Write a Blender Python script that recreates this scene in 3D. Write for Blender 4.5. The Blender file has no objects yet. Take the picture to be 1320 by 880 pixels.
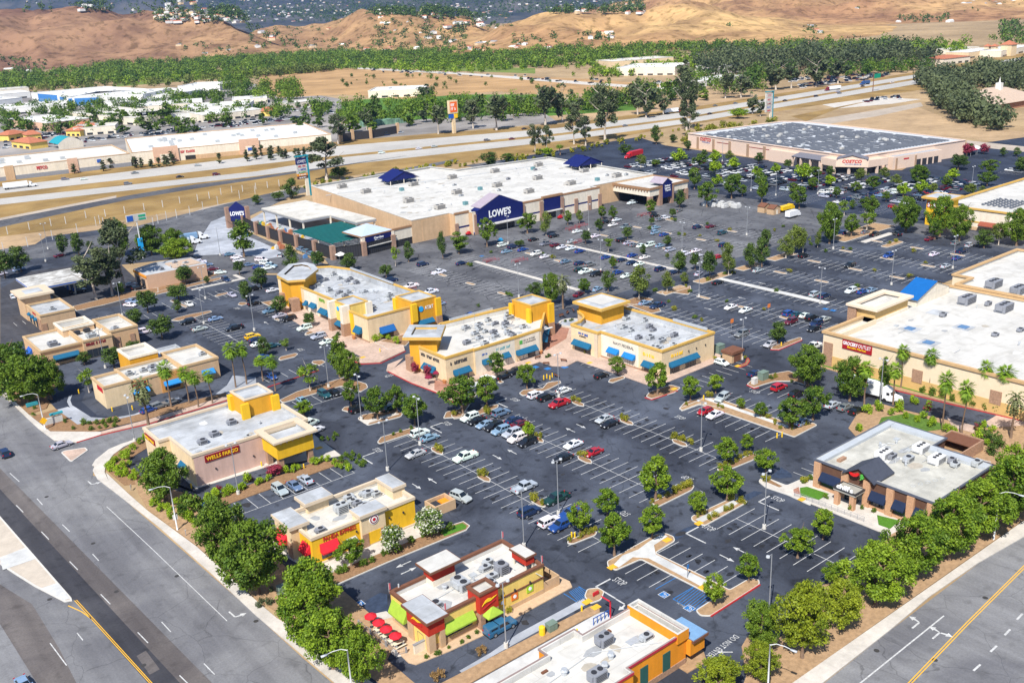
import bpy,bmesh,math,random
from mathutils import Vector,Matrix
from mathutils.geometry import tessellate_polygon
R = random.Random(11)
HAZE,EXPO = 4.4e-5,0.57
PI = math.pi
scene = bpy.context.scene
COL = scene.collection
# --- survey of the place
CAM_F,CAM_T,CAM_R,CAM_A,CAM_H = 1253.0,math.radians(19.15),math.radians(2.7),math.radians(38.33),92.0
def _cw(v):
 c,s = math.cos(CAM_A),math.sin(CAM_A)
 return Vector((c*v[0]+s*v[1],-s*v[0]+c*v[1],v[2]))
_f = Vector((0,math.cos(CAM_T),-math.sin(CAM_T))); _r = Vector((1,0,0)); _d = _f.cross(_r)
_cr,_sr = math.cos(CAM_R),math.sin(CAM_R)
AX,AY,AF = _cw(_cr*_r+_sr*_d),_cw(-_sr*_r+_cr*_d),_cw(_f)
def G(u,v,z=0.0):
 """survey reading -> ground point"""
 d = AF*CAM_F + AX*(u-660) + AY*(v-440)
 t = (z-CAM_H)/d.z
 return (d.x*t,d.y*t)
def PXS(pts,o=(0,0),s=1.0,z=0.0):
 return [G(o[0]+a/s,o[1]+b/s,z) for a,b in pts]
def proj(x,y,z=0.0):
 d = Vector((x,y,z-CAM_H)); k = d.dot(AF)
 if k < 1: return (-9999,-9999)
 return (660+CAM_F*d.dot(AX)/k,440+CAM_F*d.dot(AY)/k)
def DIST(x,y): return math.hypot(x,y)
def solve_h(x,y,vtop):
 lo,hi = 0.0,60.0
 for _ in range(30):
  m = (lo+hi)/2
  if proj(x,y,m)[1] > vtop: lo = m
  else: hi = m
 return lo
# --- materials
MATS = {}
def nd(nt,t,loc=(0,0),**kw):
 n = nt.nodes.new(t)
 for k,v in kw.items(): setattr(n,k,v)
 return n
def mat(name,col,rough=0.7,var=0.10,scale=1.0,spec=0.3,metal=0.0,bump=0.0,hue=None,big=0.0,bigscale=0.03,detail=6.0,drip=0.0,seam=0.0):
 """principled surface whose colour wanders by procedural noise in object space"""
 if name in MATS: return MATS[name]
 m = bpy.data.materials.new(name); m.use_nodes = True; nt = m.node_tree
 b = nt.nodes['Principled BSDF']
 b.inputs['Roughness'].default_value = rough; b.inputs['Metallic'].default_value = metal
 b.inputs['Specular IOR Level'].default_value = spec
 tc = nd(nt,'ShaderNodeTexCoord'); src = tc.outputs['Object']
 c = Vector(col)
 n1 = nd(nt,'ShaderNodeTexNoise'); n1.inputs['Scale'].default_value = scale; n1.inputs['Detail'].default_value = detail; n1.inputs['Roughness'].default_value = 0.65
 nt.links.new(src,n1.inputs['Vector'])
 r1 = nd(nt,'ShaderNodeValToRGB'); r1.color_ramp.elements[0].position = 0.3; r1.color_ramp.elements[1].position = 0.7
 h = Vector(hue) if hue else c*(1+var)
 r1.color_ramp.elements[0].color = (*(c*(1-var)),1); r1.color_ramp.elements[1].color = (*h,1)
 nt.links.new(n1.outputs['Fac'],r1.inputs['Fac']); out = r1.outputs['Color']
 if big:
  n2 = nd(nt,'ShaderNodeTexNoise'); n2.inputs['Scale'].default_value = bigscale; n2.inputs['Detail'].default_value = 8; n2.inputs['Roughness'].default_value = 0.6
  nt.links.new(src,n2.inputs['Vector'])
  r2 = nd(nt,'ShaderNodeValToRGB'); r2.color_ramp.elements[0].position = 0.35; r2.color_ramp.elements[1].position = 0.65
  r2.color_ramp.elements[0].color = (1-big,1-big,1-big,1); r2.color_ramp.elements[1].color = (1+big,1+big,1+big,1)
  nt.links.new(n2.outputs['Fac'],r2.inputs['Fac'])
  mx = nd(nt,'ShaderNodeMix',data_type='RGBA',blend_type='MULTIPLY'); mx.inputs[0].default_value = 1
  nt.links.new(out,mx.inputs[6]); nt.links.new(r2.outputs['Color'],mx.inputs[7]); out = mx.outputs[2]
 if drip:      # rain streaks down the render
  mp = nd(nt,'ShaderNodeMapping'); mp.inputs['Scale'].default_value = (1.1,1.1,.10); nt.links.new(src,mp.inputs['Vector'])
  n3 = nd(nt,'ShaderNodeTexNoise'); n3.inputs['Scale'].default_value = 1; n3.inputs['Detail'].default_value = 7; n3.inputs['Roughness'].default_value = .7; nt.links.new(mp.outputs[0],n3.inputs['Vector'])
  r3 = nd(nt,'ShaderNodeValToRGB'); r3.color_ramp.elements[0].position = .34; r3.color_ramp.elements[1].position = .6; r3.color_ramp.elements[0].color = (1-drip,1-drip*1.05,1-drip*1.1,1); r3.color_ramp.elements[1].color = (1.03,1.03,1.03,1); nt.links.new(n3.outputs['Fac'],r3.inputs['Fac'])
  mx = nd(nt,'ShaderNodeMix',data_type='RGBA',blend_type='MULTIPLY'); mx.inputs[0].default_value = 1; nt.links.new(out,mx.inputs[6]); nt.links.new(r3.outputs['Color'],mx.inputs[7]); out = mx.outputs[2]
 if seam:      # membrane sheets with welded laps and ponding stains
  br = nd(nt,'ShaderNodeTexBrick'); br.inputs['Scale'].default_value = 1; br.inputs['Mortar Size'].default_value = .07; br.inputs['Brick Width'].default_value = 14; br.inputs['Row Height'].default_value = 2.6; br.inputs['Color1'].default_value = (1,1,1,1); br.inputs['Color2'].default_value = (1-seam*.35,1-seam*.35,1-seam*.33,1); br.inputs['Mortar'].default_value = (1-seam,1-seam,1-seam,1); nt.links.new(src,br.inputs['Vector'])
  n3 = nd(nt,'ShaderNodeTexNoise'); n3.inputs['Scale'].default_value = .17; n3.inputs['Detail'].default_value = 6; n3.inputs['Distortion'].default_value = 1.2; nt.links.new(src,n3.inputs['Vector'])
  r3 = nd(nt,'ShaderNodeValToRGB'); r3.color_ramp.elements[0].position = .30; r3.color_ramp.elements[1].position = .50; r3.color_ramp.elements[0].color = (1-seam*1.5,1-seam*1.55,1-seam*1.65,1); r3.color_ramp.elements[1].color = (1,1,1,1); nt.links.new(n3.outputs['Fac'],r3.inputs['Fac'])
  for q in (br.outputs['Color'],r3.outputs['Color']):
   mx = nd(nt,'ShaderNodeMix',data_type='RGBA',blend_type='MULTIPLY'); mx.inputs[0].default_value = 1; nt.links.new(out,mx.inputs[6]); nt.links.new(q,mx.inputs[7]); out = mx.outputs[2]
 nt.links.new(out,b.inputs['Base Color'])
 if bump:
  bp = nd(nt,'ShaderNodeBump'); bp.inputs['Strength'].default_value = bump; bp.inputs['Distance'].default_value = 0.05
  nt.links.new(n1.outputs['Fac'],bp.inputs['Height']); nt.links.new(bp.outputs['Normal'],b.inputs['Normal'])
 m.diffuse_color = (*col,1)
 MATS[name] = m
 return m
def asphalt(name,col,patch,line=0.55,oil=0.5,streak=None,cw=.006):
 """asphalt: broad sun-bleached patches, tyre-darkened blotches, crack lines filled with tar"""
 m = mat(name,col,0.85,0.14,3.0,0.25)
 nt = m.node_tree; b = nt.nodes['Principled BSDF']
 src = nd(nt,'ShaderNodeTexCoord').outputs['Object']
 base = b.inputs['Base Color'].links[0].from_socket
 n = nd(nt,'ShaderNodeTexNoise'); n.inputs['Scale'].default_value = 0.045; n.inputs['Detail'].default_value = 9; n.inputs['Roughness'].default_value = 0.62; n.inputs['Distortion'].default_value = 0.6
 nt.links.new(src,n.inputs['Vector'])
 r = nd(nt,'ShaderNodeValToRGB'); r.color_ramp.elements[0].position = 0.38; r.color_ramp.elements[1].position = 0.66
 r.color_ramp.elements[0].color = (0.72,0.72,0.74,1); r.color_ramp.elements[1].color = (patch,patch,patch*0.97,1)
 nt.links.new(n.outputs['Fac'],r.inputs['Fac'])
 m1 = nd(nt,'ShaderNodeMix',data_type='RGBA',blend_type='MULTIPLY'); m1.inputs[0].default_value = 1
 nt.links.new(base,m1.inputs[6]); nt.links.new(r.outputs['Color'],m1.inputs[7])
 n2 = nd(nt,'ShaderNodeTexNoise'); n2.inputs['Scale'].default_value = 0.42; n2.inputs['Detail'].default_value = 4
 nt.links.new(src,n2.inputs['Vector'])
 r2 = nd(nt,'ShaderNodeValToRGB'); r2.color_ramp.elements[0].position = 0.30; r2.color_ramp.elements[1].position = 0.44
 r2.color_ramp.elements[0].color = (1-oil,1-oil,1-oil,1); r2.color_ramp.elements[1].color = (1,1,1,1)
 nt.links.new(n2.outputs['Fac'],r2.inputs['Fac'])
 m2 = nd(nt,'ShaderNodeMix',data_type='RGBA',blend_type='MULTIPLY'); m2.inputs[0].default_value = 1
 nt.links.new(m1.outputs[2],m2.inputs[6]); nt.links.new(r2.outputs['Color'],m2.inputs[7])
 v = nd(nt,'ShaderNodeTexVoronoi',feature='DISTANCE_TO_EDGE'); v.inputs['Scale'].default_value = 0.075
 wn = nd(nt,'ShaderNodeTexNoise'); wn.inputs['Scale'].default_value = 0.25; wn.inputs['Detail'].default_value = 4
 nt.links.new(src,wn.inputs['Vector'])
 ad = nd(nt,'ShaderNodeMix',data_type='RGBA',blend_type='LINEAR_LIGHT'); ad.inputs[0].default_value = 3.0
 nt.links.new(src,ad.inputs[6]); nt.links.new(wn.outputs['Color'],ad.inputs[7]); nt.links.new(ad.outputs[2],v.inputs['Vector'])
 r3 = nd(nt,'ShaderNodeValToRGB'); r3.color_ramp.elements[0].position = cw*.3; r3.color_ramp.elements[1].position = cw
 r3.color_ramp.elements[0].color = (line,line,line,1); r3.color_ramp.elements[1].color = (1,1,1,1)
 nt.links.new(v.outputs['Distance'],r3.inputs['Fac'])
 m3 = nd(nt,'ShaderNodeMix',data_type='RGBA',blend_type='MULTIPLY'); m3.inputs[0].default_value = 1
 nt.links.new(m2.outputs[2],m3.inputs[6]); nt.links.new(r3.outputs['Color'],m3.inputs[7])
 fin = m3.outputs[2]
 if streak:
  mp = nd(nt,'ShaderNodeMapping'); mp.inputs['Scale'].default_value = (*streak,1); nt.links.new(src,mp.inputs['Vector'])
  n4 = nd(nt,'ShaderNodeTexNoise'); n4.inputs['Scale'].default_value = 1; n4.inputs['Detail'].default_value = 5; n4.inputs['Roughness'].default_value = .6; nt.links.new(mp.outputs[0],n4.inputs['Vector'])
  r4 = nd(nt,'ShaderNodeValToRGB'); r4.color_ramp.elements[0].position = .36; r4.color_ramp.elements[1].position = .64; r4.color_ramp.elements[0].color = (.86,.855,.86,1); r4.color_ramp.elements[1].color = (1.10,1.10,1.10,1); nt.links.new(n4.outputs['Fac'],r4.inputs['Fac'])
  m4 = nd(nt,'ShaderNodeMix',data_type='RGBA',blend_type='MULTIPLY'); m4.inputs[0].default_value = 1; nt.links.new(fin,m4.inputs[6]); nt.links.new(r4.outputs['Color'],m4.inputs[7]); fin = m4.outputs[2]
 nt.links.new(fin,b.inputs['Base Color'])
 return m
def leafmat(name,dark,light,trans=0.28):
 m = bpy.data.materials.new(name); m.use_nodes = True; nt = m.node_tree
 b = nt.nodes['Principled BSDF']; b.inputs['Roughness'].default_value = 0.55; b.inputs['Specular IOR Level'].default_value = 0.25
 at = nd(nt,'ShaderNodeAttribute',attribute_name='tone')
 oi = nd(nt,'ShaderNodeObjectInfo')
 ad = nd(nt,'ShaderNodeMath',operation='MULTIPLY_ADD'); ad.inputs[1].default_value = 0.36; ad.inputs[2].default_value = -0.18
 nt.links.new(oi.outputs['Random'],ad.inputs[0])
 sm = nd(nt,'ShaderNodeMath',operation='ADD'); nt.links.new(at.outputs['Fac'],sm.inputs[0]); nt.links.new(ad.outputs[0],sm.inputs[1])
 dark = tuple(c*1.2 for c in dark); light = tuple(c*1.22 for c in light); r = nd(nt,'ShaderNodeValToRGB'); r.color_ramp.elements[0].color = (*dark,1); r.color_ramp.elements[1].color = (*light,1)
 nt.links.new(sm.outputs[0],r.inputs['Fac']); nt.links.new(r.outputs['Color'],b.inputs['Base Color'])
 t = nd(nt,'ShaderNodeBsdfTranslucent'); nt.links.new(r.outputs['Color'],t.inputs['Color'])
 mx = nd(nt,'ShaderNodeMixShader'); mx.inputs[0].default_value = trans
 nt.links.new(b.outputs[0],mx.inputs[1]); nt.links.new(t.outputs[0],mx.inputs[2])
 nt.links.new(mx.outputs[0],nt.nodes['Material Output'].inputs['Surface'])
 MATS[name] = m; return m
def paintmat(name):
 m = bpy.data.materials.new(name); m.use_nodes = True; nt = m.node_tree
 b = nt.nodes['Principled BSDF']; b.inputs['Roughness'].default_value = 0.28; b.inputs['Specular IOR Level'].default_value = 0.5
 b.inputs['Coat Weight'].default_value = 0.5; b.inputs['Coat Roughness'].default_value = 0.08
 oi = nd(nt,'ShaderNodeObjectInfo'); n = nd(nt,'ShaderNodeTexNoise'); n.inputs['Scale'].default_value = 1.5
 tc = nd(nt,'ShaderNodeTexCoord'); nt.links.new(tc.outputs['Object'],n.inputs['Vector'])
 mr = nd(nt,'ShaderNodeMapRange'); mr.inputs[3].default_value = 0.88; mr.inputs[4].default_value = 1.08
 nt.links.new(n.outputs['Fac'],mr.inputs[0])
 mx = nd(nt,'ShaderNodeMix',data_type='RGBA',blend_type='MULTIPLY'); mx.inputs[0].default_value = 1
 nt.links.new(oi.outputs['Color'],mx.inputs[6]); nt.links.new(mr.outputs[0],mx.inputs[7]); nt.links.new(mx.outputs[2],b.inputs['Base Color'])
 MATS[name] = m; return m
M = mat
A_DARK = asphalt('asphalt_sealed',(0.045,0.052,0.071),1.9,.68,.55,(.17,.022))
A_BLUE = asphalt('asphalt_new',(0.028,0.036,0.058),1.6,0.85,0.3)
A_OLD = asphalt('asphalt_old',(0.106,0.108,0.119),1.5,0.38,0.45,(.15,.02),.011)
A_ST = asphalt('asphalt_street',(0.196,0.196,0.206),1.16,0.60,0.2,(.42,.016),.0045)
A_ST2 = asphalt('asphalt_street_fresh',(0.055,0.055,0.064),1.35,0.85,0.3,(.6,.02),.003)
A_ST3 = asphalt('asphalt_street_worn',(0.135,0.120,0.116),1.25,0.75,0.25,(.45,.02),.003)
CONC = M('concrete',(0.53,0.49,0.44),0.85,0.10,1.2,0.2,big=0.12,bigscale=0.2)
CONCW = M('concrete_white',(0.53,0.53,0.52),0.85,0.10,0.8,0.2,big=0.15,bigscale=0.15)
CONCB = M('concrete_apron',(0.34,0.36,0.40),0.8,0.18,0.25,0.25,big=0.25,bigscale=0.08)
PAVE = M('pink_paving',(0.48,0.355,0.285),0.85,0.14,1.6,0.2,big=0.15,bigscale=0.2)
PAVER = M('red_paving',(0.34,0.17,0.12),0.85,0.18,1.8,0.2,big=0.2,bigscale=0.2)
MULCH = M('mulch',(0.26,0.155,0.085),0.95,0.30,2.2,0.1,bump=0.6)
DIRTP = M('planter_dirt',(0.36,0.235,0.135),0.95,0.25,1.2,0.1,bump=0.5)
LAWN = M('lawn',(0.075,0.19,0.022),0.9,0.25,3.0,0.1,bump=0.4)
WHITEP = M('white_paint',(0.50,0.50,0.495),0.75,0.35,1.6,0.2)
FADEP = M('faded_white_paint',(0.50,0.50,0.50),0.8,0.25,1.2,0.2)
YELP = M('yellow_paint',(0.72,0.40,0.04),0.7,0.12,2.5,0.2)
BLUEP = M('blue_paint',(0.03,0.16,0.42),0.7,0.25,2.0,0.2)
BLUEF = M('faded_blue_paint',(0.036,0.052,0.090),0.8,0.35,0.8,0.2)
REDP = M('red_kerb_paint',(0.42,0.035,0.035),0.7,0.2,2.0,0.2)
GLASS = M('window_glass',(0.018,0.024,0.032),0.08,0.3,0.5,0.8)
DARKM = M('dark_metal',(0.035,0.035,0.04),0.5,0.15,2.0,0.4)
GREYM = M('grey_metal',(0.30,0.31,0.33),0.5,0.12,1.5,0.4,0.2)
GALV = M('galvanised_metal',(0.50,0.52,0.54),0.45,0.10,2.0,0.4,0.3)
POLEW = M('pale_pole',(0.62,0.62,0.62),0.5,0.06,2.0,0.4)
BLACK = M('black_rubber',(0.02,0.02,0.021),0.8,0.1,4.0,0.2)
ROOFW = M('white_roof',(0.565,0.55,0.515),0.75,0.06,0.5,0.25,big=0.09,bigscale=0.09,seam=.13)
ROOFC = M('cream_roof',(0.58,0.555,0.50),0.8,0.07,0.4,0.25,big=0.12,bigscale=0.1,seam=.15)
ROOFG = M('grey_roof',(0.43,0.45,0.475),0.8,0.10,0.5,0.25,big=0.16,bigscale=0.14,seam=.16)
# --- mesh builder
class MB:
 def __init__(s): s.v,s.f,s.m = [],[],[]
 def add(s,vs,fs,mi=0):
  o = len(s.v); s.v.extend(vs)
  for f in fs: s.f.append(tuple(o+i for i in f)); s.m.append(mi)
  return s
 def box(s,x0,x1,y0,y1,z0,z1,mi=0):
  if x1 < x0: x0,x1 = x1,x0
  if y1 < y0: y0,y1 = y1,y0
  return s.add([(x0,y0,z0),(x1,y0,z0),(x1,y1,z0),(x0,y1,z0),(x0,y0,z1),(x1,y0,z1),(x1,y1,z1),(x0,y1,z1)],
     [(0,3,2,1),(4,5,6,7),(0,1,5,4),(1,2,6,5),(2,3,7,6),(3,0,4,7)],mi)
 def poly(s,p,z,mi=0):
  n = len(p)
  for t in tessellate_polygon([[Vector((a,b,0)) for a,b in p]]):
   a,b,c = [p[i] for i in t]
   if (b[0]-a[0])*(c[1]-a[1])-(b[1]-a[1])*(c[0]-a[0]) < 0: b,c = c,b
   s.add([(a[0],a[1],z),(b[0],b[1],z),(c[0],c[1],z)],[(0,1,2)],mi)
  return s
 def sides(s,p,z0,z1,mi=0):
  n = len(p)
  for i in range(n):
   a,b = p[i],p[(i+1) % n]
   s.add([(a[0],a[1],z0),(b[0],b[1],z0),(b[0],b[1],z1),(a[0],a[1],z1)],[(0,1,2,3)],mi)
  return s
 def prism(s,p,z0,z1,mi=0,mt=None):
  p = ccw(p); s.sides(p,z0,z1,mi); s.poly(p,z1,mi if mt is None else mt)
  n0 = len(s.f); s.poly(p,z0,mi)
  for k in range(n0,len(s.f)): s.f[k] = s.f[k][::-1]
  return s
 def ring(s,p,q,z0,z1,mi=0):
  """closed band between outline p (outer) and q (inner), both ccw and equally long"""
  n = len(p)
  for i in range(n):
   j = (i+1) % n; a,b,c,d = p[i],p[j],q[j],q[i]
   s.add([(a[0],a[1],z0),(b[0],b[1],z0),(c[0],c[1],z0),(d[0],d[1],z0),(a[0],a[1],z1),(b[0],b[1],z1),(c[0],c[1],z1),(d[0],d[1],z1)],
    [(4,5,6,7),(0,1,5,4),(2,3,7,6),(3,2,1,0)],mi)
  return s
 def cyl(s,x,y,z0,z1,r0,r1=None,n=8,mi=0,cap=True):
  r1 = r0 if r1 is None else r1; o = len(s.v)
  for k in range(n):
   a = 2*PI*k/n; s.v.append((x+r0*math.cos(a),y+r0*math.sin(a),z0))
  for k in range(n):
   a = 2*PI*k/n; s.v.append((x+r1*math.cos(a),y+r1*math.sin(a),z1))
  for k in range(n):
   j = (k+1) % n; s.f.append((o+k,o+j,o+n+j,o+n+k)); s.m.append(mi)
  if cap:
   s.f.append(tuple(o+n+k for k in range(n))); s.m.append(mi)
   s.f.append(tuple(o+k for k in reversed(range(n)))); s.m.append(mi)
  return s
 def tube(s,pts,rads,n=6,mi=0):
  o = len(s.v); pts = [Vector(p) for p in pts]
  if not hasattr(rads,'__len__'): rads = [rads]*len(pts)
  for i,p in enumerate(pts):
   t = (pts[min(i+1,len(pts)-1)]-pts[max(i-1,0)]).normalized()
   u = t.cross(Vector((0.13,0.31,0.94)) if abs(t.z) < 0.8 else Vector((1,0.1,0))).normalized(); w = t.cross(u)
   for k in range(n):
    a = 2*PI*k/n; q = p+(u*math.cos(a)+w*math.sin(a))*rads[i]; s.v.append(tuple(q))
  for i in range(len(pts)-1):
   for k in range(n):
    j = (k+1) % n; s.f.append((o+i*n+k,o+i*n+j,o+(i+1)*n+j,o+(i+1)*n+k)); s.m.append(mi)
  s.f.append(tuple(o+k for k in range(n))); s.m.append(mi)
  e = o+(len(pts)-1)*n; s.f.append(tuple(e+k for k in reversed(range(n)))); s.m.append(mi)
  return s
 def move(s,dx,dy,dz=0,rot=0):
  c,n = math.cos(rot),math.sin(rot)
  s.v = [(c*x-n*y+dx,n*x+c*y+dy,z+dz) for x,y,z in s.v]; return s
 def mesh(s,name,mats,smooth=False):
  me = bpy.data.meshes.new(name); me.from_pydata(s.v,[],s.f)
  for m in (mats if isinstance(mats,(list,tuple)) else [mats]): me.materials.append(m)
  me.polygons.foreach_set('material_index',s.m)
  if smooth: me.polygons.foreach_set('use_smooth',[True]*len(s.f))
  me.update(); return me
 def build(s,name,mats,parent=None,smooth=False):
  o = bpy.data.objects.new(name,s.mesh(name,mats,smooth)); COL.objects.link(o)
  if parent is not None:
   o.parent = parent; o.matrix_parent_inverse = Matrix.Translation(-Vector(parent.location)) if parent.rotation_euler.z == 0 else (Matrix.Translation(parent.location) @ Matrix.Rotation(parent.rotation_euler.z,4,'Z')).inverted()
  return o
def ccw(p):
 a = sum(p[i][0]*p[(i+1) % len(p)][1]-p[(i+1) % len(p)][0]*p[i][1] for i in range(len(p)))
 return list(p) if a > 0 else list(p)[::-1]
def off(p,d):
 """offset a ccw outline inwards by d (outwards when negative)"""
 n = len(p); out = []
 for i in range(n):
  a,b,c = Vector(p[i-1]),Vector(p[i]),Vector(p[(i+1) % n])
  e1,e2 = (b-a),(c-b)
  if e1.length < 1e-6 or e2.length < 1e-6: out.append(tuple(b)); continue
  e1.normalize(); e2.normalize()
  n1,n2 = Vector((-e1.y,e1.x)),Vector((-e2.y,e2.x)); k = 1+n1.dot(n2)
  out.append(tuple(b+(n1+n2)*(d/max(k,0.35))))
 return out
def rnd(p,r,k=4):
 """round the corners of an outline"""
 p = ccw(p); n = len(p); out = []
 for i in range(n):
  a,b,c = Vector(p[i-1]),Vector(p[i]),Vector(p[(i+1) % n])
  rr = min(r,(a-b).length*0.48,(c-b).length*0.48)
  s,e = b+(a-b).normalized()*rr,b+(c-b).normalized()*rr
  for j in range(k+1):
   t = j/k; out.append(tuple(s*(1-t)**2+b*2*t*(1-t)+e*t*t))
 return out
def rect(x0,x1,y0,y1): return [(x0,y0),(x1,y0),(x1,y1),(x0,y1)]
def strip(pts,w):
 """a band of width w along a centre line"""
 pts = [Vector(p) for p in pts]; L,Rr = [],[]
 for i,p in enumerate(pts):
  t = (pts[min(i+1,len(pts)-1)]-pts[max(i-1,0)]).normalized(); nn = Vector((-t.y,t.x))*w/2
  L.append(tuple(p+nn)); Rr.append(tuple(p-nn))
 return L+Rr[::-1]
def tag(o,label=None,cat=None,group=None,kind=None):
 if label: o['label'] = label
 if cat: o['category'] = cat
 if group: o['group'] = group
 if kind: o['kind'] = kind
 return o
def thing(name,label,cat,x,y,z=0.0,rot=0.0,group=None):
 o = bpy.data.objects.new(name,None); o.empty_display_size = 0.5; COL.objects.link(o)
 o.location = (x,y,z); o.rotation_euler = (0,0,rot)
 return tag(o,label,cat,group)
def sheet(name,p,z,m):
 return tag(MB().poly(ccw(p),z).build(name,m),kind='structure')
def copy_tree(o,parent=None):
 c = o.copy(); COL.objects.link(c)
 if parent is not None: c.parent = parent
 for ch in o.children: copy_tree(ch,c)
 return c
def lettering(txt,parent,m,p0,p1,z,h,out=0.06,name='lettering',depth=0.04,fit=True,bold=0.0,lean=0.0):
 """raised letters on a wall: baseline from p0 to p1 (left to right as read), letter height h"""
 cu = bpy.data.curves.new('lettering','FONT'); cu.body = txt; cu.size = 1.0; cu.extrude = depth/2; cu.resolution_u = 2; cu.offset = bold; cu.shear = lean
 ob = bpy.data.objects.new('lettering',cu); COL.objects.link(ob)
 dg = bpy.context.evaluated_depsgraph_get(); me = bpy.data.meshes.new_from_object(ob.evaluated_get(dg))
 bpy.data.objects.remove(ob); bpy.data.curves.remove(cu)
 xs = [v.co.x for v in me.vertices]; ys = [v.co.y for v in me.vertices]
 x0,x1,y0,y1 = min(xs),max(xs),min(ys),max(ys)
 d = Vector((p1[0]-p0[0],p1[1]-p0[1],0)); L = d.length; d.normalize(); nrm = Vector((d.y,-d.x,0))
 sx = L/(x1-x0); sy = h/(y1-y0)
 for v in me.vertices:
  q = Vector((p0[0],p0[1],z))+d*((v.co.x-x0)*sx)+Vector((0,0,1))*((v.co.y-y0)*sy)+nrm*(out+v.co.z)
  v.co = q
 me.materials.clear(); me.materials.append(m)
 o = bpy.data.objects.new(name,me); COL.objects.link(o)
 if parent is not None:
  o.parent = parent
  o.matrix_parent_inverse = (Matrix.Translation(parent.location) @ Matrix.Rotation(parent.rotation_euler.z,4,'Z')).inverted()
 return o
def floor_text(mb,txt,c,ux,uy,w,h,z,mi=0):
 """painted word lying on the ground"""
 cu = bpy.data.curves.new('lettering','FONT'); cu.body = txt; cu.size = 1.0; cu.resolution_u = 2
 ob = bpy.data.objects.new('lettering',cu); COL.objects.link(ob)
 dg = bpy.context.evaluated_depsgraph_get(); me = bpy.data.meshes.new_from_object(ob.evaluated_get(dg))
 bpy.data.objects.remove(ob); bpy.data.curves.remove(cu)
 xs = [v.co.x for v in me.vertices]; ys = [v.co.y for v in me.vertices]
 mx,my = (min(xs)+max(xs))/2,(min(ys)+max(ys))/2; sx = w/(max(xs)-min(xs)); sy = h/(max(ys)-min(ys))
 ux,uy,c = Vector(ux).normalized(),Vector(uy).normalized(),Vector(c)
 vs = []
 for v in me.vertices:
  q = c+ux*((v.co.x-mx)*sx)+uy*((v.co.y-my)*sy); vs.append((q.x,q.y,z))
 fl = ux.x*uy.y-ux.y*uy.x < 0
 mb.add(vs,[tuple(p.vertices)[::-1] if fl else tuple(p.vertices) for p in me.polygons],mi)
 bpy.data.meshes.remove(me)
# --- ground, lots, streets
def ground():
 m = mat('dry_ground',(0.36,0.245,0.135),0.95,0.22,0.08,0.1,hue=(0.42,0.31,0.18),big=0.22,bigscale=0.006)
 s = MB(); E = 14000
 xs = [-E,-3000,-800,-200,0,200,500,900,1600,3000,6000,E]
 for i in range(len(xs)-1):
  for j in range(len(xs)-1):
   s.add([(xs[i],xs[j],-0.06),(xs[i+1],xs[j],-0.06),(xs[i+1],xs[j+1],-0.06),(xs[i],xs[j+1],-0.06)],[(0,1,2,3)])
 tag(s.build('ground',m),kind='structure')
ground()
NSLAB = 0
def slab(name,p,z0,z1,m,kerb=None,kw=0.16,r=0.0,fill_dz=-0.03):
 """raised area with a kerb round it"""
 global NSLAB; NSLAB += 1; z1 += (NSLAB*7 % 23)*.0011; z0 -= (NSLAB*5 % 23)*.001
 p = ccw(rnd(p,r)) if r else ccw(p); b = MB()
 if kerb is not None:
  q = off(p,kw); b.ring(p,q,z0,z1,1); b.poly(q,z1+fill_dz,0)
  return tag(b.build(name,[m,kerb]),kind='structure')
 b.prism(p,z0,z1); return tag(b.build(name,m),kind='structure')
KW = M('kerb_concrete',(0.56,0.54,0.50),0.85,0.10,1.5,0.2)
def island(p,fill=MULCH,kerb=None,r=0.8,name='planter_island'):
 return slab(name,p,-0.02,0.15,fill,kerb or KW,0.17,r,-0.04)
LINES = MB()        # mats: white, faded, blue, yellow, fadedblue, red
ZL = 0.009
def line(a,b,w=0.13,mi=0,z=ZL):
 a,b = Vector(a),Vector(b); t = (b-a).normalized(); n = Vector((-t.y,t.x))*w/2
 p = [a+n,a-n,b-n,b+n]
 LINES.add([(q.x,q.y,z) for q in ccw([tuple(k) for k in p]) for q in [Vector(q)]],[(0,1,2,3)],mi)
def stalls_x(xc,y0,y1,L=5.5,sides=(-1,1),mi=0,centre=True,sp=2.74,skip=None):
 n = int(round((y1-y0)/sp))
 for k in range(n+1):
  y = y0+k*sp
  for s in sides:
   if skip and skip(xc+s*L/2,y): continue
   line((xc,y),(xc+s*L,y),mi=mi)
 if centre: line((xc,y0),(xc,y0+n*sp),mi=mi,w=0.12,z=ZL+0.002)
def stalls_y(yc,x0,x1,L=5.5,sides=(1,),mi=0,centre=False,sp=2.74):
 n = int(round((x1-x0)/sp))
 for k in range(n+1):
  x = x0+k*sp
  for s in sides: line((x,yc),(x,yc+s*L),mi=mi)
 if centre: line((x0,yc),(x0+n*sp,yc),mi=mi,w=0.12,z=ZL+0.002)
def arrow(c,ang,L=3.2,mi=0,bend=0):
 c = Vector(c); t = Vector((math.cos(ang),math.sin(ang))); n = Vector((-t.y,t.x))
 def P(a,b): q = c+t*a+n*b; return (q.x,q.y,ZL+0.001)
 LINES.add([P(-L/2,0.11),P(-L/2,-0.11),P(L*0.12,-0.11),P(L*0.12,0.11)],[(0,1,2,3)],mi)
 LINES.add([P(L*0.1,0.48),P(L*0.1,-0.48),P(L/2,0)],[(0,1,2)],mi)
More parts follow.
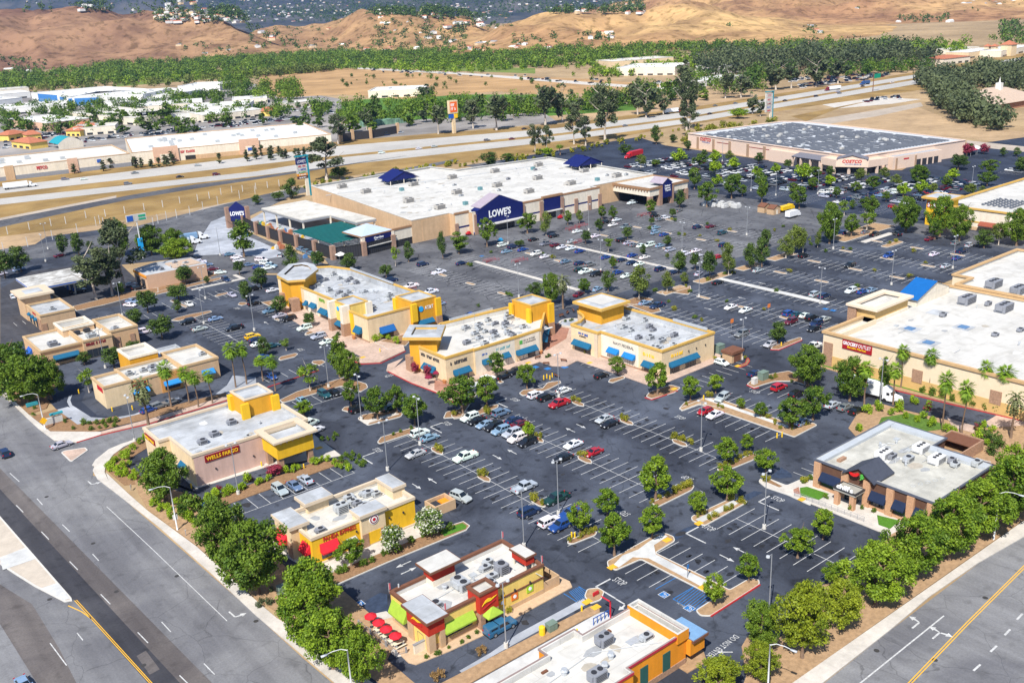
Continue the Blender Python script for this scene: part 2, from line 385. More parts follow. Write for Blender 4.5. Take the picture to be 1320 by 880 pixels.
def turn_arrow(c,ang,side,mi=0,both=False):
 c = Vector(c); t = Vector((math.cos(ang),math.sin(ang))); n = Vector((-t.y,t.x))
 def P(a,b): q = c+t*a+n*b; return (q.x,q.y,ZL+0.003)
 def quad(pts,z=0):
  q = ccw([(p[0],p[1]) for p in pts]); LINES.add([(a,b,ZL+0.003+z) for a,b in q],[tuple(range(len(q)))],mi)
 quad([P(-1.6,.14),P(-1.6,-.14),P(0.4,-.14),P(0.4,.14)])
 for sd in ((1,-1) if both else (side,)):
  quad([P(0.4,-.14),P(0.7,.14*sd),P(1.0,1.0*sd),P(0.6,1.0*sd)],.001)
  quad([P(1.35,0.95*sd),P(0.25,0.95*sd),P(0.85,1.9*sd)],.002)
def stop(c,ux,uy,w=2.4,h=1.5): floor_text(LINES,'STOP',c,ux,uy,w,h,ZL+0.001,0)
sheet('parking_lot',[(51.5,68),(160,66),(215,66),(215,84),(206.8,112),(206.8,140),(205,220),(166,222),(166,312),(140,345),(108,348),(56,330),(50,232),(51,206),(56,150)],-0.016,A_DARK)
sheet('grocery_parking_lot',[(205,140.0),(262,140.0),(262,150),(366,150),(366,219.8),(205,219.8)],-0.012,A_DARK)
sheet('store_parking_lot',[(166,222),(205,219.8),(356,219.8),(360,330),(330,334),(200,334),(176,340),(166,312)],-0.007,A_OLD)
sheet('warehouse_parking_lot',[(366,110),(720,90),(760,240),(560,290),(480,270),(462,300),(480,436),(500,480),(372,480),(366,334)],-0.010,A_BLUE)
sheet('access_road',[(355,150),(372,150),(372,480),(350,482),(350,334),(356,300)],0.006,A_OLD)
sheet('access_road',PXS([(640,410),(700,392),(752,378),(835,392),(930,362),(1130,312),(1140,322),(935,374),(840,405),(742,392),(690,402)]),0.007,A_DARK)
sheet('service_yard',PXS([(225,300),(270,283),(300,290),(372,322),(432,345),(445,362),(400,352),(345,352),(292,366),(240,345)]),0.0015,A_OLD)
sheet('concrete_apron',PXS([(272,286),(291,278),(300,296),(352,319),(368,329),(344,334),(330,330),(282,328),(249,330),(255,312)]),0.006,CONCB)
sheet('service_road',[(70,470),(82,440),(130,420),(165,425),(183,437),(235,480),(360,500),(362,508),(225,495),(165,475),(130,462)],0.004,A_OLD)
sheet('service_road',PXS([(0,345),(60,305),(160,292),(200,292),(250,300),(262,330),(120,345),(0,372)]),-0.002,A_DARK)
sheet('forecourt',PXS([(0,372),(40,350),(150,335),(195,378),(150,395),(95,400),(60,430),(0,450)]),0.002,A_ST2)
sheet('drive_lane',PXS([(0,410),(60,395),(110,400),(178,388),(200,400),(205,440),(240,448),(280,440),(300,470),(235,500),(150,500),(95,480),(20,470),(0,455)]),-0.004,A_DARK)
KL = [(56,20),(53.2,62),(51.5,95),(50.2,118),(49.5,140),(48.2,170),(47.0,194),(46.3,205)]
KLm = PXS([(0,400),(0,420)],(0,400),4)
sheet('street',[(-120,-60),(420,-60),(420,56),(300,60),(161,61.8),(147,62.9),(120,62.9),(103,62.6),(80,62.0),(62,56)] + KL[1:] +
 PXS([(478,850),(484,800),(505,765),(560,720),(640,680),(760,640),(1180,520),(1180,460),(780,582),(520,642),(400,682),(280,672),(130,547),(60,480),(0,422)],(0,400),4) +
 [(39.5,300),(35,360),(60,420),(80,455),(-120,560)],0.0,A_ST)
sheet('street_lane',PXS([(-40,50),(0,95),(730,880),(860,1030),(760,1060),(600,880),(300,545),(0,205),(-40,160)],(0,600),3.143),0.005,A_ST2)
sheet('street_lane',PXS([(-40,-35),(0,10),(860,880),(960,990),(830,1000),(730,880),(0,95),(-40,50)],(0,600),3.143),0.006,A_ST3)
sheet('street_lane',PXS([(0,640),(150,880),(310,880),(240,740),(130,560),(0,480)],(0,600),3.143),0.004,A_ST3)
MED = PXS([(-60,150),(0,205),(290,537),(293,548),(262,553),(140,490),(60,440),(0,400),(-60,350)],(0,600),3.143)
slab('traffic_median',MED,-0.02,0.16,M('median_concrete',(0.50,0.435,0.36),0.85,0.12,0.5,0.2),KW,0.3,0.0)
for q in ([(0,375),(108,332),(150,378),(12,425)],[(165,500),(235,476),(285,540),(258,548)]):
 sheet('median_band',PXS(q,(0,600),3.143),0.172,CONCW)
def dpx(pts,o,s,w=0.14,mi=0):
 q = PXS(pts,o,s)
 for a,b in zip(q[:-1],q[1:]): line(a,b,w,mi)
O6 = ((0,600),3.143)
for a in ([(66,160),(94,188)],[(168,267),(198,298)],[(282,387),(315,421)],[(408,520),(447,560)],[(558,674),(600,717)],[(727,848),(762,882)],[(150,133),(172,158)],[(253,238),(282,266)],[(375,357),(400,384)],[(655,632),(692,672)],[(826,800),(870,845)],[(40,30),(78,64)],
  [(203,718),(270,808)],[(312,676),(336,706)]): dpx(a,*O6,0.16)
dpx([(432,165),(540,265),(620,340),(920,628)],*O6,0.13)
dpx([(302,545),(600,872),(680,962)],*O6,0.13,3); dpx([(310,543),(612,875),(690,962)],*O6,0.13,3); dpx([(276,566),(330,590),(372,620)],*O6,0.2,3)
turn_arrow(G(301,793),-PI/2+0.05,1); turn_arrow(G(117,623),-PI/2+0.05,1)
OR = ((840,540),2.5875)
for k in (0,.35):
 q = PXS([(855,880),(1050,678),(1242,488),(1420,320)],*OR)
 for a,b in zip(q[:-1],q[1:]): line((a[0],a[1]-k),(b[0],b[1]-k),0.16,3)
dpx([(560,1010),(695,880),(975,655)],*OR,0.22)
for a in ([(1073,838),(1097,817)],[(1130,775),(1151,755)],[(1177,720),(1196,700)],[(1218,668),(1237,648)],[(1270,610),(1292,588)]): dpx(a,*OR,0.3)
turn_arrow(PXS([(887,682)],*OR)[0],0.02,1); turn_arrow(PXS([(955,716)],*OR)[0],0.02,1,both=True)
WALK = PXS([(1100,660),(1037,607),(860,440),(640,245),(470,112),(395,55),(376,22),(384,2)],*O6) + PXS([(475,800),(492,772),(560,718),(625,690),(690,668)],(0,400),4)
INN = PXS([(690,680),(640,704),(585,745),(545,800),(540,835),(560,880)],(0,400),4) + PXS([(430,30),(520,115),(600,185),(800,332),(1037,547),(1120,618)],*O6)
slab('sidewalk',[(53.6,66),(51.7,95)] + WALK + INN + [(53.8,118),(56,95),(57.5,69.5)],-0.02,0.15,CONC)
slab('sidewalk',PXS([(0,418),(65,480),(130,545),(200,610),(280,668),(400,678),(520,640),(780,580),(900,548),(1180,462),(1180,440),(900,520),(780,560),(640,590),(500,632),(260,630),(165,545),(0,400)][0:1]+[(65,482),(130,547),(200,612),(280,671),(400,681),(520,642),(520,628),(260,626),(150,540),(60,455),(0,395)],(0,400),4),-0.02,0.15,CONC)
slab('sidewalk',PXS([(518,640),(780,578),(1180,458),(1180,438),(780,560),(520,627)],(0,400),4),-0.02,0.15,PAVE)
RW = PXS([(470,885),(590,870),(800,700),(930,590),(1090,480),(1242,393),(1330,345),(1330,300),(1242,340),(1000,510),(700,720),(470,885)][1:-1],*OR)
slab('sidewalk',[(62,60.5),(80,62.3),(103,62.7)] + RW[1:-3] + PXS([(1242,340),(1000,510),(700,720),(460,888)],*OR) + [(80,66),(64,66)],-0.02,0.15,CONC)
slab('planting_strip',[(54.2,122)] + PXS([(1037,540),(800,328),(600,180),(560,110),(545,60)],*O6) + [(59,180),(58.5,162),(60,150),(60,138),(63.8,131),(63.5,112),(59.4,109),(59.5,101),(58,86),(56.5,96)],-0.02,0.13,DIRTP)
slab('planting_strip',PXS([(545,820),(590,740),(690,680),(770,660),(775,700),(660,770),(655,800),(700,850),(900,880),(640,900)],(0,400),4),-0.02,0.125,MULCH)
slab('planting_strip',PXS([(465,886),(700,718),(1000,506),(1242,336),(1330,280),(1330,170),(1100,250),(1060,300),(930,320),(800,385),(690,500),(560,560),(480,700),(420,730),(320,725),(300,760),(315,860),(300,900)],*OR),-0.02,0.13,DIRTP)
slab('planting_strip',PXS([(0,390),(150,535),(240,505),(255,470),(240,450),(300,380),(300,300),(160,270),(0,260)],(0,400),4),-0.02,0.13,MULCH)
slab('planting_strip',PXS([(165,548),(262,624),(500,626),(640,588),(780,556),(1165,440),(1165,425),(980,470),(620,560),(600,545),(400,590),(290,510)],(0,400),4),-0.02,0.13,MULCH)
sheet('drive_through',PXS([(245,460),(290,430),(360,385),(395,380),(440,420),(420,470),(500,540),(600,555),(760,520),(1000,470),(1130,430),(1170,380),(1190,330),(1320,345),(1320,380),(1170,440),(980,475),(700,545),(620,575),(400,588),(300,520)],(0,400),4),0.007,A_BLUE)
sheet('drive_through',PXS([(292,512),(350,496),(400,520),(440,548),(560,556),(690,535),(760,508),(775,524),(700,548),(620,577),(400,589)],(0,400),4),0.012,CONCB); sheet('drive_through',PXS([(345,470),(356,440),(372,436),(362,462),(372,488),(470,550),(455,556),(360,500)],(0,400),4),0.014,CONCB)
sheet('drive_through',PXS([(1100,440),(1170,385),(1200,335),(1320,345),(1320,375),(1170,438)],(0,400),4),0.012,CONCB)
slab('traffic_island',PXS([(315,735),(330,725),(440,708),(455,722),(375,778),(360,778)],(0,400),4),-0.02,0.15,PAVE,KW,0.25,0.4)
slab('plaza_paving',[(196,152)] + PXS([(926,466),(866,490.5),(858,494),(838,497.5),(800,484),(744,465),(730,472.5),(712,472),(696,466.5),(686,470),(640,484),(613,492),(598,508),(585,519),(567,508),(530,494),(498,478),(500,470),(520,462)]) + [(128,214),(142,221),(170,220),(178,212),(181,204),(198,203)],-0.02,0.14,PAVE)
slab('plaza_paving',PXS([(470,462),(449,458),(446,462),(465,468),(490,467),(522,452),(520,445),(490,440)]) + [(151,236),(162,238),(163,296),(158,304),(148,308),(132,298),(129.5,283),(127.4,262)],-0.02,0.14,PAVE)
sheet('plaza_band',PXS([(692,448),(705,452),(730,437),(735,420),(728,412),(705,425)]),0.172,PAVER)
sheet('plaza_band',PXS([(585,515),(560,503),(560,490),(600,500),(612,489),(600,507)]),0.172,PAVER)
P1 = [(101.2,104.5),(101.4,102.7),(107.0,102.2),(107.4,88),(108.2,86.2),(102.4,86.0),(101.9,84.6),(103,83.4),(115.6,83.6),(116.7,84.6),(116.0,85.9),(110.8,86),(110.9,88),(110.4,101.9),(115.8,102.2),(116.8,103.4),(116.6,105.2),(115.2,106.2),(102.3,105.8)]
island(P1,DIRTP,r=0.5)
slab('footpath',[(102.4,104.2),(105.5,105.2),(109,104.7),(112,105.2),(115.9,105.4),(116.0,104.2),(112,103.8),(110.0,101.5),(110.0,93),(110.2,88.4),(108.2,88.4),(108.2,93),(108.2,101.5),(106.5,103.6),(102.4,103)],0.10,0.155,CONCW)
island([(123.6,102.0),(136.4,102.2),(136.6,104.8),(135.5,105.4),(124.4,106.0),(123.4,105.0)],DIRTP,r=0.7)
slab('footpath',[(124.2,103.2),(136.2,103.1),(136.3,104.6),(124.2,104.7)],0.10,0.156,CONCW)
island([(142.4,113.4),(151.9,112.6),(154.4,113.4),(154.2,114.7),(142.8,115.2)],r=0.6)
island([(122.5,112.7),(132.6,112.7),(134.3,113.6),(134.0,114.6),(123.0,114.8)],r=0.6)
island(PXS([(683,803),(688,787),(820,733),(840,745),(832,760),(715,806)],(560,500),4),r=0.5)
island(PXS([(290,442),(320,400),(590,318),(625,335),(560,372),(310,455)],(440,500),6.285),r=0.4)
island(PXS([(130,250),(165,222),(440,165),(500,210),(485,235),(215,305)],(440,500),6.285),r=0.6)
slab('footpath',PXS([(150,260),(185,290),(215,300),(230,285),(470,215),(450,200),(220,260)],(440,500),6.285),0.10,0.156,CONC)
island(PXS([(560,795),(578,778),(625,775),(640,790),(600,806)],(300,330),4),r=0.5)
island(PXS([(240,745),(330,700),(580,625),(690,660),(698,680),(660,702),(560,672),(260,758)],(300,330),4),r=0.6)
island(PXS([(1085,838),(1100,805),(1165,790),(1240,700),(1260,712),(1200,800),(1180,830)],(300,330),4),r=0.5)
island(PXS([(85,145),(105,120),(190,145),(250,100),(330,85),(330,100),(260,130),(190,150),(100,160)],(560,500),4),r=0.4)
island(PXS([(875,755),(905,730),(1040,720),(1075,680),(1165,665),(1175,680),(1100,720),(1030,745),(900,772)],(510,370),5.5),r=0.4)
island(PXS([(930,685),(950,660),(1060,625),(1110,640),(1080,665),(960,698)],(600,340),4),r=0.5)
island(PXS([(1102,745),(1130,715),(1180,700),(1220,690),(1320,720),(1320,745),(1210,722),(1115,760)],(600,340),4),r=0.4)
island(PXS([(735,610),(745,595),(815,580),(825,590),(760,615)],(600,340),4),r=0.4)
island(PXS([(370,402),(385,392),(440,372),(460,375),(450,388),(390,408)],(300,330),4),r=0.4)
island(PXS([(165,612),(175,598),(200,610),(180,618)],(600,340),4),r=0.3)
island(PXS([(1010,150),(1045,130),(1160,115),(1165,140),(1150,160),(1070,150),(1030,165)],(600,340),4),r=0.4)
island(PXS([(825,205),(1000,230),(1010,245),(960,258),(870,225)],(600,340),4),r=0.4)
island(PXS([(735,455),(800,395),(1060,350),(1180,400),(1190,460),(1100,430),(960,430),(870,455),(790,482)],(840,420),6),r=0.6)
island([(166.8,113.4),(175.6,113.6),(176,115.0),(172.2,117),(172.2,139),(170,141.5),(161,141.6),(160.8,140),(166.4,139.6)],DIRTP,r=0.5)
slab('footpath',[(169.5,140.8),(169.6,116),(170.8,116),(170.8,140.8)],0.10,0.158,CONCW)
island(PXS([(655,318),(690,322),(742,302),(762,274),(748,250),(734,254),(724,288)],(840,420),6),r=0.4,kerb=REDP)
island(PXS([(920,180),(935,160),(1140,90),(1165,95),(1160,112),(980,185)],(840,420),6),r=0.5)
island(PXS([(865,510),(880,485),(925,475),(1095,540),(1257,468),(1320,440),(1345,470),(1280,500),(1290,700),(1260,690),(1100,615),(920,555)],(840,540),6.285),fill=CONC,r=0.5)
island([(145.2,101.5),(146.4,101.3),(147.0,105),(145.3,105.6)],r=0.3)
for q,tl in (([(140,425),(170,410),(310,480),(290,490)],((200,330),7.333)),([(150,610),(200,585),(340,550),(520,518),(540,530),(400,575),(220,615)],((200,330),7.333)),
  ([(560,380),(600,360),(690,345),(680,360),(590,385)],((200,330),7.333)),([(780,460),(800,440),(860,440),(870,455),(820,470)],((200,330),7.333)),([(1000,440),(1120,420),(1120,450),(1080,475)],((200,330),7.333)),
  ([(1120,600),(1130,585),(1175,600),(1175,615)],((200,330),7.333)),([(395,365),(410,345),(520,318),(543,325),(520,345),(410,372)],((290,400),5.739)),([(640,390),(650,375),(720,370),(745,385),(700,410)],((290,400),5.739)),
  ([(588,182),(600,165),(700,130),(725,138),(700,155),(600,187)],((290,400),5.739)),([(0,350),(90,322),(560,215),(620,205),(620,222),(560,240),(300,300),(0,370)],((200,330),7.333))):
 island(PXS(q,*tl),r=0.4)
island([(120,335),(140.4,335),(140.4,343.5),(139,343.5),(139,336.5),(120,336.5)],fill=CONC,r=0.2)
CAPS = [(623.7,616),(693.7,647.5),(753.7,592.5),(692.5,566),(807.5,543.7),(876,571),(745,520),(563.5,581),(985.5,352.5)] + \
 [G(0,0)] * 0
for u,v in CAPS[:8]:
 x,y = G(u,v); island([(x-0.9,y-1.2),(x-0.2,y-2.5),(x+0.8,y-1.2),(x+0.9,y+1.2),(x+0.2,y+2.5),(x-0.8,y+1.2)],r=0.4)
for x in (193.3,234.2,274.5,294.4,314.2,334.5):
 for y in (196,179.5,164):
  if x < 230 and y < 190: continue
  island([(x-0.8,y-2.6),(x+0.8,y-2.6),(x+0.8,y+2.6),(x-0.8,y+2.6)],DIRTP,r=0.6)
for x in (193.0,234.5,274.5,294.2,313.5):
 for y in (283,266,248):
  island([(x-0.8,y-2.4),(x+0.8,y-2.4),(x+0.8,y+2.4),(x-0.8,y+2.4)],DIRTP,r=0.6)
island([(253.8,164),(256.2,164),(256.0,208),(253.9,208)],CONCW,r=0.4); island([(212.2,232),(213.9,232),(213.7,290),(212.3,290)],CONC,r=0.4)
island([(253,221),(254.7,221),(254.4,283),(252.9,283)],CONC,r=0.4)
island(PXS([(185,700),(340,650),(550,690),(520,710),(350,670),(230,720)],(840,170),2.75)[:0] or [(206,207),(222,206),(222,212),(206,212)],r=0.8)
for x0,x1 in ((228,240),(246,262),(268,280),(286,300)): island([(x0,206.5),(x1,206.5),(x1,211),(x0,211)],DIRTP,r=0.8)
island([(328.2,187.6),(340,187.6),(340,190.8),(328.2,190.8)],DIRTP,r=1.2)
island([(330,197.5),(350,197.5),(350,200),(330,200)],CONC,r=0.3)
island([(326,204),(362,204),(362,214),(326,212)],DIRTP,r=1.0)
stalls_x(106.3,111.5,174.5); stalls_x(127.0,116.5,172.0); stalls_x(147.1,116.0,176.0)
stalls_x(166.2,116.5,139,sides=(-1,),centre=False); stalls_x(172.2,117,139,sides=(1,),centre=False)
stalls_x(170.6,166,187,sides=(-1,),centre=False)
stalls_x(130,78,101); stalls_x(110.7,88,100.5,sides=(1,),centre=False); stalls_x(107.4,95.5,101,sides=(-1,),centre=False)
stalls_y(99.2,153,167,4.6); stalls_y(167.0,60.5,87,5.4); stalls_y(207.2,94,113,5.4); stalls_y(146.4,173,195,5.2)
line((60.5,166.9),(88,166.8)); line((94,207),(113,206.6))
stalls_x(107.3,262,303); stalls_x(129.8,229,300,sides=(-1,),centre=False,L=5.0); stalls_y(322.2,106,138,5.2,(-1,1),centre=True)
stalls_y(336.7,112,138,5.0); stalls_x(188,124,138,sides=(-1,),centre=False); stalls_y(229.5,96,114,5)
stalls_y(338,62,70,4.5); stalls_y(322,79,96,5); stalls_y(313,80,100,5)
for x in (193.3,213.5,234.2,254.2,274.5,294.4,314.2,334.5):
 stalls_x(x,224,298,mi=1,centre=False) if x < 330 else None
for x in (193.3,214.6): stalls_x(x,158 if x < 200 else 152,203)
for x in (234.6,254.9,274.6,294.5,314.3,334.5):
 stalls_x(x,148 if x < 260 else 154,204)
for y in (170,188.5,207,225.5,244,262.5,281,299.5,318,336.5,355,373.5,392):
 stalls_y(y,378,446 if y > 250 else 470,5.4,(-1,1),mi=1,centre=False)
for y in (150,168.5,187,205.5,224): stalls_y(y,500,640,5.4,(-1,1),mi=1,centre=False)
XA,YA = (1,0,0),(0,1,0)
for (u,v),ux,uy in (((576.5,545.7),(0,-1,0),(1,0,0)),((664,515),(0,-1,0),(1,0,0)),((487,580),(0,-1,0),(1,0,0)),((914,680),(0,-1,0),(1,0,0)),((799,749),(0,-1,0),(1,0,0)),
  ((886,616),(0,1,0),(-1,0,0)),((1003,643),(0,-1,0),(1,0,0)),((877,538),(0,-1,0),(1,0,0)),((973,505),(0,-1,0),(1,0,0)),((387.5,450.5),(0,1,0),(-1,0,0)),((305.5,397.5),(0,-1,0),(1,0,0)),((804,661),(0,1,0),(-1,0,0)),((501,484),(-1,0,0),(0,-1,0)),((499,484),(0,0,0),(0,0,0))):
 if ux == (0,0,0): continue
 x,y = G(u,v); stop((x,y,0),ux,uy)
for (u,v),L in (((569,551),0),((653,519),0),((481,590),0),((904,689),0),((789,758),0),((997,648),0)):
 x,y = G(u,v); line((x+1.8,y+2.2),(x-1.6,y+2.2),0.3); line((x-1.6,y+2.2),(x-1.6,y-2.4),0.3)
for (u,v),a in (((735,554),PI/2),((749,549),-PI/2),((641,589),-PI/2),((660,582),PI/2),((557,619),PI/2),((537,626.5),-PI/2),((954,709),PI/2),((937,719),-PI/2),((262,414),0),((343,416),PI/2),((296,433),PI/2),((520,727),PI),((527,735),0),((300,632),PI),((236,637),PI),((898,517),0),((982,365),PI/2),((956,384),PI/2),((913,398),-PI/2)):
 arrow(G(u,v),a)
turn_arrow(G(803,777),-PI/2,-1)
x,y = G(928,829); floor_text(LINES,'DO NOT ENTER',PXS([(238,750)],*OR)[0][:0]+(98.6,77.4,0),(-1,-.05,0),(.05,-1,0),7.0,1.0,ZL+0.001,0); arrow(PXS([(243,776)],*OR)[0],2.4,2.4)
for y0 in (86.6,90.2):
 floor_text(LINES,'NO PARKING',(102.0,y0+1.6,0),(0,-1,0),(1,0,0),2.4,0.35,ZL+0.003,0) if y0 < 90 else None
for k in range(8): line((102.3,86.4+k*0.5),(107.2,87.0+k*0.5),0.12,2)
line((102.3,86.2),(107.4,86.2),0.16,2); line((102.3,90.6),(107.4,90.6),0.16,2); line((102.3,86.2),(102.3,90.6),0.16,2); line((102.3,94.4),(107.4,94.4),0.14,2)
def isa(x,y,s=0.75):
 LINES.add([(x-s,y-s,ZL+0.002),(x+s,y-s,ZL+0.002),(x+s,y+s,ZL+0.002),(x-s,y+s,ZL+0.002)],[(0,1,2,3)],0)
 s *= 0.86; LINES.add([(x-s,y-s,ZL+0.005),(x+s,y-s,ZL+0.005),(x+s,y+s,ZL+0.005),(x-s,y+s,ZL+0.005)],[(0,1,2,3)],2)
 for k in range(10):
  a,b = PI*0.9+k*PI*1.3/10,PI*0.9+(k+1)*PI*1.3/10
  LINES.add([(x-.1+r*math.cos(t),y-.1+r*math.sin(t),ZL+0.008) for r,t in ((.3,a),(.42,a),(.42,b),(.3,b))],[(0,1,2,3)],0)
 LINES.add([(x-.1,y-.1,ZL+.008),(x+.35,y-.1,ZL+.008),(x+.35,y+.02,ZL+.008),(x-.1,y+.02,ZL+.008)],[(0,1,2,3)],0)
 LINES.add([(x+.3,y-.1,ZL+.010),(x+.42,y-.1,ZL+.010),(x+.42,y+.5,ZL+.010),(x+.3,y+.5,ZL+.010)],[(0,1,2,3)],0)
isa(*G(856,766)); isa(*G(888.5,783.5)); isa(*G(463.5,777.5)); isa(*G(903.5,634),s=0.01)
for q,mi,o,s in (([(440,182),(560,115),(660,80),(690,95),(600,140),(498,200)],4,(780,660),5.5),([(705,640),(830,580),(905,592),(775,658)],4,(840,540),6.285),
  ([(960,470),(1050,390),(1130,440),(1140,470),(1030,480)],4,(840,540),6.285),([(545,520),(660,455),(700,465),(705,570),(640,590)],4,(340,660),4.4),):
 pts = PXS(q,o,s); LINES.poly(ccw(pts),ZL-0.003,mi)
for u,v in ((1064,398),(1074,400),(690,473),(706,475),(728,473),(621,330)):
 x,y = G(u,v); LINES.add([(x-.8,y-.8,ZL),(x+.8,y-.8,ZL),(x+.8,y+.8,ZL),(x-.8,y+.8,ZL)],[(0,1,2,3)],2)
a,b = G(740,760),G(752,773)
for k in range(7): line((90.7+0.35*k,100.4),(91.4+0.35*k,103.6),0.13,2)
line((90.4,100.4),(90.4,103.8),0.15,2); line((93.6,100.4),(93.6,103.6),0.15,2)
PADS = MB()
for u,v in ((860,695.5),(789,730.5),(906,756.5),(954,645.5),(901,674),(1034,543.5),(951,471.5),(757,775),(768,782),(681,467.5),(760,467.5),(1034,643),(467.5,460.5),(869,501),(411,577)):
 x,y = G(u,v,.15); PADS.box(x-0.75,x+0.75,y-0.55,y+0.55,0.1,0.19)
tag(PADS.build('tactile_paving',YELP),kind='structure')
RK = MB()
def redline(pts,w=0.22,z=0.186):
 p = ccw(strip(pts,w)); RK.prism(p,-0.02,z)
redline([(103,83.35),(115.6,83.55)]); redline(PXS([(585,519),(567,508),(530,494),(500,479)])); redline(PXS([(925,690),(960,702),(1060,668),(1095,655)],(600,340),4)); redline(PXS([(450,463.5),(466,469.5),(492,468),(523,453)]));
redline(PXS([(918,185),(985,188),(1165,112)],(840,420),6)); redline(PXS([(735,458),(790,486),(830,478)],(840,420),6)); redline(PXS([(395,682),(520,644),(780,583),(1180,463)],(0,400),4)); redline(PXS([(720,408),(1000,478),(1320,552)],(930,380),3.385)); redline(PXS([(180,677),(330,627),(445,590)],(300,330),4))
tag(RK.build('red_kerb',REDP),kind='structure')
OIL = MB(); oq = random.Random(41)
def stain(x,y,r,mi=0):
 k = 9; a0 = oq.uniform(0,6); e = oq.uniform(.6,1.5); pts = [(x+r*e*math.cos(a0+2*PI*i/k)*oq.uniform(.65,1.2),y+r/e*math.sin(a0+2*PI*i/k)*oq.uniform(.65,1.2)) for i in range(k)]; OIL.poly(ccw(pts),.0062,mi)
for xc,y0,y1,sd in ((106.3,111.5,174,(-1,1)),(127,116,172,(-1,1)),(147.1,116,176,(-1,1)),(166.2,116,139,(-1,)),(172.2,117,139,(1,)),(170.6,166,187,(-1,)),(130,78,101,(-1,1)),(110.7,88,100,(1,)),(107.4,88,101,(-1,)),(107.3,262,303,(-1,1)),(193.3,158,290,(-1,1)),(234.4,148,290,(-1,1)),(254.9,154,290,(-1,1)),(274.6,154,290,(-1,1)),(214,152,290,(-1,1)),(294.5,154,290,(-1,1)),(314.3,154,290,(-1,1))):
 for k in range(int((y1-y0)/2.74)):
  for s_ in sd:
   if oq.random() < .75:
    for j in range(oq.choice([1,1,2,3])): stain(xc+s_*oq.uniform(1.0,4.6),y0+(k+.5)*2.74+oq.uniform(-.6,.6),oq.uniform(.18,.62),0)
for k in range(60): stain(oq.uniform(62,200),oq.uniform(80,215),oq.uniform(.3,1.1),1)
tag(OIL.build('asphalt_stains',[M('oil_stain',(.022,.022,.025),.55,.3,2),M('tar_patch',(.030,.030,.034),.8,.3,2)]),kind='structure')
mh = MB()
for u,v in ((185,857),(64,772),(120,700),(228,742),(60,640),(150,762),(1270,770),(1205,850),(1130,838),(330,800),(20,700)):
 x,y = G(u,v); mh.cyl(x,y,-.01,.0085,.42,n=14)
tag(mh.build('manhole_lids',M('cast_iron',(.05,.047,.045),.6,.3,6)),kind='structure')
pt = MB()
for q in ([(176,845),(188,838),(206,862),(193,869)],): pt.poly(ccw(PXS(q)),.0075)
tag(pt.build('street_patches',A_ST3),kind='structure')
tag(LINES.build('parking_markings',[WHITEP,FADEP,BLUEP,YELP,BLUEF,REDP]),kind='structure')
sheet('drive_through',[(60.4,98.6),(62.2,98.0),(75,98.2),(93.5,98.5),(93.5,103.7),(75,103.7),(62.2,105.2),(61,110),(60.5,112)],0.004,A_DARK)
sheet('drive_through',[(80,99.0),(91,99.0),(92,100.6),(78,100.6),(72,99.8),(66,99.6),(66,98.9)],0.009,CONCB)
slab('sidewalk',[(61.4,106.2),(62.0,105.0),(67.5,104.2),(73.6,103.8),(92.6,104.1),(93.4,105.6),(93,108.8),(90,110.6),(64,118),(62,118)],-0.02,0.14,M('sand_paving',(0.52,0.37,0.24),0.9,0.15,1.5,0.2))
slab('planting_strip',[(56.0,99.2),(91.2,98.1),(91.8,96.8),(91,95.9),(88,96.2),(55.5,96.2)],-0.02,0.14,DIRTP)
slab('drive_lane_concrete',[(56,96.0),(91,96.0),(91.8,95.6),(91.8,91.0),(56,91.0)],-0.02,0.03,CONCW)
slab('planting_strip',[(90,76.8),(94,76.6),(95.5,78.5),(95.4,83),(93.5,84.5),(90,84.2)],-0.02,0.14,DIRTP)
slab('planter_island',[(91.5,98.6),(93.6,98.2),(95.6,99.5),(95.6,101),(94,102),(92.2,100.8)],-0.02,0.15,DIRTP,KW,0.16,0.5)
sheet('drive_lane',[(60,84),(66,74),(95,70),(104,68),(106,76),(97,84),(97,76.5),(86,75),(62,78)],0.005,A_DARK)
sheet('drive_through',PXS([(655,790),(660,770),(775,700),(780,740),(700,800),(720,840)],(0,400),4)+[(60,184),(60,180.2)],0.006,A_DARK)
slab('planting_strip',[(60,178.3),(76.5,176.7),(83,177.2),(88.8,174.5),(89.5,172.6),(60,172.6)],-0.02,0.14,MULCH)
slab('sidewalk',[(62.5,139.6),(62.5,136.2),(86,135.2),(89,135),(89.6,150),(86,153.4),(66,155),(61,152)],-0.02,0.13,CONC)
slab('planting_strip',[(63.6,131.9),(74,131.9),(90.9,131.2),(92.3,132.0),(92.4,134.2),(88,135.1),(64,136.0)],-0.02,0.14,MULCH,KW,0.16)
sheet('lawn_patch',[(86.5,132.2),(91,131.7),(91.8,132.4),(91.8,133.8),(87,134.4)],0.168,LAWN)
slab('sidewalk',[(60,186),(60,183.8),(77,182.6),(90,176),(91,190),(88,210),(60,212)],-0.02,0.1,CONC)
slab('sidewalk',[(144.4,77.6),(150.6,73),(151.5,72),(153,72),(153,99),(144.4,99)],-0.02,0.13,CONC)
sheet('lawn_patch',PXS([(52,515),(95,508),(230,552),(190,575),(165,590),(55,560)],(1020,520),4.714),0.166,LAWN)
sheet('lawn_patch',PXS([(520,680),(660,715),(600,765),(530,740)],(1020,520),4.714),0.166,LAWN)
sheet('planter_bed',PXS([(12,525),(45,510),(55,555),(15,545)],(1020,520),4.714),0.168,PAVER)
slab('planting_strip',[(150,97.9),(177,97.7),(178,99),(167,99.0),(152,99.2)],-0.02,0.12,CONC)
slab('planting_strip',[(172,66.5),(230,64),(238,70),(210,80),(199,88),(196.4,104),(196,111),(190,112),(179,108),(176,104),(172,104),(172.2,99.2),(177.4,97.5)],-0.02,0.13,DIRTP)
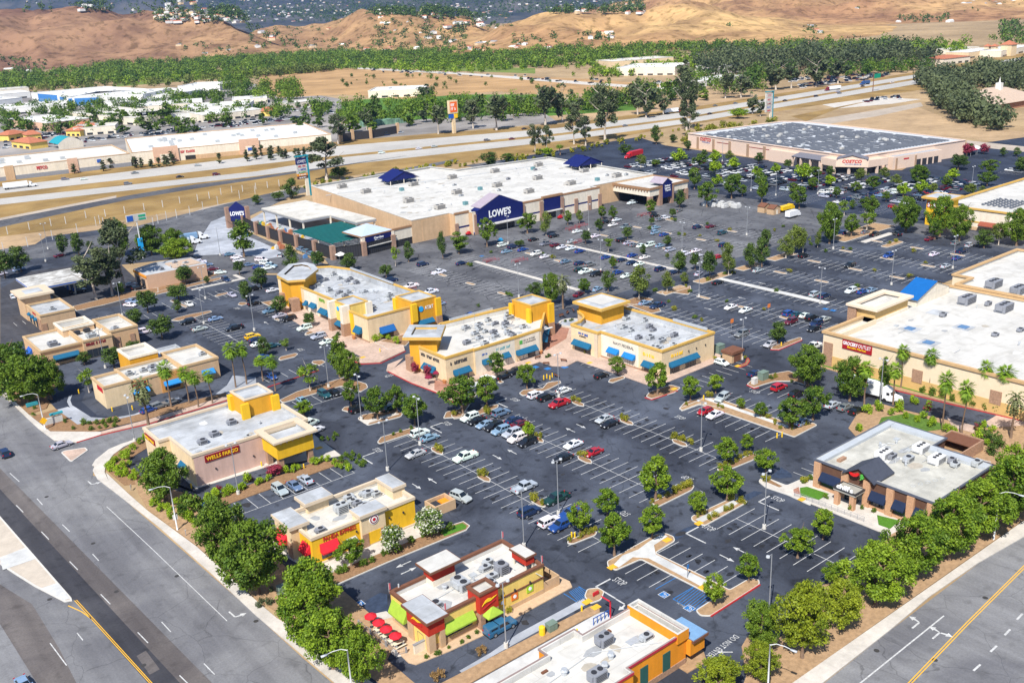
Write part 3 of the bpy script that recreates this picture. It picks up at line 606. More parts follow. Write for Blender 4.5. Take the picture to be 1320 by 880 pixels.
sheet('lawn_patch',[(178.5,98),(188,96),(195,92),(195.5,103),(189,106),(179,102)],0.163,M('ground_cover',(0.09,0.16,0.03),0.9,0.4,1.5,0.1))
sheet('pavers',PXS([(985,540),(1110,575),(1100,605),(1010,580)],(930,380),3.385),0.17,PAVE)
sheet('service_drive',[(206,112.5),(209,80),(212,60),(198,60),(196.6,90),(196.2,111),(200,118)],0.006,A_DARK)
sheet('pavers',PXS([(1150,555),(1200,525),(1320,550),(1320,590),(1260,625),(1200,600)],(930,380),3.385),0.012,PAVE)
slab('planting_strip',[(206.3,112),(209.3,80),(212,60),(260,50),(262,62),(210,136),(206.8,136)],-0.02,0.13,DIRTP)
sheet('lawn_patch',[(207.6,134),(208.4,134),(209.4,95),(210.5,80),(209.8,80),(208.2,100)],0.163,LAWN)
slab('patio_paving',PXS([(461,806),(474,793),(498,788),(530,812),(546,838),(526,843),(511,847)]),-0.02,0.12,CONC)
slab('planting_strip',PXS([(94,395),(133,385),(168,376),(204,371),(204,377),(168,384),(135,393),(98,401)]),-0.02,0.13,MULCH,KW)
slab('planting_strip',PXS([(196,374),(204,371),(255,357),(290,348),(290,352),(250,362),(204,378)]),-0.02,0.13,MULCH)
sheet('yard_floor',[(178,334.5),(214,334.5),(214,428),(228,446),(205,452),(178,426)],0.004,CONCB)
slab('planting_strip',PXS([(788,672),(800,655),(1000,585),(1150,520),(1160,540),(1010,690),(880,722),(850,700)],(340,320),5.5),-0.02,0.17,MULCH,KW)
# --- building parts
def shell(par,p,h,deck,wm,rm,t=0.35,trim=None,mv=None,th=0.55,out=0.22,z0=0.0,name='wall'):
 cap = h-deck < .15; t = min(t,.34); out = out if cap else min(out,.16)
 """outer walls with a parapet, the flat roof inside it and a cornice"""
 p = ccw(p); q = off(p,t)
 w = MB().sides(p,z0,h); r = MB()
 for i in range(len(p)):
  j = (i+1) % len(p); a,b,c,d = p[i],p[j],q[j],q[i]
  rr = r if trim is None else w
  rr.add([(a[0],a[1],h),(b[0],b[1],h),(c[0],c[1],h),(d[0],d[1],h)],[(0,1,2,3)]); r.add([(c[0],c[1],h),(d[0],d[1],h),(c[0],c[1],deck),(d[0],d[1],deck)],[(1,0,2,3)])
 r.poly(q,deck)
 c = None
 if trim is not None:
  c = MB().ring(off(p,-out),off(p,t+0.06),h-th,h+0.06)
 if cap and trim is not None: r = MB().prism(off(p,-out+.14),h+.02,h+.12)
 res = []
 for b,n,m in ((w,name,wm),(r,'roof',rm),(c,'cornice',trim)):
  if b is None: continue
  if mv: b.move(*mv)
  res.append(b.build(n,m,par))
 return res
def wframe(a,b):
 a,b = Vector(a),Vector(b); d = (b-a); L = d.length; d.normalize(); return a,d,Vector((d.y,-d.x)),L
def wbox(mb,a,b,z0,z1,o0,o1,mi=0,s0=0.0,s1=None):
 """box along the wall a->b (left to right seen from outside), standing out from o0 to o1"""
 a,d,n,L = wframe(a,b); s1 = L if s1 is None else s1
 pts = [a+d*s0+n*o0,a+d*s1+n*o0,a+d*s1+n*o1,a+d*s0+n*o1]
 return mb.prism([tuple(p) for p in pts],z0,z1,mi)
def panel(par,name,a,b,z0,z1,m,out=0.06,inn=-0.05):
 return wbox(MB(),a,b,z0,z1,inn,out).build(name,m,par)
FRAMEM = M('window_frame',(0.10,0.10,0.10),0.5,0.1,2.0,0.4)
def window(par,a,b,z0,z1,n=3,name='window',fm=None):
 g = wbox(MB(),a,b,z0,z1,-0.05,0.03).build(name,GLASS,par)
 f = MB(); A,d,nn,L = wframe(a,b); w = 0.08
 wbox(f,a,b,z1-w,z1+.02,-0.04,0.08); wbox(f,a,b,z0-.02,z0+w,-0.04,0.08)
 for k in range(n+1):
  s = min(max(L*k/n,w/2),L-w/2); wbox(f,a,b,z0+w,z1-w,-0.04,0.075,0,s-w/2,s+w/2)
 f.build('frame',fm or FRAMEM,g); return g
def awning(par,a,b,z0,z1,out,m,lip=0.25):
 A,d,n,L = wframe(a,b); B = A+d*L
 v = [(*(A),z1),(*(B),z1),(*(B+n*out),z0),(*(A+n*out),z0),(*(B+n*out),z0-lip),(*(A+n*out),z0-lip),(*A,z0-lip+.1),(*B,z0-lip+.1)]
 return MB().add(v,[(0,3,2,1),(3,5,4,2),(0,6,5,3),(1,2,4,7),(6,7,4,5),(0,1,7,6)]).build('awning',m,par)
def hip(par,p,z0,zt,frac,m,name='roof'):
 p = ccw(p); cx = sum(a for a,b in p)/len(p); cy = sum(b for a,b in p)/len(p)
 q = [(a+(cx-a)*frac,b+(cy-b)*frac) for a,b in p]; mb = MB(); n = len(p)
 for i in range(n):
  j = (i+1) % n; mb.add([(*p[i],z0),(*p[j],z0),(*q[j],zt),(*q[i],zt)],[(0,1,2,3)])
 mb.poly(q,zt); mb.sides(p,z0-.15,z0); return mb.build(name,m,par)
def gable(par,a,b,depth,z0,zt,m,wm=None,eave=0.4,name='gable_roof',back=0.0):
 """gable roof; its gable end stands on a->b, ridge runs inwards"""
 A,d,n,L = wframe(a,b); B = A+d*L; C = (A+B)/2; t = 0.25
 mb = MB()
 for o0,o1 in ((eave,-depth),):
  P = lambda q,o,z: (q.x+n.x*o,q.y+n.y*o,z)
  Al,Bl = A-d*eave,B+d*eave; sl = (zt-z0)/(L/2); ze = z0-eave*sl
  v = [P(Al,o0,ze),P(C,o0,zt),P(Bl,o0,ze),P(Al,o1,ze),P(C,o1,zt),P(Bl,o1,ze)]
  v += [(x,y,z+t) for x,y,z in v]
  mb.add(v,[(6,7,10,9),(7,8,11,10),(0,3,4,1),(1,4,5,2),(0,1,7,6),(1,2,8,7),(3,9,10,4),(4,10,11,5),(0,6,9,3),(2,5,11,8)])
 r = mb.build(name,m,par)
 if wm is not None:
  e = 0.0; g = MB().add([(*A,z0),(*B,z0),(*C,zt),(*(A-n*depth*.98),z0),(*(B-n*depth*.98),z0),(*(C-n*depth*.98),zt)],[(0,1,2),(4,3,5)])
  g.build('gable_wall',wm,par)
 return r
UNITM = M('unit_metal',(0.46,0.48,0.49),0.55,0.10,1.0,0.4,0.15)
UNITG = M('unit_grey',(0.26,0.27,0.30),0.6,0.10,1.0,0.35,0.1)
def roof_unit(par,x,y,z,w,d,h,m=None,fans=2,mv=None,detail=True):
 b = MB().box(x-w/2,x+w/2,y-d/2,y+d/2,z+0.25,z+h); b.box(x-w/2+.1,x+w/2-.1,y-d/2+.1,y+d/2-.1,z,z+.26)
 if detail: b.box(x-w*0.5-0.35,x-w*0.5+0.02,y-d*0.3,y+d*0.3,z+h*0.35,z+h*0.9)
 if mv: b.move(*mv)
 u = b.build('roof_unit',m or UNITM,par)
 if detail:
  f = MB()
  for k in range(fans):
   fx = x-w/2+w*(k+0.5)/fans if w >= d else x; fy = y if w >= d else y-d/2+d*(k+0.5)/fans
   f.cyl(fx,fy,z+h,z+h+0.12,min(w/fans if w >= d else w,d if w >= d else d/fans)*0.36,n=10)
  if mv: f.move(*mv)
  f.build('fan',DARKM,u)
  l = MB()
  for k in range(4): l.box(x-w*.42,x+w*.42,y-d/2-.02,y-d/2+.01,z+.4+k*(h-.5)/4,z+.4+(k+.5)*(h-.5)/4)
  if mv: l.move(*mv)
  l.build('louvre',DARKM,u)
 return u
def vent(par,x,y,z,r=0.25,h=0.8):
 return MB().cyl(x,y,z,z+h*.7,r,n=8).cyl(x,y,z+h*.7,z+h,r*1.5,r*1.1,n=8).build('roof_vent',GALV,par)
def pipes(par,pts,z,r=0.08):
 return MB().tube([(a,b,z) for a,b in pts],r,5).build('roof_pipe',GALV,par)
def clutter(par,x0,x1,y0,y1,z,n,seed,m=None):
 """the small plant of a shop roof: units, vents, hatches and ducts, each a part"""
 q = random.Random(seed)
 for k in range(n):
  x,y = q.uniform(x0,x1),q.uniform(y0,y1); t = q.random()
  if t < 0.5: roof_unit(par,x,y,z,q.uniform(1.3,2.1),q.uniform(1.0,1.5),q.uniform(.8,1.2),q.choice([UNITM,UNITG,GALV]),1)
  elif t < 0.8: vent(par,x,y,z,q.uniform(.12,.25),q.uniform(.6,1.2))
  else: MB().box(x-.6,x+.6,y-.5,y+.5,z,z+.35).build('roof_hatch',UNITM,par)
 for k in range(max(1,n//3)):
  x,y = q.uniform(x0,x1),q.uniform(y0,y1); pipes(par,[(x,y),(x+q.uniform(2,5),y),(x+q.uniform(2,5),y+q.uniform(-3,3))],z+.15,.07)
def patches(par,x0,x1,y0,y1,z,n,seed):
 q = random.Random(seed); ms = [M('patch_light',(.60,.60,.58),.8,.1,1),M('patch_dark',(.33,.34,.35),.85,.15,1),M('patch_tan',(.40,.36,.30),.85,.15,1)]
 for k in range(n):
  x,y,w,d = q.uniform(x0,x1),q.uniform(y0,y1),q.uniform(.6,2.6),q.uniform(.5,1.6); m = 7; a0 = q.uniform(0,6)
  MB().poly(ccw([(min(x1,max(x0,x+w*math.cos(a0+2*PI*i/m)*q.uniform(.6,1.1))),min(y1,max(y0,y+d*math.sin(a0+2*PI*i/m)*q.uniform(.6,1.1)))) for i in range(m)]),z+.012+k*.002).build('roof_patch',q.choice(ms),par)
def pilaster(par,a,b,z0,z1,m,out=0.45,name='pilaster'): return panel(par,name,a,b,z0,z1,m,out)
STONE = M('stone_veneer',(0.36,0.22,0.145),0.9,0.28,2.6,0.15,bump=0.5)
CREAM = M('cream_stucco',(0.70,0.545,0.345),0.9,0.05,0.8,0.15,big=0.06,bigscale=0.1,drip=.10)
OFFW = M('offwhite_stucco',(0.73,0.655,0.535),0.9,0.05,0.8,0.15,big=0.06,bigscale=0.1,drip=.10)
TANS = M('tan_stucco',(0.55,0.375,0.225),0.9,0.06,0.8,0.15,big=0.07,bigscale=0.1,drip=.10)
GOLD = M('gold_stucco',(0.64,0.315,0.03),0.9,0.06,0.8,0.15,big=0.06,bigscale=0.12,drip=.10)
YELL = M('yellow_stucco',(0.74,0.44,0.025),0.9,0.05,0.8,0.15,big=0.05,bigscale=0.12,drip=.10)
PALEY = M('pale_yellow_stucco',(0.78,0.55,0.15),0.9,0.05,0.8,0.15,big=0.05,bigscale=0.12,drip=.10)
PINKS = M('pink_stucco',(0.58,0.40,0.34),0.9,0.05,0.8,0.15,big=0.06,bigscale=0.12,drip=.10)
CREAMT = M('cream_trim',(0.60,0.49,0.36),0.85,0.05,1.0,0.2)
TRIMT = M('tan_trim',(0.52,0.36,0.20),0.85,0.08,1.0,0.2)
TRIMG = M('gold_trim',(0.58,0.36,0.09),0.85,0.08,1.0,0.2)
BROWN = M('brown_trim',(0.17,0.075,0.045),0.8,0.12,1.2,0.2)
TEALA = M('blue_awning',(0.012,0.105,0.205),0.75,0.12,1.5,0.2)
REDA = M('red_canvas',(0.62,0.02,0.035),0.75,0.12,1.5,0.2)
LIMEA = M('lime_canvas',(0.31,0.45,0.05),0.75,0.10,1.5,0.2)
REDW = M('red_stucco',(0.45,0.035,0.018),0.85,0.08,1.0,0.2,drip=.10)
NAVY = M('navy_panel',(0.006,0.012,0.105),0.6,0.12,1.0,0.3)
NAVYA = M('navy_canvas',(0.012,0.022,0.055),0.75,0.12,1.0,0.2)
ORAN = M('orange_stucco',(0.72,0.27,0.02),0.85,0.06,1.0,0.2,drip=.10)
SIGNW = M('white_letters',(0.85,0.85,0.85),0.5,0.03,1.0,0.3)
SIGNR = M('red_letters',(0.50,0.02,0.03),0.5,0.05,1.0,0.3)
SIGND = M('dark_letters',(0.04,0.04,0.05),0.5,0.05,1.0,0.3)
SIGNY = M('yellow_letters',(0.88,0.55,0.02),0.5,0.05,1.0,0.3)
SIGNB = M('blue_letters',(0.02,0.10,0.42),0.5,0.05,1.0,0.3)
SKYB = M('sky_blue_sign',(0.02,0.35,0.75),0.5,0.05,1.0,0.3)
SIGNG = M('green_sign',(0.08,0.38,0.06),0.5,0.05,1.0,0.3)
MAROON = M('maroon_sign',(0.23,0.012,0.02),0.5,0.06,1.0,0.3)
def wall_lamp(par,p,nx,ny,z):
 return MB().box(p[0]-.12+nx*.12,p[0]+.12+nx*.12,p[1]-.12+ny*.12,p[1]+.12+ny*.12,z,z+.35).build('wall_lamp',DARKM,par)
def disc_on_wall(par,c,n,z,r,m,out=0.1,k=20,name='emblem',inner=None):
 """round sign on a wall whose outward direction is n"""
 nx,ny = n; tx,ty = -ny,nx; mb = MB(); ring = [(math.cos(2*PI*i/k)*r,math.sin(2*PI*i/k)*r) for i in range(k)]
 f = [(c[0]+tx*a+nx*out,c[1]+ty*a+ny*out,z+b) for a,b in ring]; bk = [(c[0]+tx*a,c[1]+ty*a,z+b) for a,b in ring]
 mb.add(f+bk,[tuple(range(k))]+[((i+1) % k,i,k+i,k+(i+1) % k) for i in range(k)])
 return mb.build(name,m,par)
def scrawl(par,m,a,b,z,h,seed=1,out=0.1):
 """a shop's name too small to read: a row of letter-like strokes"""
 q = random.Random(seed); A,d,n,L = wframe(a,b); mb = MB(); s = 0.0; w = h*0.62
 while s+w*.8 < L:
  if q.random() < .12: s += w*.7; continue
  e = s+w*.78; k = w*.22
  wbox(mb,a,b,z,z+h,0,out,0,s,s+k)
  t = q.random()
  if t < .7: wbox(mb,a,b,z+h*.78,z+h,0,out*.97,0,s+k,e)
  if t > .2: wbox(mb,a,b,z,z+h*.2,0,out*.97,0,s+k,e)
  if t > .45: wbox(mb,a,b,z+h*.2,z+h*.78,0,out*.94,0,e-k,e)
  if t < .5: wbox(mb,a,b,z+h*.4,z+h*.58,0,out*.91,0,s+k,e-k)
  s += w
 return mb.build('lettering',m,par)
# --- the bank
b = thing('bank','pink and cream bank with an orange roof tower, yellow drive-up canopy and red name boards','bank',72,195)
p = [(60.5,184.4),(87,184.4),(87,206.5),(58.2,206.5),(58.2,197),(60.5,197)]
shell(b,p,7.2,6.0,CREAM,ROOFG,0.4,CREAMT,th=0.5)
panel(b,'wall_panel',(60.7,184.4),(77.5,184.4),0.1,6.6,PINKS,0.05)
panel(b,'sign_board',(63.0,184.4),(70.6,184.4),4.8,6.3,MAROON,0.22)
lettering('WELLS FARGO',b,SIGNY,(63.3,184.4),(70.3,184.4),5.1,0.85,0.25,bold=0.02)
panel(b,'sign_board',(58.2,205.6),(58.2,199.6),5.0,6.3,MAROON,0.2); lettering('WELLS FARGO',b,SIGNY,(58.2,205.3),(58.2,199.9),5.3,0.7,0.24,bold=0.02)
awning(b,(60.5,192),(60.5,188.4),2.6,3.6,1.0,TEALA); window(b,(60.5,191.8),(60.5,188.6),0.6,2.7)
for x in (65,73.5): wall_lamp(b,(x,184.35),0,-1,2.6)
shell(b,rect(78.4,85.4,197.4,205),10.4,9.6,GOLD,ROOFG,0.4,CREAMT,z0=6.0,th=0.25,out=0.12,name='tower')
for x in (78.2,85.6): pilaster(b,(x-.9,197.4),(x+.9,197.4),6.0,9.6,YELL,0.8)
pilaster(b,(78.4,205.4),(78.4,203.6),6.0,9.6,YELL,0.8)
shell(b,rect(75.9,84.4,177.3,185.0),7.6,6.4,YELL,ROOFG,0.5,None,z0=3.4,name='canopy_wall')
MB().ring(off(rect(75.9,84.4,177.3,185.0),-0.9),off(rect(75.9,84.4,177.3,185.0),0.6),7.3,7.75).build('canopy_cornice',CREAMT,b)
MB().poly(rect(76.0,84.3,177.4,184.9),3.42).build('canopy_soffit',CREAMT,b)
for x,y in ((76.2,177.6),(83.1,177.6),(83.1,183.2),(76.2,183.2)): MB().box(x,x+1.1,y,y+1.1,0,3.41).build('canopy_post',STONE,b)
for k in range(6): MB().box(76.6+k*1.35,76.9+k*1.35,176.7,177.3,6.85,7.3).build('bracket',TRIMT,b)
for x,y in ((65.5,191),(69,193),(74.5,196.5)): roof_unit(b,x,y,6.0,1.7,1.5,1.1,UNITG,1)
roof_unit(b,63,187.4,6.0,1.0,.8,.5,None,1,detail=False); vent(b,66,186,6); vent(b,79,192,6); patches(b,62,76,186,204,6.0,8,7); roof_unit(b,74,187.0,6.0,1.3,.8,.6,None,1)
# --- panda-side restaurant
b = thing('restaurant','yellow takeaway restaurant with red awnings and round emblems beside the bank','restaurant',74,145)
shell(b,rect(63.8,85.3,139.6,150.8),5.8,4.7,YELL,ROOFC,0.4,CREAMT,th=0.5)
MB().box(63.6,85.5,139.4,151,0,0.5).build('plinth',CREAMT,b)
shell(b,rect(62.2,65.4,144.2,150.6),6.6,6.5,CREAM,ROOFG,0.3,CREAMT,out=0.4,name='corner_tower')
panel(b,'stone_base',(62.2,150.4),(62.2,148.9),0,3.2,STONE,0.12); panel(b,'stone_base',(62.2,145.9),(62.2,144.3),0,3.2,STONE,0.12)
shell(b,rect(68.4,72.8,149.6,152.6),7.1,7.0,CREAM,ROOFG,0.3,CREAMT,out=0.7,name='roof_tower')
shell(b,rect(83.0,85.6,143.2,148.8),7.1,7.0,CREAM,ROOFG,0.3,CREAMT,out=0.25,name='roof_tower')
shell(b,rect(73.4,78.4,138.9,142.0),6.7,6.6,CREAM,ROOFG,0.3,CREAMT,out=0.35,name='entrance_block')
for x in (73.4,77.2): panel(b,'stone_base',(x,138.9),(x+1.2,138.9),0,2.8,STONE,0.15)
panel(b,'wall_panel',(74.6,138.9),(77.2,138.9),0.4,2.8,YELL,0.05)
lettering('PANDA EXPRESS',b,SIGNR,(66.0,139.6),(72.6,139.6),4.25,0.8,0.1,bold=0.02)
for c,n,z in (((76,138.9),(0,-1),5.1),((62.2,147.4),(-1,0),4.9)):
 for r,m,o in ((0.95,SIGNW,.12),(0.8,MAROON,.15),(0.58,SIGNW,.18),(0.34,SIGNR,.21)): disc_on_wall(b,c,n,z,r,m,o)
awning(b,(65.2,139.6),(68.7,139.6),2.5,4.0,1.1,REDA); awning(b,(63.8,143.2),(63.8,140.4),2.5,4.0,1.1,REDA); awning(b,(62.2,149.8),(62.2,146.0),2.6,4.3,1.3,REDA)
window(b,(65.4,139.6),(68.5,139.6),1.0,2.5); window(b,(63.8,143),(63.8,140.6),0.9,2.6,2); window(b,(62.2,149.2),(62.2,146.6),0.2,2.6,2,'door')
for x in (72.6,79.6,82.6): wall_lamp(b,(x,139.55),0,-1,3.5)
awning(b,(70.4,139.6),(72.4,139.6),2.3,2.9,1.2,M('grey_awning',(0.45,0.44,0.43),0.8,0.1,1,0.2))
roof_unit(b,73.3,145.8,4.7,2.2,1.8,1.8,UNITM,2); roof_unit(b,77.2,143.6,4.7,2.4,1.6,1.1,GALV,1); roof_unit(b,81.5,146.8,4.7,1.4,1.0,.9,UNITM,1)
clutter(b,75.5,81,145.5,149.5,4.7,8,4); patches(b,66,83,141,149,4.7,6,5); roof_unit(b,67,142.2,4.7,1.6,1.2,.8,UNITG,1)
# --- red and yellow grill
b = thing('grill_restaurant','yellow and red grill restaurant with lime green awnings and brown eaves','restaurant',76.5,111)
shell(b,rect(65.4,88.0,106.0,116.6),5.6,4.4,PALEY,ROOFW,0.35,BROWN,th=0.4,out=0.25)
panel(b,'band',(65.4,106.0),(88.0,106.0),3.0,3.3,BROWN,0.13); panel(b,'band',(65.4,116.6),(65.4,106.0),3.0,3.3,BROWN,0.13)
panel(b,'base',(65.4,106.0),(88.0,106.0),0,0.95,TANS,0.05); panel(b,'base',(65.4,116.6),(65.4,106),0,0.95,TANS,0.05)
shell(b,rect(64.9,67.9,105.5,111.4),5.9,5.8,REDW,ROOFG,0.3,BROWN,z0=3.2,out=0.55,name='corner_tower',th=0.35)
for x0,x1,y0,y1 in ((64.9,66.1,105.5,106.4),(64.9,66.1,109.9,111.4),(67.0,67.9,105.5,106.4)): MB().box(x0,x1,y0,y1,0,3.2).build('tower_pier',TANS,b)
panel(b,'door_panel',(64.95,109.9),(64.95,106.4),0,3.2,PALEY,-0.2,-0.3); window(b,(65.2,109),(65.2,107.4),0.1,2.4,1,'door')
shell(b,rect(74.2,77.8,104.9,108.0),6.6,6.0,REDW,ROOFW,0.3,BROWN,z0=3.0,out=0.3,name='entrance_tower',th=0.3)
for x in (74.2,76.9): MB().box(x,x+.9,104.9,106.0,0,3.0).build('tower_pier',STONE,b)
shell(b,rect(72.0,76.4,114.4,116.9),7.6,7.5,REDW,ROOFW,0.3,BROWN,z0=5.4,out=0.9,name='roof_tower',th=0.3); MB().box(72,76.4,114.3,116.8,4.4,5.42).build('tower_base',OFFW,b)
shell(b,rect(85.6,87.4,107.4,111),7.2,7.1,REDW,ROOFW,0.3,BROWN,z0=5.6,out=0.3,name='roof_tower',th=0.25)
for x in (85.7,87.1):
 for y in (107.6,110.6): MB().box(x,x+.25,y,y+.25,4.4,5.7).build('tower_leg',OFFW,b)
awning(b,(67.9,106.0),(73.6,106.0),2.5,3.7,0.9,LIMEA); awning(b,(65.4,116.2),(65.4,111.8),2.5,4.4,1.0,LIMEA)
window(b,(68.2,106.0),(73.3,106.0),1.2,2.6,5); window(b,(65.4,115.8),(65.4,112.2),0.8,2.6,3)
hip(b,rect(74.6,77.6,103.4,105.0),2.7,3.9,0.85,LIMEA,'door_awning'); window(b,(75.1,105.3),(76.9,105.3),0.1,2.4,2,'door')
for k,(x,m) in enumerate(((78.6,M('amber_plaque',(0.80,0.42,0.02),.7)),(81.2,M('orange_plaque',(0.72,0.17,0.02),.7)),(84.4,M('lime_plaque',(0.34,0.55,0.03),.7)))):
 q = panel(b,'plaque',(x,106.0),(x+1.3,106.0),1.7,3.0 if k else 3.6,m,0.12); disc_on_wall(q,(x+.65,106.0),(0,-1),2.35,0.32,SIGNW,.16); wall_lamp(b,(x+.65,105.9),0,-1,3.4)
def flame(par,c,n,z,s):
 nx,ny = n; tx,ty = -ny,nx
 def put(pts,m,o,nm):
  mb = MB(); k = len(pts); mb.add([(c[0]+tx*a*s+nx*o,c[1]+ty*a*s+ny*o,z+b*s) for a,b in pts],[tuple(range(k))]); mb.v += [(x-nx*.06,y-ny*.06,zz) for x,y,zz in mb.v]
  for i in range(k): mb.f.append(((i+1) % k,i,k+i,k+(i+1) % k)); mb.m.append(0)
  mb.build(nm,m,par)
 put([(-1.3,-.35),(-.9,-.1),(-.5,0.0),(0.2,-.05),(0.6,.12),(1.3,.42),(.8,.38),(.45,.28),(.2,.42),(-.2,.5),(-.65,.35),(-1.0,.0)][::1],SIGNY,.12,'emblem')
 put([(-1.2,-.75),(1.0,-.05),(1.0,-.25),(-1.2,-.95)][::-1],SIGNR,.13,'emblem')
flame(b,(76.0,104.9),(0,-1),4.75,1.15); flame(b,(64.9,108.4),(-1,0),4.55,1.3)
roof_unit(b,75.2,111.2,4.4,1.9,3.2,1.5,GALV,2); roof_unit(b,69.2,109.6,4.4,1.5,1.5,1.0,GALV,1); roof_unit(b,82.6,110,4.4,1.7,2.0,1.9,UNITG,1); roof_unit(b,79.2,108.4,4.4,1.2,1.2,.9,GALV,1)
pipes(b,[(66.5,110.8),(84.4,112.6),(84.6,109)],4.5,.08); pipes(b,[(74,110),(81,110.4),(83.8,107.4)],4.5,.08); clutter(b,77,84,107,114,4.4,7,9); patches(b,67,86,107,115,4.4,7,4); vent(b,73,112.6,4.4,.35,.9)
MB().box(66.8,67.0,116.4,116.5,4.4,6.3).build('flag_staff',POLEW,b)
for x,y in ((65.2,116.6),(88,116.6),(87.9,106.2),(68.5,106.2)):
 f = MB().cyl(x,y,5.5,7.2,.03,n=5).build('flag_staff',POLEW,b); MB().box(x-.01,x+.32,y-.02,y+.02,5.9,7.0).build('flag',M('flag_cloth',(0.55,0.12,0.14),.8,.3,6),f)
MB().ring(rect(88.1,91.5,106.0,110),rect(88.3,91.3,106.2,109.8),0,2.0).build('bin_enclosure',TANS,b)
# --- orange restaurant at the frame's bottom edge
b = thing('orange_restaurant','orange restaurant with a bright white roof and red roof edge at the front','restaurant',76,83)
p = [(57,77.3),(79.4,77.3),(79.4,78.5),(91.5,78.5),(91.5,88),(80,88),(80,89.8),(73.2,89.8),(73.2,88),(57,88)]
shell(b,p,5.5,4.5,ORAN,ROOFW,0.35,None)
pw = ccw(p); MB().ring(off(pw,-0.10),off(pw,.12),5.3,5.6).build('roof_edge',M('roof_edge_grey',(0.27,0.20,0.19),.7,.1,1),b)
for a_,c_ in (((79.4,78.5),(91.5,78.5)),((57,77.3),(79.4,77.3))): panel(b,'red_edge',a_,c_,5.2,5.58,M('roof_edge_red',(0.42,0.03,0.05),.7,.1,1),.15)
for x in (82.0,86.6): panel(b,'shutter',(x,78.5),(x+1.5,78.5),1.0,4.0,M('green_shutter',(0.03,0.10,0.085),.6,.1,2),0.1)
panel(b,'stone_base',(79.4,78.5),(91.5,78.5),0,1.0,STONE,0.1)
awq = MB().box(91.9,95.0,77.4,82.4,4.1,4.35); awq.build('side_canopy',M('steel_blue_roof',(0.17,0.31,0.50),.6,.1,1),b); MB().box(91.6,94.7,77.7,82.1,1.6,4.12).build('side_bay',ORAN,b); MB().ring(rect(91.85,95.1,77.3,82.5),rect(92.1,94.85,77.55,82.25),3.75,4.2).build('canopy_edge',BROWN,b)
shell(b,rect(89.4,91.8,78.2,88.2),6.1,4.5,ORAN,ROOFW,0.5,None,z0=4.4,name='parapet_wall');
roof_unit(b,81.8,85.4,4.5,2.2,1.9,1.5,UNITG,2); roof_unit(b,75.6,80.4,4.5,2.3,1.8,1.5,UNITG,2); roof_unit(b,87,82,4.5,1.8,1.2,.9,GALV,1); roof_unit(b,71.5,78.8,4.5,1.2,1.2,1,GALV,1)
for x,y in ((80.2,82.4),(78.0,81.4),(73,84.2)): vent(b,x,y,4.5,.4,1.0)
MB().box(84.2,86.2,82.4,83.6,4.5,4.62).build('roof_hatch',GALV,b); MB().box(83.8,84.5,86.6,87.2,4.5,4.8).build('roof_hatch',BROWN,b); MB().box(70.8,71.8,86.2,86.6,4.5,4.75).build('roof_hatch',BROWN,b); patches(b,67,88,79,86,4.5,8,8); pipes(b,[(68,84),(79,85),(88,80)],4.6,.06)
panel(b,'stone_base',(91.5,88),(80,88),0,1,STONE,.1)
# --- brick grill on the right
b = thing('brick_grill','brown brick-pillared grill with navy awnings and a red chili pepper emblem','restaurant',163,85)
BRK = M('light_brick',(0.50,0.29,0.17),0.9,0.18,3.0,0.15,bump=0.3); DBR = M('dark_brown_siding',(0.12,0.062,0.04),0.85,0.15,1.5,0.2)
p = [(150.9,73.3),(177,73.3),(177,85.2),(172,85.2),(172,97.6),(150.9,97.6)]
p = [(150.9,73.3),(172,73.3),(172,85.2),(177,85.2),(177,97.6),(150.9,97.6)]
shell(b,p,5.9,5.3,DBR,M('worn_grey_roof',(0.45,0.44,0.395),.85,.1,.6,.2,big=.18,bigscale=.2,seam=.1),0.7,None)
MB().ring(off(ccw(p),-0.3),off(ccw(p),.06),5.6,5.95).build('roof_edge',M('dark_grey_trim',(0.09,0.10,0.13),.6,.1,1),b)
MG = M('membrane_margin',(.42,.45,.48),.7,.08,.6); MB().box(151.1,176.8,96.0,97.4,5.3,5.93).build('parapet_block',MG,b); MB().box(169.8,171.9,73.5,85.3,5.3,5.93).build('parapet_block',MG,b); MB().box(174.9,176.9,85.4,95.9,5.3,5.93).build('parapet_block',MG,b)
ys = [97.6,91.6,85.9,81.9,78.1,74.4]
for y in (97.5,91.5,86.9,82.2,78.2,74.4): pilaster(b,(150.9,y),(150.9,y-1.4),0,5.5,BRK,0.5,'brick_pillar')
for y0,y1 in ((96,91.6),(82.1,85.4),(80.7,78.3),(76.7,74.5)):
 a0,a1 = max(y0,y1),min(y0,y1); awning(b,(150.9,a0),(150.9,a1),2.4,3.7,1.2,NAVYA); window(b,(150.9,a0-.1),(150.9,a1+.1),0.9,2.5)
panel(b,'stone_base',(150.9,97.6),(150.9,73.3),0,0.9,BRK,0.2)
for x in range(152,176,5): pilaster(b,(176.5-(x-152),97.6),(175.3-(x-152),97.6),0,5.5,BRK,0.4,'brick_pillar')
MB().box(147.2,150.9,86.4,91.0,3.1,3.6).build('porch_canopy',M('porch_grey',(0.34,0.33,0.29),.8,.1,1),b)
MB().ring(rect(147.1,150.4,86.3,91.1),rect(147.4,150.3,86.6,90.8),3.5,3.75).build('porch_edge',DARKM,b)
for y in (86.7,89.9): MB().box(147.3,148.2,y,y+.9,0,3.1).build('porch_pillar',BRK,b)
lettering("chili's",b,SIGNW,(147.3,90.4),(147.3,87.0),3.62,1.15,0.0,bold=0.03,depth=.12); window(b,(150.3,90.4),(150.3,86.8),0.05,2.7,4,'door')
MB().box(150.6,156.4,84.9,90.5,5.3,5.85).build('gable_base',DBR,b); gable(b,(150.3,90.6),(150.3,84.8),6.4,5.8,7.6,M('slate_roof',(0.055,0.062,0.085),.7,.15,1.5),DBR,0.5)
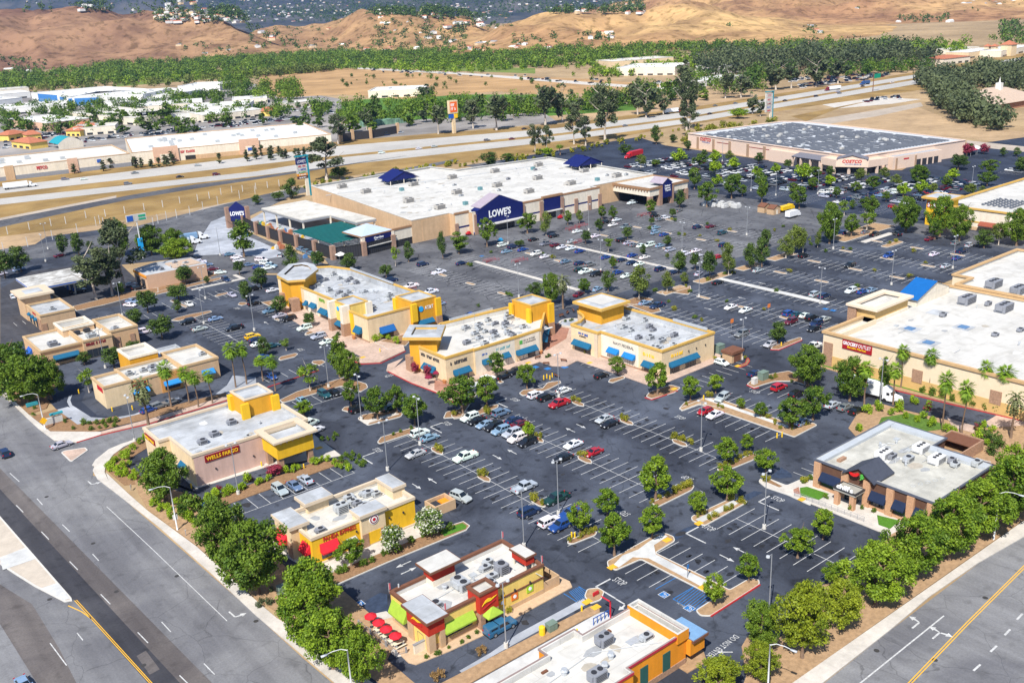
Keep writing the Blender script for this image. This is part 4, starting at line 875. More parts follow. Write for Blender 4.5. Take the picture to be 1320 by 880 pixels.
mb = MB(); pts = [(-1.1,.25),(-.75,-.2),(-.1,-.32),(.55,-.1),(.85,.2),(.8,.5),(.35,.5),(.0,.28),(-.5,.15)]
k = len(pts); mb.add([(149.82,88.5-a,6.05+c) for a,c in pts]+[(150.2,88.5-a,6.05+c) for a,c in pts],[tuple(range(k)),tuple(range(2*k-1,k-1,-1))]+[((i+1) % k,i,k+i,k+(i+1) % k) for i in range(k)]); mb.build('emblem',M('chili_red',(0.62,0.02,0.02),.4,.05,1),b)
mb = MB(); pts = [(.0,-.7),(.35,-.75),(.5,-.35),(.85,-.4),(.9,.0),(.6,.15),(.75,.45),(.35,.7),(.05,.55),(.3,.25),(.05,.05),(.3,-.2)]
k = len(pts); mb.add([(149.80,87.35-a*.8,6.1+c*.8) for a,c in pts]+[(150.2,87.35-a*.8,6.1+c*.8) for a,c in pts],[tuple(range(k)),tuple(range(2*k-1,k-1,-1))]+[((i+1) % k,i,k+i,k+(i+1) % k) for i in range(k)]); mb.build('emblem',SIGNG,b)
for x,y,m in ((161.5,89.5,ROOFW),(166.6,81.4,ROOFW),(169,86,ROOFW)): roof_unit(b,x,y,5.3,3.0,2.2,1.5,M('white_unit',(0.66,.66,.66),.5,.05,1),3)
clutter(b,161,171,83,93,5.3,12,21); clutter(b,167,171,75.5,80,5.3,5,5); patches(b,153,169,75,95,5.3,10,6); MB().box(153.8,156,94.0,94.8,5.3,5.8).build('roof_hatch',STONE,b)
mb = MB()
for k in range(5): mb.tube([(155+k*1.6+1.0*math.cos(t*.9)*.5,79.6-k*.55+.6*math.sin(t*.9)*.6,5.33) for t in range(8)],.06,4)
mb.build('roof_patch',UNITM,b)
MB().ring(rect(178.6,188.4,82.6,89.6),rect(178.9,188.1,82.9,89.3),0,2.6).build('yard_wall',STONE,b); MB().box(183.6,188.0,83,89.2,2.2,2.4).build('yard_roof',BROWN,b); MB().box(180,181.6,84,85.4,0,1.4).build('bin',UNITG,b)
fence = MB(); a0,a1 = (144.6,97.6),(145.4,83.2)
for k in range(12): t = k/11; fence.cyl(144.6+.8*t,97.6-14.4*t,.1,1.15,.04,n=5)
for z in (.45,.8,1.15): fence.tube([(144.6,97.6,z),(145.4,83.2,z)],.035,5)
tag(fence.build('railing',GREYM),'grey pipe railing along the kerb by the brick grill lawn','railing')
# --- shop row with the square tower (right)
BZ = 7.4
def storefront(b,a,c,z=2.9,n=4): window(b,a,c,0.25,z,n,'shop_window')
b = thing('shop_row','cream shop row with a square hipless gold tower and blue awnings, right of the plaza','shops',183,178)
p = [(173,157.8),(193.3,157.8),(193.3,196),(185.5,200),(182.5,199.5),(180.8,197.5),(179.8,194.5),(178,192.2),(175.5,190.9),(171.8,190.6),(171.8,180),(173,180)]
shell(b,p,BZ,5.6,CREAM,ROOFG,0.45,TRIMG,th=0.55)
panel(b,'wall_panel',(173,179.8),(173,166),0.1,BZ-.7,OFFW,0.06)
MB().box(180.9,189.8,187.9,197.2,5.6,9.9).build('tower',GOLD,b); MB().ring(rect(179.6,191.2,186.6,198.4),rect(180.2,190.6,187.2,197.8),9.9,10.6).build('tower_eave',TRIMG,b); MB().poly(rect(180.0,190.8,187,198),9.95).build('tower_ceiling',TRIMG,b); hip(b,rect(180.0,190.8,187,198),10.4,10.9,0.25,ROOFG,'tower_roof'); MB().poly(rect(182,189,189,196),10.93).build('tower_deck',ROOFW,b)
for y0,y1,z1 in ((189.5,182.5,3.4),(177,173,3.9),(171.2,167.0,3.9),(164.2,160.2,3.3)):
 xw = 171.8 if y0 > 180 else 173; awning(b,(xw,y0),(xw,y1),z1-1.1,z1,1.3,TEALA if z1 < 3.5 else M('bright_blue_awning',(0.01,0.17,0.46),.7,.1,1.5)); storefront(b,(xw,y0-.3),(xw,y1+.3),z1-.8)
awning(b,(175.5,157.8),(186.5,157.8),2.5,3.5,1.2,TEALA); storefront(b,(176,157.8),(179.6,157.8),2.7); storefront(b,(182,157.8),(186,157.8),2.7)
lettering('NAVY FEDERAL',b,SIGND,(173,175.2),(173,167.6),5.0,0.75,0.1); scrawl(b,SIGNB,(171.8,187.6),(171.8,183.8),5.2,0.6,7); scrawl(b,SIGND,(171.8,187.2),(171.8,184.2),4.6,0.35,8)
scrawl(b,SIGNY,(173,164.4),(173,160.2),4.6,0.8,9); scrawl(b,SIGNY,(176.4,157.8),(181,157.8),4.6,0.8,9)
for x in (183,186,189.6): wall_lamp(b,(x,157.75),0,-1,4.6)
clutter(b,176,191,161,186,5.6,26,31); patches(b,175,191,160,188,5.6,9,1); panel(b,'parapet_rib',(193.0,160),(193.0,172),BZ,BZ+.7,GALV,0.2,-.2)
pilaster(b,(171.8,181.2),(171.8,180),0,6.6,CREAMT,.2); panel(b,'wall_base',(173,180),(173,157.8),0,.6,STONE,.1)
# --- middle shop row
b = thing('shop_row','cream shop row between two gold towers, middle of the three by the plaza','shops',152,205)
p = [(131.4,194),(140.4,194),(140.4,193.6),(155.5,193.6),(163.6,193.8),(176.2,206.4),(176.2,213.6),(169.5,216.4),(147,218.4),(139,213),(131.4,206)]
shell(b,p,BZ,5.6,CREAM,ROOFW,0.45,TRIMG,th=0.55)
panel(b,'wall_panel',(140.6,193.6),(162.8,193.7),0.1,BZ-.7,OFFW,0.06)
dm = [(127.9,208.4),(135.1,200.8),(142.3,208.7),(135.3,216.1)]
MB().prism(off(ccw(dm),1.5),0,9.4).build('tower',GOLD,b); MB().ring(ccw(dm),off(ccw(dm),1.9),9.4,10.2).build('tower_eave',TRIMG,b); MB().ring(off(ccw(dm),.1),off(ccw(dm),2.0),10.15,10.3).build('tower_roof',ROOFG,b); MB().poly(off(ccw(dm),1.8),9.6).build('tower_deck',ROOFG,b)
for s in range(5): pass
MB().prism(rect(129.6,131.6,207.8,210.4),0,4.4).build('stone_pier',STONE,b)
shell(b,rect(168.8,176.4,204,212.6),10.6,9.6,GOLD,ROOFG,0.45,TRIMG,z0=0.1,out=.1,th=.2,name='gold_tower')
for q in ([(168.3,205),(168.3,203.4)],[(174.9,204),(176.9,204)],[(168.4,213),(168.4,211.5)]): pilaster(b,*q,4.0,9.7,YELL,.7)
MB().prism(rect(174.9,176.9,203.2,205),0,4.0).build('stone_pier',STONE,b)
for x0,x1,z1 in ((133.5,138.8,3.3),(142.6,145.2,3.9),(149.4,151.8,3.9),(154.2,161.4,3.4)):
 yw = 194 if x0 < 140 else 193.65; awning(b,(x0,yw),(x1,yw),z1-1.1,z1,1.3,TEALA); storefront(b,(x0+.3,yw),(x1-.3,yw),z1-.7,3)
awning(b,(131.4,204.2),(131.4,198.6),2.3,3.5,1.3,TEALA); storefront(b,(131.4,203.8),(131.4,199),2.6)
for k in range(3):
 t = .18+.27*k; a = (163.6+12.6*t,193.8+12.6*t); c = (163.6+12.6*(t+.2),193.8+12.6*(t+.2)); awning(b,a,c,2.4,4.0,1.4,TEALA); storefront(b,a,c,2.7,2)
scrawl(b,SIGND,(131.4,205.2),(131.4,196.8),5.2,0.8,1); scrawl(b,SIGND,(132.8,194),(139.4,194),4.8,0.85,2); scrawl(b,SIGNB,(142.8,193.6),(144.8,193.6),4.9,.5,3); scrawl(b,M('teal_letters',(.03,.30,.36),.5),(147.6,193.65),(152.6,193.65),4.9,.75,4)
scrawl(b,SIGND,(157,193.7),(161,193.7),5.3,.5,5); scrawl(b,SIGND,(157,193.7),(161.4,193.7),4.6,.45,6); panel(b,'sign_square',(155.6,193.65),(156.6,193.65),4.8,5.8,SIGNG,.14)
clutter(b,144,168,197,214,5.6,36,41); patches(b,143,170,196,214,5.6,12,2); MB().cyl(156,214,5.6,9.2,.05,n=5).build('aerial',GREYM,b); MB().cyl(150,211,5.6,9.2,.05,n=5).build('aerial',GREYM,b)
for y in (194.2,216.5): panel(b,'parapet_rib',(165,217.2),(150,218),BZ,BZ+.6,GALV,.2,-.2) if y > 200 else None
panel(b,'wall_base',(131.4,206),(131.4,194),0,.6,STONE,.1)
# --- left shop row
b = thing('shop_row','long yellow and cream shop row with a hexagonal corner tower and white pilasters','shops',147,268)
p = [(134.3,237),(159.5,237),(160,290),(157,299),(152,303),(137,300),(136.8,258),(134.3,257)]
shell(b,p,7.9,5.4,CREAM,ROOFG,0.45,TRIMG,th=0.5)
panel(b,'wall_panel',(136.8,281),(136.8,272),.1,7.2,OFFW,.06)
hx = [(133.9,282.5),(145.8,290.1),(149.6,297),(148.8,302.2),(143.5,304),(134.1,294)]
hx = [(133.2,284.4),(138.0,281.4),(147.5,290.0),(149.6,297),(148.8,302.2),(143.5,304),(134.1,294)]
MB().prism(off(ccw(hx),1.0),0,9.6).build('tower',GOLD,b); MB().ring(ccw(hx),off(ccw(hx),1.4),9.6,10.3).build('tower_eave',TRIMG,b); MB().ring(off(ccw(hx),.05),off(ccw(hx),2.2),10.25,10.4).build('tower_roof',ROOFG,b); MB().poly(off(ccw(hx),2.0),9.7).build('tower_deck',ROOFG,b)
MB().prism(rect(132.8,135.4,281.8,284.6),0,4.4).build('stone_pier',STONE,b); MB().prism(rect(133.6,135.6,291,293),0,4.4).build('stone_pier',STONE,b)
shell(b,rect(134.0,141,247.6,256.2),9.3,8.6,PALEY,ROOFG,.4,TRIMG,z0=3.4,out=.1,th=.2,name='yellow_tower')
for y in (256.6,249.0): MB().prism(rect(132.0,134.6,y-1.6,y),4.0,9.4).build('white_pilaster',OFFW,b); MB().prism(rect(131.9,134.7,y-1.7,y+.1),0,4.0).build('stone_pier',STONE,b)
MB().prism(rect(140,142.2,247,248.6),5.4,9.0).build('white_pilaster',OFFW,b); panel(b,'yellow_wall',(134.3,247.5),(134.3,245),0.1,7.3,YELL,.06)
shell(b,rect(149,157.6,235.4,244.6),9.6,8.8,GOLD,ROOFG,.45,TRIMG,z0=0.1,out=.1,th=.2,name='gold_tower')
for q in ([(148.3,235.4),(150.2,235.4)],[(157.0,235.4),(158.9,235.4)],[(149,245.2),(149,243.4)]): pilaster(b,*q,3.5,9.0,YELL,.8)
for q in ([(157.0,235.4),(158.9,235.4)],): pilaster(b,*q,0,3.5,STONE,.85)
disc_on_wall(b,(151.9,235.4),(0,-1),6.8,.85,SKYB,.15); lettering('AT&T',b,SIGNW,(153.2,235.4),(156.4,235.4),6.3,1.1,.1,bold=.02)
disc_on_wall(b,(134.0,253.6),(-1,0),7.2,.7,SKYB,.15); lettering('AT&T',b,SIGNW,(134.0,252.6),(134.0,250.2),6.8,.8,.1,bold=.02)
scrawl(b,M('green_letters',(.2,.4,.05),.5),(136.8,270.8),(136.8,267.2),5.5,1.0,10); scrawl(b,MAROON,(136.8,265.6),(136.8,259.4),5.6,.7,11)
for y0,y1,z1 in ((280.5,278.6,3.8),(276.6,272.8,4.0),(270.6,265.2,3.4),(264.6,258.6,3.4)): awning(b,(136.8,y0),(136.8,y1),z1-1.2,z1,1.4,TEALA); storefront(b,(136.8,y0-.2),(136.8,y1+.2),z1-.8,3)
awning(b,(134.3,255),(134.3,249),2.4,3.4,1.6,TEALA); storefront(b,(134.3,254.8),(134.3,249.3),2.5,3); awning(b,(134.3,244.4),(134.3,240.6),2.4,4.0,1.3,TEALA); storefront(b,(134.3,244),(134.3,241),2.7,2)
awning(b,(138,237),(143,237),2.4,4.0,1.3,M('royal_awning',(.01,.10,.32),.7,.1,1.5)); storefront(b,(138.3,237),(142.7,237),2.7,2); awning(b,(150.5,235.4),(156,235.4),2.4,3.4,1.3,TEALA)
clutter(b,142,157,250,296,5.4,44,51); patches(b,142,158,247,297,5.4,18,3)
for a,c in (((159.7,290),(159.2,262)),((152,302.6),(140,300.6))): panel(b,'parapet_rib',a,c,7.9,8.5,GALV,.2,-.2)
panel(b,'wall_base',(134.3,257),(134.3,237),0,.6,STONE,.1)
# --- home improvement store
b = thing('home_improvement_store','huge white-roofed home improvement store with navy blue gables and brick pillars','store',285,375)
BRICK = M('brown_brick',(0.33,0.21,0.155),0.9,0.2,2.0,0.15)
p = [(214,333.5),(233,333.5),(233,329.2),(240,329.2),(240,326.4),(313,325.2),(313,330.5),(354,329.5),(361,416),(303,424),(300,445),(228,446)]
shell(b,p,9.6,8.5,TANS,ROOFW,0.6,None)
pc = ccw(p)
MB().ring(off(pc,-0.05),off(pc,.75),9.5,9.72).build('parapet_cap',ROOFW,b)
TB = M('brown_coping',(0.30,0.17,0.09),.8,.1,1)
def coping(a,c,z0,z1,o=.3): panel(b,'coping',a,c,z0,z1,TB,o,-.7)
panel(b,'front_wall',(233,329.2),(240,329.2),0,9.2,OFFW,.12); coping((232.8,329.2),(240.3,329.2),9.3,10.1)
panel(b,'front_wall',(240,326.4),(313,325.2),0,9.3,OFFW,.15); coping((266,326),(278.5,325.8),9.0,9.75); coping((289.6,325.6),(313.2,325.2),9.2,9.9)
panel(b,'side_wall',(219,333.5),(233,333.5),0,8.6,TANS,.1)
panel(b,'blue_band',(266,326.0),(313,325.2),3.6,4.3,NAVY,.2); panel(b,'blue_band',(233,329.2),(240,329.2),3.4,4.1,NAVY,.18)
for s in (0.5,26.2,36.6,48.8,57.2,65.4,72.0):
 x = 240+s; yw = 326.4-1.2*s/73; panel(b,'brick_pillar',(x,yw),(x+1.9,yw),0,8.6 if s in (.5,26.2,36.6,48.8) else 6.6,BRICK,.7)
panel(b,'brick_pillar',(232.6,329.2),(234.2,329.2),0,5.6,BRICK,.5)
for z0,z1,x0,x1 in ((3.8,10.2,241.6,266.4),): panel(b,'blue_panel',(x0,325.4),(x1,325.2),z0,z1,NAVY,.3,-4)
mb = MB(); pts = [(241.6,10.2),(266.4,10.2),(262.6,10.6),(256.5,14.2),(252.6,14.2),(244.6,9.9)]
gp = [(241.4,9.9),(266.6,10.2),(263.6,10.9),(254.6,15.0),(243.6,10.9)]
mb.add([(x,325.02,z) for x,z in gp]+[(x,329.5,z) for x,z in gp],[tuple(range(5)),(9,8,7,6,5)]+[((i+1) % 5,i,5+i,5+(i+1) % 5) for i in range(5)]); mb.build('blue_gable',NAVY,b)
gable(b,(243.6,325.3),(263.8,325.3),6.5,11.0,15.1,M('lilac_roof',(0.34,0.29,0.34),.7,.1,1),NAVY,.25)
lettering("LOWE'S",b,SIGNW,(247.6,325.0),(259.6,325.0),6.2,3.2,.14,bold=.035)
panel(b,'entry_canopy',(242,325.2),(266,325.0),3.3,3.8,ROOFW,2.2); window(b,(248,325.9),(262,325.7),.1,3.2,8,'entrance_glass')
panel(b,'blue_panel',(279.2,325.6),(288.6,325.5),3.9,9.6,NAVY,.35); coping((278.2,325.6),(290,325.5),9.6,10.5,.6); window(b,(280.5,325.6),(286,325.5),.1,3.2,4,'entrance_glass')
panel(b,'entry_canopy',(279,325.6),(289,325.5),3.4,3.75,ROOFW,1.6)
rp = [(327,306.5),(354,307.5),(354.5,330),(327,331)]
MB().prism(rp,8.2,8.6).build('lumber_roof',ROOFW,b); MB().ring(off(ccw(rp),-.5),off(ccw(rp),.3),8.1,9.1).build('coping',TB,b); MB().ring(off(ccw(rp),-.1),off(ccw(rp),.25),5.2,8.15).build('lumber_fascia',OFFW,b)
for k in range(13):
 MB().box(326.4,326.9,307.5+k*1.8,308.1+k*1.8,7.4,8.05).build('bracket',TB,b)
for x,y in ((327,306.5),(333.6,306.6),(341.6,306.8),(352.2,307.2)): MB().box(x-.2,x+1.9,y-.3,y+1.6,0,8.2 if x in (333.6,341.6) else 5.2).build('brick_pillar',BRICK,b)
MB().box(335.6,341.4,306.0,308,3.4,10.2).build('blue_panel',NAVY,b); gable(b,(335.2,306.1),(341.8,306.1),8,10.0,12.2,M('lilac_roof',()),NAVY,.2)
for k,w in enumerate(('Indoor','Lumber','Yard')): lettering(w,b,SIGNW,(336.6,306.0),(340.4,306.0),8.4-k*1.1,.9,.08,bold=.03)
panel(b,'dark_back_wall',(330,329.2),(353.5,329.0),0,5,DARKM,.3)
LIL = M('lilac_roof',())
for (gx,gy),rz in (((265,417),0),((352,372),0)):
 for q in (0,7.5):
  gable(b,(gx-9+q*.35,gy+q),(gx+9+q*.35,gy+q),6.5,10.6,14.2,NAVY,NAVY,.3)
 for dx in (-8,0,8):
  for dy in (0,6): MB().box(gx+dx-.15,gx+dx+.15,gy+dy-.15,gy+dy+.15,8.5,10.7).build('gable_strut',OFFW,b)
for u,v in ((441,240),(472,246.5),(533,237),(527,258.5),(567,267),(583,228),(589,247.5),(638,220),(641,238.5),(682,246.5),(694,212),(693,229),(736,236),(753,219.5),(795,226)):
 x,y = G(u,v+2.5,8.5); roof_unit(b,x,y,8.5,4.6,2.6,2.0,M('roof_plant',(0.42,0.40,0.37),.7,.15,1),2)
for u,v in ((518,244),(600,262),(619,243),(687,217),(770,231)):
 x,y = G(u,v+2,8.5); MB().box(x-.9,x+.9,y-.9,y+.9,8.5,10).build('skylight',M('teal_hatch',(.12,.25,.27),.5,.1,1),b)
pipes(b,[(222,420),(258,414),(300,408),(352,400)],8.6,.2); patches(b,222,350,336,412,8.5,40,9); clutter(b,225,350,338,410,8.5,24,91)
gcp = [(175.0,427),(180,423.5),(177.6,404),(177.2,391),(177.2,379),(177.4,365),(177.4,349.5),(177.4,335),(189.2,331.2),(204,333),(218.5,334.5)]
for k,(x,y) in enumerate(gcp): MB().box(x-.9,x+.9,y-.9,y+.9,0,5.6 if k else 7).build('brick_pillar',BRICK,b)
for a,c in zip(gcp[1:-1],gcp[2:]):
 A,d,n,L = wframe(a,c); f = MB(); wbox(f,a,c,.1,4.6,-.03,.03,0,.9,L-.9); f.build('yard_screen',DARKM,b)
 f = MB()
 for k in range(1,int(L)): wbox(f,a,c,.1,4.7,.03,.09,0,k,k+.12)
 wbox(f,a,c,4.6,4.9,-.1,.1); f.build('yard_fence',BLACK,b)
MB().prism([(190.5,425),(214,426),(213.6,361),(204,361),(204.5,384),(190.5,384.5)],6.4,6.9).build('yard_roof',ROOFC,b); MB().ring(off(ccw([(190.5,425),(214,426),(213.6,361),(204,361),(204.5,384),(190.5,384.5)]),-.15),off(ccw([(190.5,425),(214,426),(213.6,361),(204,361),(204.5,384),(190.5,384.5)]),.3),5.6,6.5).build('yard_truss',GREYM,b)
for x,y in ((191,424),(191,411),(191,398),(191,385),(204,384),(204.4,372),(204.2,361.6),(213,361.6)): MB().box(x-.3,x+.3,y-.3,y+.3,0,6.4).build('yard_post',OFFW,b)
TEAL = M('teal_shade',(0.006,0.105,0.098),.6,.2,.6)
mb = MB()
for k in range(17):
 y0 = 339.5+k*2.05; mb.box(180,203.6,y0,y0+1.55,5.3,5.42)
mb.build('shade_cloth',TEAL,b); mb = MB()
for k in range(7): mb.box(180+k*3.9,180.2+k*3.9,339,375,5.1,5.3)
mb.build('shade_frame',TEAL,b)
for x in (180.5,192,203):
 for y in (340,352,364,374): MB().box(x-.15,x+.15,y-.15,y+.15,0,5.2).build('yard_post',OFFW,b)
hip(b,[(188.9,331.6),(204.4,333.2),(203.6,347),(188.6,346)],7.6,10.6,.97,M('pale_blue_roof',(0.42,0.50,0.62),.5,.06,1),'pyramid_roof'); MB().ring([(188.7,331.4),(204.6,333),(203.8,347.2),(188.4,346.2)],off([(188.7,331.4),(204.6,333),(203.8,347.2),(188.4,346.2)],.5),7.1,7.62).build('coping',TB,b)
panel(b,'blue_panel',(190.6,331.8),(203.6,333.1),3.2,7.1,NAVY,.1); lettering('Garden',b,SIGNW,(194.8,332.2),(199.6,332.7),5.5,.95,.12,bold=.03); lettering('Center',b,SIGNW,(195.0,332.2),(199.4,332.7),4.3,.95,.12,bold=.03)
panel(b,'yard_wall',(204.6,333.1),(218.6,334.2),2.9,7.0,OFFW,.1); coping((204.4,333.1),(219,334.3),7.0,7.8)
panel(b,'entry_canopy',(190.6,331.8),(203.6,333.1),3.0,3.3,ROOFW,.8)
for x,y in ((188.9,331.4),(203.6,332.8)): MB().box(x,x+1.3,y,y+1.3,2.4,7.1).build('entry_post',OFFW,b); MB().box(x-.15,x+1.45,y-.15,y+1.45,0,2.4).build('brick_pillar',BRICK,b)
panel(b,'yard_screen',(175.3,426.6),(181.1,422.2),0,3.2,DARKM,.05)
for x,y in ((174.6,427.2),(181.8,421.6)): MB().box(x-.9,x+.9,y-.9,y+.9,0,9.6).build('brick_pillar',BRICK,b)
ga,gc = (175.3,426.6),(181.1,422.2)
A,d,n,L = wframe(ga,gc); gp = [(0,3.2),(L,3.2),(L,9),(L/2,12),(0,9)]
mb = MB().add([(*(A+d*s+n*.35),z) for s,z in gp]+[(*(A+d*s-n*.5),z) for s,z in gp],[(0,1,2,3,4),(9,8,7,6,5)]+[((i+1) % 5,i,5+i,5+(i+1) % 5) for i in range(5)]); mb.build('blue_gable',NAVY,b)
lettering("LOWE'S",b,SIGNW,(175.7,426.3),(180.7,422.5),5.6,2.0,.42,bold=.03)
q = random.Random(5)
cols = [M('pallet_white',(.6,.6,.58),.7),M('pallet_blue',(.10,.22,.42),.7),M('pallet_terracotta',(.42,.16,.08),.7),M('pallet_green',(.03,.22,.10),.7),M('pallet_grey',(.22,.23,.25),.7),M('pallet_yellow',(.65,.42,.04),.7)]
for k in range(70):
 x = q.uniform(179.5,188.5) if k < 52 else q.uniform(169.5,176); y = q.uniform(379,420) if k < 52 else q.choice([q.uniform(336,350),q.uniform(366,374),q.uniform(404,410)]); w,d,h = q.uniform(.7,1.8),q.uniform(.7,1.6),q.uniform(.5,2.2); m = q.choice(cols)
 o = MB().box(x-w/2,x+w/2,y-d/2,y+d/2,.18,h).box(x-w/2-.05,x+w/2+.05,y-d/2-.05,y+d/2+.05,0,.16).box(x-w*.3,x+w*.3,y-d*.3,y+d*.3,h,h+.35).build('goods_pallet',m)
 tag(o,'stacked goods pallet standing in or beside the walled garden yard of the blue-gabled store','pallet','goods pallets at the garden yard')
# --- warehouse store with panels on its roof
P0,RT = (457.2,283.0),math.atan2(-.18,.984); MVW = (P0[0],P0[1],0,RT)
b = thing('warehouse_store','pale pink warehouse store whose whole roof carries grey solar rows','store',P0[0],P0[1])
WP = M('warehouse_pink',(0.70,0.53,0.42),.9,.05,.8,.15,big=.05); WB = M('warehouse_brown',(.36,.24,.16),.9,.1,1)
shell(b,[(0,10),(6,0),(85,0),(88,60),(88,128),(80,138),(0,138)],8.9,8.0,WP,M('solar_roof_base',(.52,.54,.57),.7,.10,.5),.5,None,mv=MVW)
mb = MB()
q = random.Random(8)
for i in range(30):
 x = 5.5+i*2.55; y = 7+(4 if x < 10 else 0)
 while y < 128:
  L = min(q.uniform(8,24),130-y)
  if L > 3: mb.add([(x,y,8.25),(x+1.45,y,8.55),(x+1.45,y+L,8.55),(x,y+L,8.25)],[(0,1,2,3)])
  y += L+q.uniform(1,6)
mb.move(*MVW).build('solar_panel',M('solar_glass',(.11,.118,.135),.5,.25,.3,.3),b)
for k in range(34):
 u = MB().box(-1,1,-.8,.8,8.0,9.4); x,y = q.uniform(6,80),q.uniform(8,130); c,s = math.cos(RT),math.sin(RT); u.move(P0[0]+c*x-s*y,P0[1]+s*x+c*y).build('roof_unit',ROOFW if k % 2 else UNITM,b)
def wloc(x,y): c,s = math.cos(RT),math.sin(RT); return (P0[0]+c*x-s*y,P0[1]+s*x+c*y)
for y in (128,113,98,82,68): panel(b,'pilaster',wloc(0,y+1),wloc(0,y-1),0,7.4,WB,.35)
panel(b,'red_band',wloc(0,110),wloc(0,98),5.6,6.0,MAROON,.06); panel(b,'red_band',wloc(0,82),wloc(0,60),5.6,6.0,MAROON,.06)
lettering('COSTCO',b,SIGNR,wloc(0,126),wloc(0,115.5),5.4,2.2,.15,bold=.04,lean=.2); lettering('WHOLESALE',b,SIGNB,wloc(0,124),wloc(0,116.5),4.4,.7,.15)
MB().ring([(-.4,-.4+10),(6,-.4),(85,-.4),(88.4,60),(88.4,128),(80,138.4),(-.4,138.4)],[(.3,10.3),(6.2,.4),(84.6,.4),(87.6,60),(87.6,127.6),(79.6,137.4),(.3,137.4)],8.6,8.98).move(*MVW).build('coping',WP,b)
MB().box(-2,8,40,62,0,6.6).move(*MVW).build('front_block',WP,b)
mb = MB().box(-6,2,18,40,5.2,5.6); mb.add([(-6.4,18,5.6),(-6.4,40,5.6),(2,40,7.6),(2,18,7.6)],[(0,3,2,1)]); mb.add([(-6.4,40,5.6),(2,40,5.6),(2,40,7.6)],[(0,1,2)]); mb.move(*MVW).build('front_canopy',M('slate_canopy',(.16,.16,.19),.7,.1,1),b)
for y in (19,26,33,39.4): MB().box(-6,-5,y,y+.9,0,5.2).move(*MVW).build('canopy_pillar',WP,b)
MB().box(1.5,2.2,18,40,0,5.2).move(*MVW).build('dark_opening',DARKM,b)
ep = [(-6.5,18),(-8,6),(2,-6.5),(16,-7),(16,2),(2,18)]
eo = off(ccw(ep),.8)
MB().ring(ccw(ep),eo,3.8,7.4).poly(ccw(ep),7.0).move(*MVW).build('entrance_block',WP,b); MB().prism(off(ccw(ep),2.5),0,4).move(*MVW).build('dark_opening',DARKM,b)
for x,y in ((-7.2,17),(-7.9,7),(-3.6,1),(1.2,-5.6),(8.5,-6.6),(15,-6.8)): MB().box(x,x+1.1,y,y+1.1,0,3.82).move(*MVW).build('entrance_pillar',WP,b)
ga,gc = wloc(-7.6,5.4),wloc(1.4,-5.9); A,d,n,L = wframe(ga,gc)
panel(b,'sign_wall',ga,gc,3.9,8.2,WP,.3); gable(b,ga,gc,7,8.0,10.0,M('slate_canopy',()),WP,.6); lettering('COSTCO',b,SIGNR,tuple(A+d*2.4),tuple(A+d*(L-2.4)),6.0,1.7,.4,bold=.04,lean=.2); lettering('WHOLESALE',b,SIGNB,tuple(A+d*3.6),tuple(A+d*(L-2.6)),5.1,.6,.4)
MB().box(22,60,-5,0,0,6.6).move(*MVW).build('side_block',WP,b); MB().box(24,58,-4.6,-.4,6.55,6.75).move(*MVW).build('side_roof',GALV,b)
for k in range(4): panel(b,'tyre_bay_door',wloc(40+k*4.6,-5),wloc(43.4+k*4.6,-5),0,3.6,DARKM,.05)
for x in (24,38.6): panel(b,'pilaster',wloc(x,-5),wloc(x+1.2,-5),0,6,WB,.3)
panel(b,'red_sign',wloc(30,-5),wloc(34,-5),4.6,5.3,SIGNR,.1)
# --- grocery store (right)
b = thing('grocery_store','cream grocery store with a maroon name board, tan roof tower and bright blue gable','store',240,100)
GC = M('grocery_cream',(.73,.60,.42),.9,.05,.8,.15,big=.05); GT = M('grocery_tan',(.60,.39,.15),.9,.06,1)
GH = 9.1
p = [(208.6,25),(268,25),(268,134.6),(208.8,135.0)]
shell(b,p,GH,GH-1.3,GC,ROOFW,.5,None); pc = ccw(p)
MB().ring(off(pc,-.35),off(pc,.55),GH-.5,GH+.12).build('cornice',M('grocery_trim',(.52,.34,.17),.85,.08,1),b)
panel(b,'tan_base',(208.8,135),(208.6,25),0,3.0,GT,.08)
for y in (134.6,110.2,91.5,79): panel(b,'brick_panel',(208.75,y),(208.7,y-2.6),0 if y > 130 else 2.2,6.4 if y > 130 else 5.4,STONE,.16)
panel(b,'sign_board',(208.8,129.3),(208.8,121.1),6.0,8.3,M('sign_maroon',(.36,.012,.02),.5,.06,1),.25)
lettering('GROCERY',b,SIGNW,(208.8,129.1),(208.8,124.9),7.1,0.95,.3,bold=.03); lettering('OUTLET',b,SIGNW,(208.8,124.8),(208.8,121.3),7.1,0.95,.3); lettering('Bargain Market',b,SIGNY,(208.8,127.8),(208.8,122.6),6.3,.62,.3,bold=.03)
shell(b,rect(226.2,242.4,131.2,138.4),11.6,10.8,GT,ROOFW,.6,None,name='roof_tower'); MB().ring(off(rect(226.2,242.4,131.2,138.4),-1.0),off(rect(226.2,242.4,131.2,138.4),.9),11.3,11.9).build('tower_eave',M('tower_cream',(.70,.58,.44),.85,.05,1),b); MB().box(225.6,227,136.5,139,0,11.2).build('stone_pier',STONE,b); MB().box(226,242.6,131,131.2,GH-1.4,GH-.4).build('roof_kerb',OFFW,b)
MB().ring(rect(208.9,226,130.6,135.0),rect(209.6,226,131.0,134.5),GH-1.3,GH).build('parapet_back',GC,b)
MB().box(246.6,264,130.9,136.2,6,10.1).build('gable_block',OFFW,b)
MB().add([(246,130.4,9.9),(246,136.8,9.9),(256,136.8,13.3),(256,130.4,13.3),(246,130.4,9.7),(246,136.8,9.7),(256,136.8,13.1),(256,130.4,13.1)],[(0,3,2,1),(4,5,6,7),(0,1,5,4),(0,4,7,3),(1,2,6,5)]).build('blue_roof',M('bright_blue_roof',(.006,.11,.36),.6,.08,1),b)
